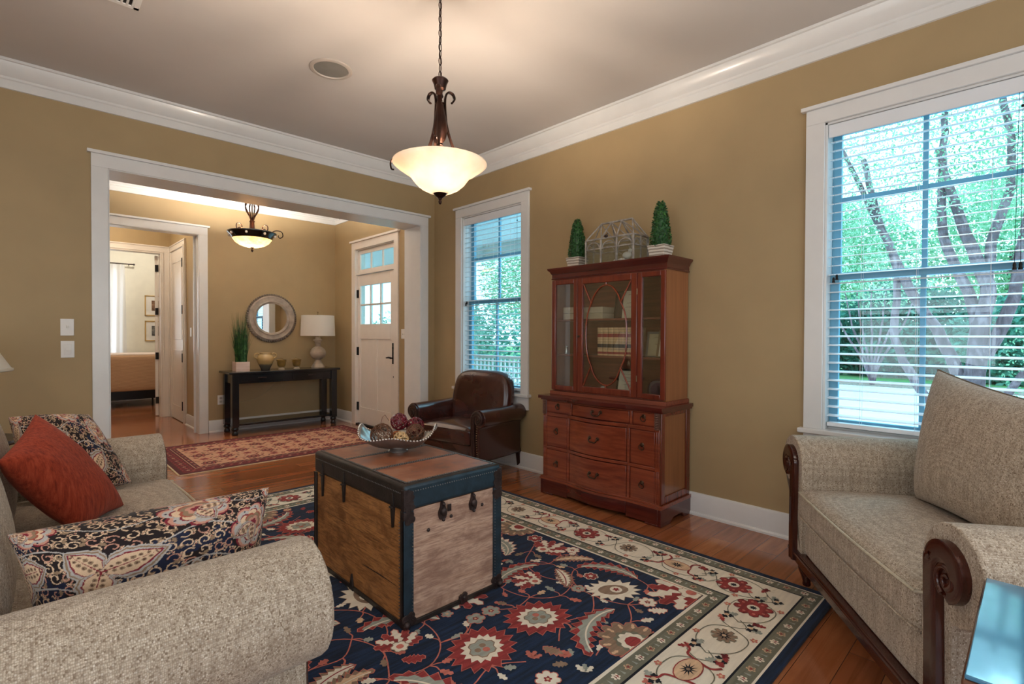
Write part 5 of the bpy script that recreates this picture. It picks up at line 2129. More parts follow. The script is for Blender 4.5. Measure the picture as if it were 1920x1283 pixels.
b.sphere((UX - .030, .212, 1.215), .009, 10, 8)
b.tube([(UX - .012, .212, 1.215), (UX - .026, .212, 1.215)], .004, 8)
b.build('knob', M_brz, dr)
for z in (.93, 1.52): MB().tube([(UX - .018, -.279, z - .02), (UX - .018, -.279, z + .02)], .003, 6).build('hinge', M_brass, dr)
for z in (1.345, 1.075):
    MB().box(UX + .03, XB - .012, -UY + .02, UY - .02, z - .014, z).build('shelf', M_inside, HU, bevel=.002)

# contents (own things).  world helper
def HW(x, y, z): return (2.94 + x, 2.175 + y, z)


LETTER = None
M_page = plain('paper_pages', C(220, 206, 176), .8)
M_tan = plain('tan_law_binding', C(232, 194, 146), .55, var=.1, scale=30)
M_redlab = plain('red_book_label', C(158, 44, 44), .5)
M_blacklab = plain('black_book_label', C(52, 44, 44), .5)


def law_book(label):
    t = thing('law_book', label, 'book', (0, 0, 0), group='tan bound books on the middle shelf')
    w, h, d = .045, .205, .14
    b = MB()
    b.box(0, d, -w / 2, -w / 2 + .003, 0, h).box(0, d, w / 2 - .003, w / 2, 0, h)
    sp = [(-.006 * math.cos(math.radians(a)) - .0, w / 2 * math.sin(math.radians(a))) for a in range(-90, 91, 30)]
    b.prism(sp + [(.004, w / 2), (.004, -w / 2)], 0, h, 'xy')
    b.build('cover', M_tan, t)
    MB().box(.004, d - .004, -w / 2 + .003, w / 2 - .003, .004, h - .004).build('pages', M_page, t, smooth=False)
    for z0, z1, mm in ((.135, .160, M_redlab), (.058, .085, M_blacklab), (.012, .028, M_redlab)):
        sp2 = [(x - .0012, y * 1.02) for x, y in sp]
        MB().prism(sp2 + [(.002, w / 2), (.002, -w / 2)], z0, z1, 'xy').build('label_band', mm, t)
    b = MB()
    for z in (.168, .19, .118, .098, .046): b.prism([(x - .0014, y * 1.02) for x, y in sp] + [(.002, w / 2), (.002, -w / 2)], z, z + .0022, 'xy')
    b.build('gilt_rule', M_brass, t)
    return t


b0 = None
pos = ['at the left end of the row', 'second from the left', 'third from the left', 'fourth from the left', 'fifth from the left', 'sixth from the left', 'at the right end of the row']
for i in range(7):
    lb = 'tan law book with red and black bands, ' + pos[i]
    if i == 0:
        b0 = law_book(lb)
        o = b0
    else:
        o = copy_tree(b0)
        o['label'] = lb
    o.location = HW(UX + .085, .098 - i * .0465, 1.0752)
# stack of two pale books lying on the top shelf, spines out
for i, (z, c_, lb) in enumerate(((0, C(196, 180, 150), 'thick cream book lying on the top shelf, lower of two'), (.046, C(206, 192, 164), 'thick cream book lying on the top shelf, upper of two'))):
    t = thing('stacked_book', lb, 'book', HW(UX + .08, .19, 1.3452 + z), group='pale books stacked on the top shelf')
    b = MB()
    b.box(0, .15, -.12, .12, 0, .003).box(0, .15, -.12, .12, .041, .044).box(-.003, .003, -.12, .12, 0, .044)
    b.build('cover', plain('cream_book_cloth', c_, .7), t, bevel=.001)
    MB().box(.003, .147, -.117, .117, .003, .041).build('pages', M_page, t, smooth=False)
for i, (y, lb) in enumerate(((.375, 'cream book lying behind the left pane of the top shelf, lower of two'),)):
    for k in range(2):
        t = thing('stacked_book', lb if k == 0 else lb.replace('lower', 'upper'), 'book', HW(UX + .08, .385, 1.3452 + k * .05), group='pale books stacked on the top shelf')
        b = MB()
        b.box(0, .15, -.062, .062, 0, .003).box(0, .15, -.062, .062, .043, .046).box(-.003, .003, -.062, .062, 0, .046)
        b.build('cover', plain('cream_book_cloth', C(206, 188, 160), .7), t, bevel=.001)
        MB().box(.003, .147, -.06, .06, .003, .043).build('pages', M_page, t, smooth=False)
# cards / frames standing on shelves
M_paper = plain('aged_paper', C(226, 214, 186), .8)
M_ink = plain('sepia_ink', C(120, 96, 72), .8)


def card(name, label, cat, loc, w, h, lean, frame=None, mat=M_paper, marks=4):
    t = thing(name, label, cat, loc)
    c, s = math.cos(lean), math.sin(lean)
    b = MB()
    b.T = Matrix.Rotation(lean, 4, 'Y')
    b.box(0, .004, -w / 2, w / 2, 0, h)
    b.T = None
    b.build('sheet', mat, t)
    if frame:
        b = MB()
        b.T = Matrix.Rotation(lean, 4, 'Y')
        f = .016
        b.box(-.004, .008, -w / 2 - f, -w / 2, -0, h + f).box(-.004, .008, w / 2, w / 2 + f, -0, h + f).box(-.004, .008, -w / 2, w / 2, h, h + f).box(-.004, .008, -w / 2, w / 2, -.0, .008)
        b.T = None
        b.build('frame', frame, t, bevel=.002)
    b = MB()
    b.T = Matrix.Rotation(lean, 4, 'Y')
    rn = random.Random(int(loc[1] * 1000))
    for k in range(marks):
        z = h * (.85 - .6 * k / max(1, marks))
        b.box(-.0006, .0001, -w * .38, w * rn.uniform(.0, .38), z, z + h * .012)
    b.T = None
    if marks: b.build('drawing', M_ink, t, smooth=False)
    return t


card('standing_card', 'cream printed card standing on the top shelf of the china cabinet', 'card', HW(UX + .10, -.155, 1.3455), .15, .20, math.radians(9))
card('picture_frame', 'dark picture frame on the top shelf beside the printed card', 'frame', HW(UX + .15, -.06, 1.3455), .13, .19, math.radians(8), M_black, plain('dim_photo', C(70, 54, 46), .4), 0)
card('picture_frame', 'dark frame with a cream print on the bottom shelf of the china cabinet', 'frame', HW(UX + .10, -.13, .8005), .17, .17, math.radians(12), M_black)
card('picture_frame', 'open cream booklet behind the right pane on the middle shelf', 'frame', HW(UX + .10, -.345, 1.0755), .11, .16, math.radians(10), plain('grey_frame', C(130, 122, 110), .4), plain('old_photo_sheet', C(196, 180, 140), .5), 2)
card('picture_frame', 'small angled cream frame beside the booklet on the middle shelf', 'frame', HW(UX + .06, -.42, 1.0755), .05, .17, math.radians(14), M_brass, M_paper, 0)
o = MB().sphere((0, 0, .026), .026, 20, 14).build('glass_ball', plain('pale_glass_ball', C(206, 204, 196), .15, coat=.6), None, loc=HW(UX + .06, .05, .8003))
tag(o, 'small pale ball on the bottom shelf of the china cabinet', 'ball')
o = MB().box(-.05, .05, -.06, .06, 0, .012).build('card_stack', M_paper, None, loc=HW(UX + .08, .135, .8003), bevel=.001)
tag(o, 'thin cream card stack lying on the bottom shelf left of the ball', 'cards')
b = MB()
b.lathe([(.018, 0), (.030, .01), (.045, .045), (.05, .07), (.047, .085), (.043, .082), (.04, .05), (0, .02)], seg=28)
o = b.build('glass_vase', M_clear, None, loc=HW(UX + .08, -.43, .8005))
tag(o, 'clear glass bowl behind the right pane on the bottom shelf', 'bowl')
b = MB().rbox(-.05, .05, -.075, .075, 0, .11, .04, 8)
tag(b.build('fabric_pouch', plain('mauve_cloth', C(128, 96, 92), .7), None, loc=HW(UX + .14, -.37, .8005)), 'mauve cloth bundle on the bottom shelf beside the glass bowl', 'cloth')
for i, y in enumerate((.262, .40)):
    b = MB().lathe([(.012, 0), (.014, .02), (.008, .05), (.012, .055), (.010, .065), (0, .068)], seg=16)
    tag(b.build('silver_bottle', plain('silver', C(190, 188, 180), .25, .8), None, loc=HW(UX + .06, y, 1.0755)), ('small silver bottle right of the pane divider on the middle shelf', 'small silver bottle behind the left pane on the middle shelf')[i], 'bottle', 'small silver bottles')

# on top of the cabinet
M_leaf = Mat('boxwood_leaf')
fz = M_leaf.noise(M_leaf.coords(), 70, 2)
M_leaf.bsdf(M_leaf.ramp(fz, [(.3, C(16, 50, 24)), (.55, C(34, 88, 38)), (.8, C(86, 140, 60))]), .45)
M_leaf = M_leaf.m
M_pot = Mat('whitewashed_slatted_pot')
wv_ = M_pot.new('TexWave', Scale=16, Distortion=1.5)
wv_.bands_direction = 'Z'
M_pot.l.new(M_pot.coords(), wv_.inputs['Vector'])
M_pot.bsdf(M_pot.ramp(wv_.outputs['Fac'], [(.1, C(150, 136, 120)), (.5, C(206, 196, 182)), (1, C(222, 214, 202))]), .7, 0, M_pot.bump(wv_.outputs['Fac'], .5, .003))
M_pot = M_pot.m
TOPZ = 1.7425


def topiary(label, loc, seed):
    rnd = random.Random(seed)
    t = thing('topiary', label, 'topiary', loc, group='potted topiaries on the cabinet')
    b = MB()
    a0, a1, h = .050, .066, .088
    b.add([(-a0, -a0, 0), (a0, -a0, 0), (a0, a0, 0), (-a0, a0, 0), (-a1, -a1, h), (a1, -a1, h), (a1, a1, h), (-a1, a1, h),
           (-a1 + .008, -a1 + .008, h), (a1 - .008, -a1 + .008, h), (a1 - .008, a1 - .008, h), (-a1 + .008, a1 - .008, h),
           (-a1 + .012, -a1 + .012, h - .02), (a1 - .012, -a1 + .012, h - .02), (a1 - .012, a1 - .012, h - .02), (-a1 + .012, a1 - .012, h - .02)],
          [(0, 3, 2, 1), (0, 1, 5, 4), (1, 2, 6, 5), (2, 3, 7, 6), (3, 0, 4, 7), (4, 5, 9, 8), (5, 6, 10, 9), (6, 7, 11, 10), (7, 4, 8, 11), (8, 9, 13, 12), (9, 10, 14, 13), (10, 11, 15, 14), (11, 8, 12, 15), (12, 13, 14, 15)])
    b.build('pot', M_pot, t, bevel=.003)
    b = MB()
    b.lathe([(.048, h - .02), (.056, h + .03), (.052, h + .12), (.040, h + .22), (.018, h + .28), (0, h + .29)], seg=14)
    for i in range(1300):
        tz = rnd.random() ** 1.25
        z = h - .01 + tz * .305
        R = (.062 * (1 - tz) ** .48 + .006) * (1 + .08 * rnd.uniform(-1, 1))
        if tz < .1: R *= .85 + tz
        a = rnd.uniform(0, 2 * PI)
        c_ = Vector((R * math.cos(a), R * math.sin(a), z))
        n_ = Vector((math.cos(a), math.sin(a), rnd.uniform(-.1, .9))).normalized()
        u = n_.cross(Vector((rnd.gauss(0, 1), rnd.gauss(0, 1), rnd.gauss(0, 1)))).normalized()
        d = (n_ * .55 + n_.cross(u) * .8).normalized()
        L, w_ = rnd.uniform(.011, .018), rnd.uniform(.0035, .0055)
        b.add([c_, c_ + d * L * .5 + u * w_, c_ + d * L + n_ * .003, c_ + d * L * .5 - u * w_], [(0, 1, 2, 3)])
    b.build('foliage', M_leaf, t, smooth=False)
    return t


topiary('cone topiary in a whitewashed square pot, left of the small greenhouse', (3.165, 2.535, TOPZ), 3)
topiary('cone topiary in a whitewashed square pot, right of the small greenhouse', (3.135, 1.795, TOPZ), 9)
# little greenhouse
M_zinc = plain('weathered_grey_white_wood', C(166, 160, 152), .6, .1, var=.25, scale=25)
GH = thing('terrarium', 'weathered grey greenhouse shaped terrarium between two topiaries on the cabinet', 'terrarium', (3.155, 2.165, TOPZ))
L2, D2, h1, h2 = .205, .095, .185, .315
b = MB()
w = .011
for sx in (-1, 1):
    for k in range(4):
        y = -L2 + k * 2 * L2 / 3
        b.bar((sx * D2, y, 0), (sx * D2, y, h1), w)
    for z in (.006, h1): b.bar((sx * D2, -L2, z), (sx * D2, L2, z), w)
    b.bar((sx * D2, -L2, h1 * .62), (sx * D2, L2, h1 * .62), w * .7)
    for k in range(3):
        yc = -L2 + (k + .5) * 2 * L2 / 3
        rr_ = L2 / 3 - .012
        pts = [(sx * D2, yc + rr_ * math.cos(a), h1 * .62 + rr_ * .86 * math.sin(a)) for a in [PI * i / 12 for i in range(13)]]
        b.tube(pts, .0048, 5)
    ridge = L2 - .07
    for k in range(4):
        y = -L2 + k * 2 * L2 / 3
        yr = -ridge + k * 2 * ridge / 3
        b.bar((sx * D2, y, h1), (0, yr, h2), w * .8)
    for k in range(3):
        ya = -L2 + (k + .0) * 2 * L2 / 3
        yr = -ridge + (k + 1) * 2 * ridge / 3
        b.bar((sx * D2, ya, h1), (0, yr, h2), w * .6)
b.bar((0, -ridge, h2), (0, ridge, h2), w * 1.1)
for sy in (-1, 1):
    for z in (.006, h1, h1 * .62): b.bar((-D2, sy * L2, z), (D2, sy * L2, z), w * .9)
    b.bar((0, sy * L2, 0), (0, sy * L2, h1), w * .8)
    b.bar((0, sy * L2, h1), (0, sy * ridge, h2), w * .6)
    for xc in (-.5, .5):
        pts = [(D2 * xc + D2 * .4 * math.cos(a), sy * L2, h1 * .62 + D2 * .5 * math.sin(a)) for a in [PI * i / 10 for i in range(11)]]
        b.tube(pts, .0042, 5)
b.build('frame', M_zinc, GH, bevel=.001)
b = MB()
for sx in (-1, 1):
    b.box(sx * D2 - .0008, sx * D2 + .0008, -L2, L2, 0, h1)
for sy in (-1, 1): b.box(-D2, D2, sy * L2 - .0008, sy * L2 + .0008, 0, h1)
b.build('glass_pane', M_clear, GH, smooth=False)
b = MB()
b.sphere((0, 0, 0), .012, 8, 6, sc=(1, 1.5, 1)).tube([(0, .0, .005), (0, -.012, .02)], .003, 5)
b.build('catch', M_iron, GH, loc=(-D2 - .004, .02, h1 + .012))
# white figurine inside: a small bird on crumpled moss
b = MB()
b.sphere((0, 0, .045), .028, 14, 10, sc=(.85, 1.3, .95)).sphere((0, -.026, .075), .015, 12, 8).lathe([(.004, 0), (0, .012)], (0, -.04, .075), 8)
b.add([(0, .03, .05), (.012, .07, .075), (-.012, .07, .075)], [(0, 1, 2), (2, 1, 0)])
tag(b.build('bird_figurine', plain('white_ceramic', C(226, 222, 214), .35), None, loc=(3.12, 2.05, TOPZ + .006)), 'white bird figurine standing inside the terrarium', 'figurine')
b = MB()
rn = random.Random(2)
for k in range(16):
    b.sphere((rn.uniform(-.03, .03), rn.uniform(-.05, .05), rn.uniform(.008, .02)), rn.uniform(.008, .016), 8, 5)
tag(b.build('white_flowers', plain('white_blossoms', C(224, 216, 206), .7), None, loc=(3.11, 2.10, TOPZ + .003), angle=180), 'cluster of white blossoms at the front inside the terrarium', 'flowers')
# ================================================================ LAMPS
M_bronze = plain('dark_bronze', C(52, 30, 22), .28, .75, var=.3, scale=12)
gm = Mat('alabaster_glass')
nz = gm.noise(gm.coords(), 9, 4)
ccol = gm.ramp(nz, [(.35, C(252, 238, 220)), (.65, C(255, 248, 238))])
tr = gm.new('BsdfTranslucent')
gm.l.new(ccol, tr.inputs[0])
df = gm.new('BsdfPrincipled')
gm.l.new(ccol, df.inputs['Base Color'])
df.inputs['Roughness'].default_value = .25
mx = gm.new('MixShader')
mx.inputs[0].default_value = .80
gm.l.new(tr.outputs[0], mx.inputs[1])
gm.l.new(df.outputs[0], mx.inputs[2])
gm.l.new(mx.outputs[0], gm.out.inputs[0])
M_alab = gm.m
am = Mat('amber_scavo_glass')
nz = am.noise(am.coords(), 14, 4, .7)
ccol = am.ramp(nz, [(.35, C(206, 146, 84)), (.65, C(236, 186, 120))])
tr = am.new('BsdfTranslucent')
am.l.new(ccol, tr.inputs[0])
df = am.new('BsdfPrincipled')
am.l.new(ccol, df.inputs['Base Color'])
df.inputs['Roughness'].default_value = .25
mx = am.new('MixShader')
mx.inputs[0].default_value = .97
am.l.new(tr.outputs[0], mx.inputs[1])
am.l.new(df.outputs[0], mx.inputs[2])
am.l.new(mx.outputs[0], am.out.inputs[0])
M_amber = am.m
PD = thing('pendant_lamp', 'lit bronze pendant lamp with a frosted glass bowl hanging on a chain', 'pendant lamp', (1.552, 2.134, 1.22))
# local z = world z - 1.22 ; bowl rim at ~2.115
zr = 2.118 - 1.22
zb = 1.940 - 1.22
b = MB()
zl = zb + .150
prof_o = [(.030, zb), (.060, zb + .008), (.096, zb + .026), (.124, zb + .050), (.142, zb + .074), (.152, zb + .088), (.168, zb + .100), (.196, zb + .118), (.222, zb + .136), (.238, zl)]
prof_i = [(r - .004, z + .005) for r, z in reversed(prof_o)]
b.lathe(prof_o + [(.237, zl + .006)] + prof_i, seg=64, cap=False)
b.build('glass_bowl', M_alab, PD, angle=180)
b = MB()
b.lathe([(0, zb - .055), (.006, zb - .050), (.009, zb - .040), (.006, zb - .030), (.010, zb - .026), (.010, zb - .022), (.024, zb - .012), (.032, zb - .002), (.036, zb + .004), (.036, zb + .010), (.0, zb + .012)], seg=24)
b.build('finial', M_bronze, PD)
b = MB()
b.lathe([(.042, zr + .004), (.042, zr + .02), (.036, zr + .035), (.014, zr + .045), (.010, zr + .060), (.016, zr + .068), (.012, zr + .078), (.028, zr + .10), (.038, zr + .14), (.033, zr + .19), (.022, zr + .25), (.019, zr + .275), (.024, zr + .28),
         (.012, zr + .29), (.010, zr + .305), (.017, zr + .315), (.012, zr + .33), (.014, zr + .345), (.028, zr + .352), (.033, zr + .375), (.042, zr + .395), (.036, zr + .402), (.0, zr + .402)], seg=28)
b.lathe([(.005, zb + .01), (.005, zr + .06)], seg=8)
b.build('stem', M_bronze, PD)
for k in range(3):
    a = math.radians(106 + 120 * k)
    c_, s_ = math.cos(a), math.sin(a)
    # scroll arms: from hook at top down to the bowl rim
    P2 = [(.062, zr + .300), (.050, zr + .292), (.046, zr + .312), (.052, zr + .334), (.040, zr + .350), (.026, zr + .340), (.018, zr + .300), (.022, zr + .24), (.032, zr + .17), (.060, zr + .09), (.105, zr + .01), (.125, zr - .02)]
    P2 = [(.064, zr + .296), (.078, zr + .318), (.070, zr + .340), (.050, zr + .346), (.034, zr + .334), (.026, zr + .300), (.028, zr + .24), (.036, zr + .17), (.062, zr + .09), (.100, zr + .015), (.125, zr - .055)]
    MB().tube(smoothpts([(r * c_, r * s_, z) for r, z in P2], 5), .0115, 8, squash=.5).build('scroll_arm', M_bronze, PD)
    P3 = [(.125, zr - .055), (.16, zr + .0), (.175, zr + .03), (.165, zr + .052), (.142, zr + .050), (.136, zr + .030)]
    MB().tube(smoothpts([(r * c_, r * s_, z) for r, z in P3], 5), .0075, 8, squash=.6).build('scroll_curl', M_bronze, PD)
a = math.radians(176)
P4 = [(.19, zr - .03), (.235, zr + .00), (.252, zr - .02), (.248, zr - .05), (.234, zr - .055)]
MB().tube(smoothpts([(-r * .719, r * .695, z) for r, z in P4], 5), .0045, 8).build('scroll_curl', M_bronze, PD)
# chain up to the ceiling canopy
b = MB()
z = zr + .402
top = H - 1.22 - .03
k = 0
while z < top:
    hl = .021
    pts = []
    for i in range(12):
        an = 2 * PI * i / 12
        u, w_ = .0085 * math.cos(an), hl * math.sin(an)
        pts.append((u, 0, z + hl + w_) if k % 2 == 0 else (0, u, z + hl + w_))
    b.tube(pts, .0022, 5, closed=True)
    z += hl * 2 - .007
    k += 1
b.build('chain', M_bronze, PD)
b = MB()
b.tube(smoothpts([(.004 * math.sin(i * 1.3), .004 * math.cos(i * 1.1), zr + .40 + i * (top - zr - .40) / 12) for i in range(13)], 3), .0022, 5)
b.build('cord', M_bronze, PD)
MB().lathe([(.0, top), (.02, top), (.055, top + .012), (.062, top + .029), (0, top + .0295)], seg=24).build('canopy', M_bronze, PD)
for k in range(3):
    a = math.radians(60 + 120 * k)
    MB().sphere((.075 * math.cos(a), .075 * math.sin(a), zr - .055), .020, 10, 8, sc=(1, 1, 1.3)).build('bulb', M_alab, PD)
lamp('pendant_light', 'POINT', (0, 0, zr - .085), PEND_W, (1.0, .84, .68), .05, parent=PD)

FL = thing('ceiling_light', 'lit semi-flush foyer ceiling light with black rim and scrollwork', 'ceiling light', (1.820, 5.90, 2.0))
b = MB()
b.lathe([(.0, .155), (.06, .160), (.12, .178), (.165, .208), (.195, .250)], seg=48, cap=False)
b.build('glass_bowl', M_amber, FL, angle=180)
b = MB()
b.lathe([(.190, .245), (.200, .252), (.206, .270), (.238, .300), (.244, .315), (.236, .318), (.205, .312), (.186, .262), (.190, .245)], seg=64, cap=False)
b.build('rim', plain('black_enamel_rim', C(16, 14, 16), .12, .3, coat=.5), FL, angle=180)
b = MB()
for k in range(8):
    a = 2 * PI * k / 8 + .25
    b.sphere((.226 * math.cos(a), .226 * math.sin(a), .283), .017, 10, 8, sc=(.8, .8, .9))
b.build('rim_jewel', plain('pale_glass_jewel', C(240, 224, 206), .15, coat=.5), FL)
MB().lathe([(0, .105), (.010, .115), (.013, .13), (.006, .145), (.018, .152), (.02, .16), (0, .165)], seg=16).build('finial', M_bronze, FL)
MB().lathe([(.05, .30), (.045, .33), (.028, .36), (.022, .42), (.028, .44), (.006, .445), (.006, .86), (.05, .95), (.055, H - 2.0 - .001), (0, H - 2.0 - .001)], seg=24).build('stem', M_bronze, FL)
for k in range(4):
    a = math.radians(28 + 90 * k)
    c_, s_ = math.cos(a), math.sin(a)
    P2 = smoothpts([(r * c_, r * s_, z) for r, z in [(.012, .43), (.035, .49), (.082, .56), (.088, .61), (.055, .645), (.028, .625), (.030, .600), (.036, .590), (.030, .54), (.012, .45)]], 5)
    MB().tube(P2, .006, 8).build('scroll_arm', M_bronze, FL)
    for q, (sc_, dr_) in enumerate(((1.0, 0),)):
        P3 = smoothpts([(r * c_, r * s_, z) for r, z in [(.17, .30), (.205, .33), (.205, .37), (.165, .385), (.135, .36), (.142, .34)]], 5)
        MB().tube(P3, .005, 8).build('scroll_curl', M_bronze, FL)
a = math.radians(-46)
P3 = smoothpts([(r * math.cos(a), r * math.sin(a), z) for r, z in [(.20, .31), (.26, .335), (.32, .32), (.335, .275), (.305, .255), (.285, .27), (.288, .285)]], 5)
MB().tube(P3, .005, 8).build('scroll_curl', M_bronze, FL)
lamp('foyer_light', 'POINT', (0, 0, .235), FOYER_W, (1.0, .93, .84), .05, parent=FL)

# table lamp on the console
M_shade = Mat('linen_shade')
t1 = M_shade.new('BsdfTranslucent', Color=C(244, 238, 226))
t2 = M_shade.new('BsdfDiffuse', Color=C(244, 240, 232))
t3 = M_shade.new('MixShader')
t3.inputs[0].default_value = .6
M_shade.l.new(t1.outputs[0], t3.inputs[1])
M_shade.l.new(t2.outputs[0], t3.inputs[2])
M_shade.l.new(t3.outputs[0], M_shade.out.inputs[0])
M_shade = M_shade.m
M_stone = plain('limewashed_turned_wood', C(178, 160, 140), .7, var=.16, scale=9, bump=.2, bscale=60)
CZ = .770
TL = thing('table_lamp', 'table lamp with a white drum shade and round limewashed base on the console', 'table lamp', (2.967, 6.90, CZ))
MB().lathe([(.085, 0), (.088, .012), (.080, .024), (.078, .034), (.070, .044), (.058, .060), (.045, .085), (.036, .105), (.040, .108), (.038, .112), (.068, .128), (.096, .160), (.105, .195), (.098, .232), (.074, .268), (.046, .284), (.036, .292), (.034, .325), (.042, .330), (.042, .338), (.036, .342), (.040, .358), (.060, .374), (.066, .382), (.050, .386), (.036, .392), (.036, .42), (0, .421)], seg=40).build('base', M_stone, TL)
MB().lathe([(.008, .42), (.008, .74), (.004, .745), (.012, .755), (.010, .768), (0, .77)], seg=12).build('stem', M_brass, TL)
b = MB()
b.lathe([(.222, .435), (.224, .435), (.214, .715), (.212, .715)], seg=56, cap=False)
for k in range(3):
    a = 2 * PI * k / 3
    b.tube([(0, 0, .70), (.212 * math.cos(a), .212 * math.sin(a), .70)], .002, 5)
b.build('lamp_shade', M_shade, TL, angle=60)

# lamp at the left edge, beyond the sofa
LL = thing('table_lamp', 'table lamp with a tapered cream shade cut off by the left edge', 'table lamp', (-.235, 4.12, .625))
MB().lathe([(.075, 0), (.078, .012), (.05, .03), (.03, .06), (.05, .12), (.065, .18), (.05, .24), (.02, .28), (.012, .36), (.006, .36), (.006, .66), (0, .665)], seg=32).build('base', M_brass, LL)
b = MB()
b.lathe([(.215, .385), (.217, .392), (.205, .41), (.14, .53), (.10, .64), (.098, .645)], seg=48, cap=False)
b.build('lamp_shade', M_shade, LL, angle=60)
MB().lathe([(.214, .382), (.219, .386), (.219, .398), (.212, .400)], seg=48).build('shade_trim', plain('cream_trim', C(214, 206, 190), .7), LL)
ET = thing('side_table', 'small dark round side table behind the sofa under the cream shade lamp', 'side table', (-.235, 4.12, 0))
MB().lathe([(.25, .60), (.255, .61), (.25, .625), (0, .625)], seg=40).build('table_top', M_dkwood, ET)
MB().lathe([(.02, .6), (.03, .5), (.02, .3), (.035, .15), (.025, .06), (.14, .02), (.15, 0), (0, 0)], seg=24).build('pedestal', M_dkwood, ET)

# ================================================================ CONSOLE TABLE
M_blk = plain('black_painted_wood', C(22, 24, 28), .22, var=.3, scale=6, coat=.4)
CT = thing('console_table', 'long black console table with two drawers against the foyer wall', 'console table', (2.49, 6.89, 0))
X, Y = .645, .19
MB().box(-X - .045, X + .045, -Y - .035, Y + .035, CZ - .028, CZ).build('table_top', M_blk, CT, bevel=.006)
b = MB()
b.box(-X + .03, X - .03, -Y + .012, -Y + .03, .625, .742).box(-X + .03, X - .03, Y - .03, Y - .012, .625, .742)
b.box(-X + .012, -X + .03, -Y + .03, Y - .03, .625, .742).box(X - .03, X - .012, -Y + .03, Y - .03, .625, .742)
b.build('apron', M_blk, CT, bevel=.002)
for sx in (-1, 1):
    d = MB().box(sx * .31 - .25, sx * .31 + .25, -Y + .004, -Y + .016, .645, .725).build('drawer', M_blk, CT, bevel=.003)
    MB().box(sx * .31 - .05, sx * .31 + .05, -Y - .010, -Y + .002, .685, .699).build('handle', M_iron, d, bevel=.003)
for sx in (-1, 1):
    for sy in (-1, 1):
        b = MB()
        x, y = sx * (X - .03), sy * (Y - .03)
        b.box(x - .038, x + .038, y - .038, y + .038, .10, .745)
        b.lathe([(.030, 0), (.036, .02), (.026, .055), (.040, .07), (.040, .085), (.034, .10)], (x, y, 0), 18)
        b.build('leg', M_blk, CT, bevel=.003)
MB().box(-X + .03, X - .03, -Y + .02, Y - .02, .115, .140).build('lower_shelf', M_blk, CT, bevel=.004)
b = MB()
b.tube(smoothpts([(2.55, HY - .006, .70), (2.44, HY - .008, .52), (2.28, HY - .008, .40), (2.10, HY - .008, .355), (1.96, HY - .008, .36), (1.86, HY - .010, .395)], 6), .0035, 6)
tag(b.build('power_cord', plain('pale_cord', C(176, 158, 120), .5)), 'thin pale lamp cord drooping along the foyer wall behind the console', 'cord')

# items on the console
PB = thing('grass_planter', 'tall artificial grass in a whitewashed wooden box on the console table', 'potted plant', (1.985, 6.87, CZ))
M_ww = wood('whitewashed_wood', C(214, 190, 178), C(232, 214, 204), 0, .7, 0, 1.2, C(180, 146, 130), .2)
b = MB()
for s in (-1, 1):
    b.box(-.078, .078, s * .078 - (.008 if s > 0 else 0), s * .078 + (.008 if s < 0 else 0), 0, .115)
    b.box(s * .078 - (.008 if s > 0 else 0), s * .078 + (.008 if s < 0 else 0), -.07, .07, 0, .115)
b.box(-.072, .072, -.072, .072, 0, .095)
b.build('box', M_ww, PB, bevel=.002)
rnd = random.Random(4)
b = MB()
for i in range(420):
    x0, y0 = rnd.uniform(-.055, .055), rnd.uniform(-.055, .055)
    h = rnd.uniform(.30, .66) if rnd.random() < .8 else rnd.uniform(.18, .4)
    lean = Vector((x0 * .7 + rnd.gauss(0, .024), y0 * .7 + rnd.gauss(0, .024), 0))
    w_ = rnd.uniform(.0026, .0048)
    a = rnd.uniform(0, PI)
    u = Vector((math.cos(a), math.sin(a), 0)) * w_
    pts = []
    for k in range(5):
        t = k / 4
        p = Vector((x0, y0, .09 + h * t)) + lean * t ** 1.8
        pts += [p - u * (1 - t * .95), p + u * (1 - t * .95)]
    b.add(pts, [(2 * k, 2 * k + 1, 2 * k + 3, 2 * k + 2) for k in range(4)])
gmat = Mat('grass_blade')
fz = gmat.noise(gmat.coords(), 25, 2)
gmat.bsdf(gmat.ramp(fz, [(.3, C(18, 46, 26)), (.55, C(40, 92, 44)), (.8, C(98, 136, 70))]), .5)
b.build('grass', gmat.m, PB, smooth=False)
# two-tone jug with two loop handles
jm = Mat('ochre_and_slate_glaze')
sp = jm.new('SeparateXYZ')
jm.l.new(jm.coords(), sp.inputs[0])
ad = jm.new('Math', operation='ADD')
jm.l.new(sp.outputs['Z'], ad.inputs[0])
mm_ = jm.new('Math', operation='MULTIPLY')
mm_.inputs[1].default_value = .025
jm.l.new(jm.noise(jm.coords(), 18, 3), mm_.inputs[0])
jm.l.new(mm_.outputs[0], ad.inputs[1])
cr = jm.ramp(ad.outputs[0], [(.0, C(72, 66, 58)), (.075, C(96, 90, 80)), (.098, C(178, 150, 98)), (.25, C(196, 168, 118))])
jm.bsdf(cr, .22, 0, None, .5, .4)
JG = thing('jug', 'round two-handled jug, ochre above and slate grey below, on the console', 'jug', (2.275, 6.88, CZ))
b = MB()
b.lathe([(.045, 0), (.050, .004), (.060, .03), (.082, .075), (.098, .12), (.100, .15), (.090, .178), (.066, .196), (.062, .204), (.070, .216), (.066, .220), (.056, .208), (.07, .18), (.085, .14), (.05, .02), (0, .015)], seg=40)
b.build('body', jm.m, JG, angle=180)
for s in (-1, 1):
    b = MB()
    b.tube(smoothpts([(s * .070, 0, .196), (s * .098, 0, .212), (s * .130, 0, .198), (s * .132, 0, .168), (s * .098, 0, .145)], 5), .009, 8)
    b.build('handle', jm.m, JG)
M_cup = plain('ochre_glaze', C(150, 118, 58), .3, var=.2, scale=14, coat=.4)
M_cupf = plain('limestone_foot', C(198, 184, 160), .6)
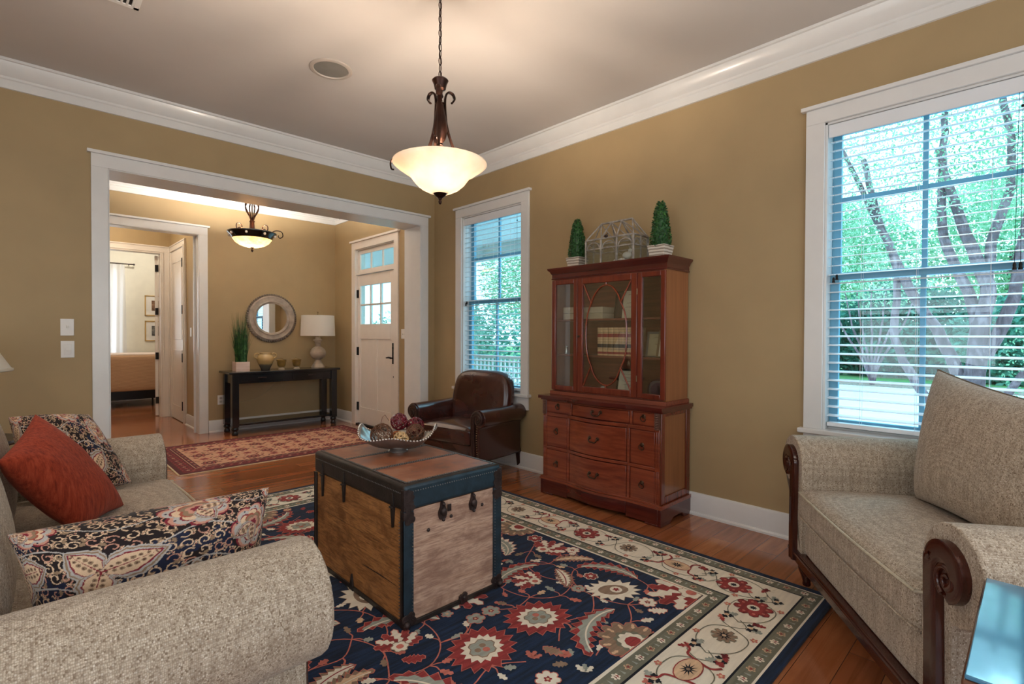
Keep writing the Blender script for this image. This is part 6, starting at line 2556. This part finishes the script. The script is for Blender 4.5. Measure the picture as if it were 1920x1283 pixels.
for i, (x, lb) in enumerate(((2.470, 'small footed ochre cup on the console, next to the jug'), (2.665, 'small footed ochre cup on the console, next to the lamp'))):
    t = thing('footed_cup', lb, 'cup', (x, 6.87, CZ), group='pair of ochre cups')
    MB().lathe([(.038, 0), (.040, .006), (.030, .014), (.022, .022), (.024, .030)], seg=24).build('foot', M_cupf, t)
    b = MB()
    b.lathe([(.022, .028), (.040, .034), (.050, .055), (.054, .090), (.056, .110), (.064, .120), (.064, .126), (.054, .126), (.048, .10), (.045, .05), (0, .04)], seg=30)
    b.build('bowl', M_cup, t, angle=180)
    b = MB()
    for s in (-1, 1): b.sphere((s * .054, 0, .10), .009, 8, 6)
    b.tube(smoothpts([(-.03, 0, .12), (-.01, .01, .145), (.01, -.005, .138), (.03, 0, .122)], 4), .0035, 5)
    b.build('knob', M_cup, t)

# round mirror
MR = thing('round_mirror', 'round mirror in a carved grey wooden frame above the console table', 'mirror', (2.443, HY, 1.440))
M_grey = plain('weathered_grey_wood', C(168, 154, 140), .6, var=.14, scale=14, bump=.2, bscale=60)
b = MB()
b.lathe([(.196, -.0), (.196, -.020), (.206, -.030), (.222, -.034), (.228, -.028), (.236, -.024), (.282, -.034), (.292, -.028), (.300, -.020), (.306, -.0)], (0, 0, 0), 72, axis='y', cap=False)
b.build('frame', M_grey, MR, angle=40)
b = MB()
for k in range(64):
    a = 2 * PI * k / 64
    b.T = Matrix.Rotation(-a, 4, 'Y') @ Matrix.Translation((.308, -.012, 0)) @ Matrix.Rotation(.5, 4, 'Y')
    b.sphere((0, 0, 0), .019, 8, 6, sc=(1.0, .8, .85))
b.T = None
b.build('gadrooned_edge', plain('grey_wood_edge', C(120, 106, 94), .6, var=.2), MR)
mg = Mat('mirror_silver')
mg.bsdf((.9, .92, .92, 1), .01, 1.0)
MB().lathe([(.198, -.012), (0, -.0121)], (0, 0, 0), 64, axis='y').build('mirror_glass', mg.m, MR, smooth=False)

# ================================================================ END TABLE (glass topped) beside the armchair
EN = thing('end_table', 'dark wooden end table with a reflective glass top at the bottom right', 'end table', (1.37, -.155, 0))
M_tblw = wood('brown_table_wood', C(92, 54, 36), C(120, 74, 50), 0, .3, .4, .8, C(56, 30, 20))
MB().box(-.25, .25, -.24, .24, .628, .652).build('table_top', M_tblw, EN, bevel=.004)
tg = Mat('glass_painted_blue_reflection')
tg.bsdf(C(64, 134, 172), .07, 0.0, None, .9, 1.0)  # blue window reflection painted into the base colour
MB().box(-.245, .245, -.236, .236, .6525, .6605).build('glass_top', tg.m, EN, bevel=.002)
b = MB()
b.box(-.19, .19, -.225, -.205, .54, .628).box(-.19, .19, .205, .225, .54, .628).box(-.19, -.17, -.22, .22, .54, .628).box(.17, .19, -.22, .22, .54, .628)
b.build('apron', M_tblw, EN, bevel=.003)
for sx in (-1, 1):
    for sy in (-1, 1): MB().box(sx * .175 - .022, sx * .175 + .022, sy * .205 - .022, sy * .205 + .022, 0, .628).build('leg', M_tblw, EN, bevel=.003)
MB().box(-.17, .17, -.2, .2, .16, .18).build('lower_shelf', M_tblw, EN, bevel=.003)

# ================================================================ BEDROOM beyond the hall
M_quilt = Mat('tan_ribbed_coverlet')
wv_ = M_quilt.new('TexWave', Scale=22, Distortion=2.2)
wv_.bands_direction = 'Z'
M_quilt.l.new(M_quilt.coords(), wv_.inputs['Vector'])
M_quilt.bsdf(M_quilt.ramp(wv_.outputs['Fac'], [(0, C(166, 126, 92)), (1, C(196, 156, 120))]), .85, 0, M_quilt.bump(wv_.outputs['Fac'], .5, .006))
M_quilt = M_quilt.m
BD = thing('bed', 'bed with a tan ribbed coverlet and dark frame in the far bedroom', 'bed', (1.0, 10.55, 0))
b = MB()
b.rbox(-1.0, 1.0, -.02, .85, .26, .865, .05, 10, crown=.01)
b.build('coverlet', M_quilt, BD)
MB().box(-1.0, 1.0, .0, .84, .13, .27).build('bed_frame', M_black, BD)
for x in (-.9, .66, .95): MB().box(x - .012, x + .012, .02, .045, 0, .14).build('leg', M_black, BD)
b = MB().rbox(-.99, .99, .04, .80, .855, .895, .02, 6)
b.build('top_sheet', plain('pale_pink_bedding', C(236, 214, 198), .8), BD)
M_gold = plain('gold_frame', C(200, 162, 98), .35, .3)
M_mat = plain('white_mount', C(232, 228, 220), .7)
for i, (z, c1, c2, lb) in enumerate(((1.757, C(150, 110, 80), C(70, 46, 34), 'framed brown landscape picture on the cream bedroom wall, upper of two'), (1.283, C(130, 126, 122), C(40, 38, 38), 'framed grey photograph on the cream bedroom wall, lower of two'))):
    t = thing('picture_frame', lb, 'picture', (1.99, 11.598, z), group='framed pictures in the bedroom')
    b = MB()
    w_, h_ = .285, .190
    b.box(-w_, w_, -.025, 0, h_ - .018, h_).box(-w_, w_, -.025, 0, -h_, -h_ + .018).box(-w_, -w_ + .018, -.025, 0, -h_, h_).box(w_ - .018, w_, -.025, 0, -h_, h_)
    b.build('frame', M_gold, t, bevel=.003)
    MB().box(-w_ + .016, w_ - .016, -.012, -.002, -h_ + .016, h_ - .016).build('mount', M_mat, t)
    pm2 = Mat('picture_print')
    pn = pm2.noise(pm2.coords((1, 1, 2.2)), 16, 4, .7)
    pm2.bsdf(pm2.ramp(pn, [(.35, c2), (.6, c1), (.8, C(220, 206, 186))]), .4)
    MB().box(-.18, .18, -.014, -.012, -.095, .095).build('print', pm2.m, t)
cm = Mat('sheer_white_curtain')
t1 = cm.new('BsdfTranslucent', Color=C(250, 250, 250))
t2 = cm.new('BsdfDiffuse', Color=C(246, 244, 240))
t3 = cm.new('MixShader')
t3.inputs[0].default_value = .5
cm.l.new(t1.outputs[0], t3.inputs[1])
cm.l.new(t2.outputs[0], t3.inputs[2])
cm.l.new(t3.outputs[0], cm.out.inputs[0])


def curtain(xa, xb, label):
    t = thing('curtain', label, 'curtain', (0, 11.46, 0))
    n = 60
    vs, fs = [], []
    for j in range(12):
        z = 2.47 - (2.47 - .03) * j / 11
        k = 1.0
        for i in range(n + 1):
            u = i / n
            x = xa + (xb - xa) * u + .03 * j / 11 * (u - .2)
            vs.append((x, .022 * math.sin(u * 34 + .3 * j) + .01 * math.sin(u * 13 + j * .5), z))
    for j in range(11):
        for i in range(n):
            fs.append((j * (n + 1) + i, j * (n + 1) + i + 1, (j + 1) * (n + 1) + i + 1, (j + 1) * (n + 1) + i))
    MB().add(vs, fs).build('panel', cm.m, t, angle=180)
    return t


curtain(.85, 1.40, 'sheer white curtain panel hanging at the bedroom window')
rd = MB().tube([(.05, 11.46, 2.485), (1.52, 11.46, 2.485)], .011, 10)
rd.sphere((1.53, 11.46, 2.485), .018, 10, 6)
for x in (.2, 1.47): rd.tube([(x, 11.46, 2.485), (x, 11.6, 2.485)], .007, 6)
tag(rd.build('curtain_rod', M_iron), 'thin metal curtain rod above the bedroom window', 'curtain rod')
o = MB().lathe([(.0, -.09), (.10, -.075), (.15, -.03), (.155, 0)], seg=32).build('fill_ceiling_light', M_alab, None, loc=(1.5, 10.4, H - .001))  # unseen fixture, added to light the bedroom
tag(o, 'frosted glass ceiling light added unseen to brighten the bedroom', 'ceiling light')
lamp('bedroom_fill', 'POINT', (1.5, 10.4, H - .16), BED_W, (1.0, .93, .82), .06)
o = MB().lathe([(.0, -.08), (.09, -.065), (.13, -.03), (.135, 0)], seg=32).build('fill_ceiling_light', M_alab, None, loc=(.75, 8.1, H - .001))  # fixture out of view, added to brighten the hall
tag(o, 'frosted glass ceiling light added unseen to brighten the hall', 'ceiling light')
lamp('hall_fill', 'POINT', (.75, 8.1, H - .15), HALL_W, (1.0, .86, .68), .06)
# unseen recessed downlights added as fill light
for i, (x, y) in enumerate(((-1.0, -1.0), (1.2, -1.2), (-1.4, 1.4), (-1.2, 3.2))):
    t = thing('fill_downlight', 'round white recessed ceiling downlight added out of view for fill light', 'ceiling light', (x, y, H), group='added fill downlights')
    MB().lathe([(.085, 0), (.085, -.006), (.065, -.006), (.06, .0)], seg=32).build('trim_ring', M_plastic, t)
    lamp('downlight', 'AREA', (x, y, H - .012), DOWN_W, (1.0, .88, .74), .12)
# ================================================================ OUTSIDE
M_lawn = plain('lawn', C(120, 170, 96), .9, var=.2, scale=3)
M_street = plain('pale_concrete_drive', C(226, 222, 218), .8, var=.04, scale=2)
M_mulch = plain('leaf_mulch', C(170, 140, 122), .9, var=.3, scale=20)
GZ = -.6
struct(MB().box(3.5, 90, -60, 60, GZ - .1, GZ).build('ground', M_lawn, smooth=False))
struct(MB().box(4.2, 22.3, -40, 40, GZ, GZ + .012).build('driveway', M_street, smooth=False))
struct(MB().box(22.3, 25.0, -40, 40, GZ, GZ + .03).build('mulch_bed', M_mulch, smooth=False))
struct(MB().box(3.48, 4.2, -20, 20, GZ, GZ + .05).build('foundation_bed', M_mulch, smooth=False))
# porch over the front door: ceiling, beam, posts, floor
M_porch = plain('pale_blue_porch_paint', C(236, 244, 246), .5, var=.02)
b = MB()
b.box(3.475, 6.1, 3.9, 12, 2.78, 2.86)
struct(b.build('porch_ceiling', M_porch, smooth=False))
b = MB()
b.box(5.9, 6.1, 3.9, 12, 2.56, 2.80).box(3.475, 6.1, 3.85, 4.0, 2.62, 2.80)
struct(b.build('porch_beam', M_trim, smooth=False))
struct(MB().box(3.475, 6.2, 3.9, 12, GZ, -.05).build('porch_floor', plain('grey_porch_boards', C(170, 172, 172), .6), smooth=False))
for i, y in enumerate((4.0, 9.2)):
    b = MB().box(5.90, 6.10, y - .1, y + .1, -.05, 2.56).box(5.87, 6.13, y - .13, y + .13, -.05, .08).box(5.87, 6.13, y - .13, y + .13, 2.46, 2.56)
    tag(b.build('porch_post', M_trim, bevel=.004), ('square white porch post at the near end of the porch', 'square white porch post beyond the front door')[i], 'post')
RL = thing('porch_railing', 'white porch railing with dark top rail seen through the narrow window', 'railing', (6.0, 5.5, 0))
b = MB().box(-.03, .03, -1.3, 3.58, .82, .87).box(-.02, .02, -1.3, 3.58, .08, .12)
b.build('rail', M_trim, RL)
b = MB()
for k in range(46): b.box(-.015, .015, -1.28 + k * .107, -1.25 + k * .107, .1, .83)
b.build('baluster_panel', M_trim, RL)

M_bark = Mat('pale_crepe_myrtle_bark')
nb_ = M_bark.noise(M_bark.coords((1, 1, .35)), 6, 5, .6, 1.0)
M_bark.bsdf(M_bark.ramp(nb_, [(.3, C(70, 50, 54)), (.5, C(118, 90, 96)), (.7, C(176, 146, 152))]), .8, 0, M_bark.bump(nb_, .5, .02))
M_bark = M_bark.m


def leafmat(name, a, b_, c_):
    m = Mat(name)
    n = m.noise(m.coords(), .9, 4, .6)
    n2 = m.noise(m.coords(), 14, 2)
    col = m.ramp(n, [(.35, a), (.5, b_), (.68, c_)])
    col = m.mix(m.ramp(n2, [(.4, (0, 0, 0, 1)), (.7, (.5, .5, .5, 1))]), col, c_)
    t = m.new('BsdfTranslucent')
    m.l.new(col, t.inputs[0])
    d = m.new('BsdfDiffuse')
    m.l.new(col, d.inputs[0])
    x = m.new('MixShader')
    x.inputs[0].default_value = .55
    m.l.new(t.outputs[0], x.inputs[1])
    m.l.new(d.outputs[0], x.inputs[2])
    m.l.new(x.outputs[0], m.out.inputs[0])
    return m.m


LF = [leafmat('light_green_leaves', C(86, 150, 110), C(140, 196, 150), C(206, 232, 200)),  # light, blue-green and dark leaf colours
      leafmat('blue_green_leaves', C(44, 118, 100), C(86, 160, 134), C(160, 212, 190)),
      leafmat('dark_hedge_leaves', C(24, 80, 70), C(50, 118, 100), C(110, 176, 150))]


def crown(b, c, R, n, rnd, size, flat=1.0):
    for i in range(n):
        while True:
            p = Vector((rnd.uniform(-1, 1), rnd.uniform(-1, 1), rnd.uniform(-1, 1)))
            if .25 < p.length < 1: break
        p = Vector((p.x * R[0], p.y * R[1], p.z * R[2])) + Vector(c)
        u = Vector((rnd.gauss(0, 1), rnd.gauss(0, 1), rnd.gauss(0, 1))).normalized()
        v_ = u.orthogonal().normalized()
        s = size * rnd.uniform(.6, 1.4)
        b.add([p, p + u * s * .5 + v_ * s * .28, p + u * s, p + u * s * .5 - v_ * s * .28], [(0, 1, 2, 3)])


def tree(name, label, x, y, stems, crowns, leaf, seed, leafsize, group=None, cat='tree'):
    rnd = random.Random(seed)
    t = thing(name, label, cat, (x, y, GZ), group=group)
    if stems:
        b = MB()
        for pts, r0, r1 in stems:
            P = smoothpts(pts, 5)
            n = len(P)
            P = [p + Vector((rnd.gauss(0, .01), rnd.gauss(0, .01), 0)) for p in P]
            b.tube(P, [.8 * (r0 + (r1 - r0) * i / (n - 1)) for i in range(n)], 9)
        b.build('trunk', M_bark, t)
    if crowns:
        b = MB()
        for c, R, n in crowns: crown(b, c, R, n, rnd, leafsize)
        b.build('foliage', leaf, t, smooth=False)
    return t


# the multi-stemmed tree in the right half of the large window (about 9 m from the glass)
tree('crepe_myrtle', 'pale multi-trunked tree standing outside the large window', 10.4, .62,
     [([(0, .0, 0), (.02, .08, .8), (.0, .02, 1.9), (.0, -.05, 2.6), (.1, .25, 3.6), (.1, .55, 4.8)], .20, .06),
      ([(0, .1, .5), (.1, .35, 1.5), (.0, .85, 2.6), (.1, 1.25, 3.6), (.2, 1.55, 4.9)], .13, .05),
      ([(0, 0, 1.7), (.05, .15, 2.5), (.1, .45, 3.4), (.2, .5, 4.6), (.2, .45, 5.6)], .11, .05),
      ([(0, -.05, 1.5), (0, -.35, 2.4), (.1, -.45, 3.4), (0, -.8, 4.8)], .12, .05),
      ([(0, -.05, 2.2), (.1, -.1, 3.2), (.1, -.3, 4.2), (.0, -.2, 5.4)], .10, .05),
      ([(0, .2, .2), (.2, .7, .9), (.1, 1.05, 1.8), (.1, 1.05, 2.9), (.2, 1.5, 4.2), (.2, 1.9, 5.2)], .10, .04),
      ([(0, .0, .4), (-.2, -.5, 1.4), (-.1, -.7, 2.2)], .08, .03)],
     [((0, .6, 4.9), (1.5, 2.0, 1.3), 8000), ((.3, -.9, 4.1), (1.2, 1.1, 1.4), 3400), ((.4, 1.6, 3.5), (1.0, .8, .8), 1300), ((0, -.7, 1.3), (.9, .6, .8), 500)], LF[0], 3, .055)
tree('small_tree', 'slender vase-shaped small tree by the mulch bed, left in the large window', 22.9, 4.35,
     [([(0, 0, 0), (0, dy * .2, .9), (0, dy * .7, 2.2), (0, dy, 3.5)], .07, .025) for dy in (-1.3, -.8, -.4, 0.05, .5, .9, 1.4)],
     [((0, 0, 3.7), (1.4, 2.0, .9), 900)], LF[0], 5, .13)
hz = [(27, 9.5, 3.1, 3.3, 1), (29, 4.5, 3.6, 3.6, 2), (27.5, .2, 2.8, 3.0, 1), (30, -4.5, 3.6, 3.6, 2), (27, 14, 3.2, 3.6, 2), (24, 20, 3.4, 4.0, 1), (19, 26, 3.6, 4.5, 1), (30, -10, 3.6, 3.6, 1)]
nm = ['behind the lawn, left of the window mullion', 'straight behind the lawn in the large window', 'behind the pale tree trunks', 'far right behind the pale tree', 'behind the lawn beyond the slender tree', 'at the left of the narrow window', 'far left beyond the porch', 'at the far right end of the hedge row']
for i, (x, y, r, h, k) in enumerate(hz):
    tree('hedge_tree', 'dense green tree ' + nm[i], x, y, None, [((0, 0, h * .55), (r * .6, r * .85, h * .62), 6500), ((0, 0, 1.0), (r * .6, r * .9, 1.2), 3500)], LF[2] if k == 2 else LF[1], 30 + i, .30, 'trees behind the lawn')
tall = [(33, 8, 4.2, 9.5), (36, 1, 4.6, 10.5), (34, -6, 4.4, 9.5), (33, 16, 4.6, 10), (26, 25, 5, 10)]
nm = ['tall light green tree rising behind the hedge, left of the mullion', 'tallest light green tree behind the pale trunks', 'tall light green tree at the right behind the hedge', 'tall light green tree behind the narrow window blind', 'tall light green tree at the far left beyond the porch']
for i, (x, y, r, h) in enumerate(tall):
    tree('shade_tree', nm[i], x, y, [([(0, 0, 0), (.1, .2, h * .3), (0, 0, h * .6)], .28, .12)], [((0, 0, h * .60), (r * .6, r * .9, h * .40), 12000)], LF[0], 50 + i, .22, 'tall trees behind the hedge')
for i, (x, y) in enumerate(((8.2, 9.0), (9.4, 11.5), (8.5, 13.6))):
    tree('garden_shrub', ('leafy shrub beyond the porch railing, nearest the window', 'leafy shrub beyond the porch railing, middle one', 'leafy shrub beyond the porch railing, farthest one')[i], x, y, None, [((0, 0, 1.3), (1.1, 1.3, 1.3), 2600)], LF[1], 70 + i, .12, 'shrubs beyond the porch')
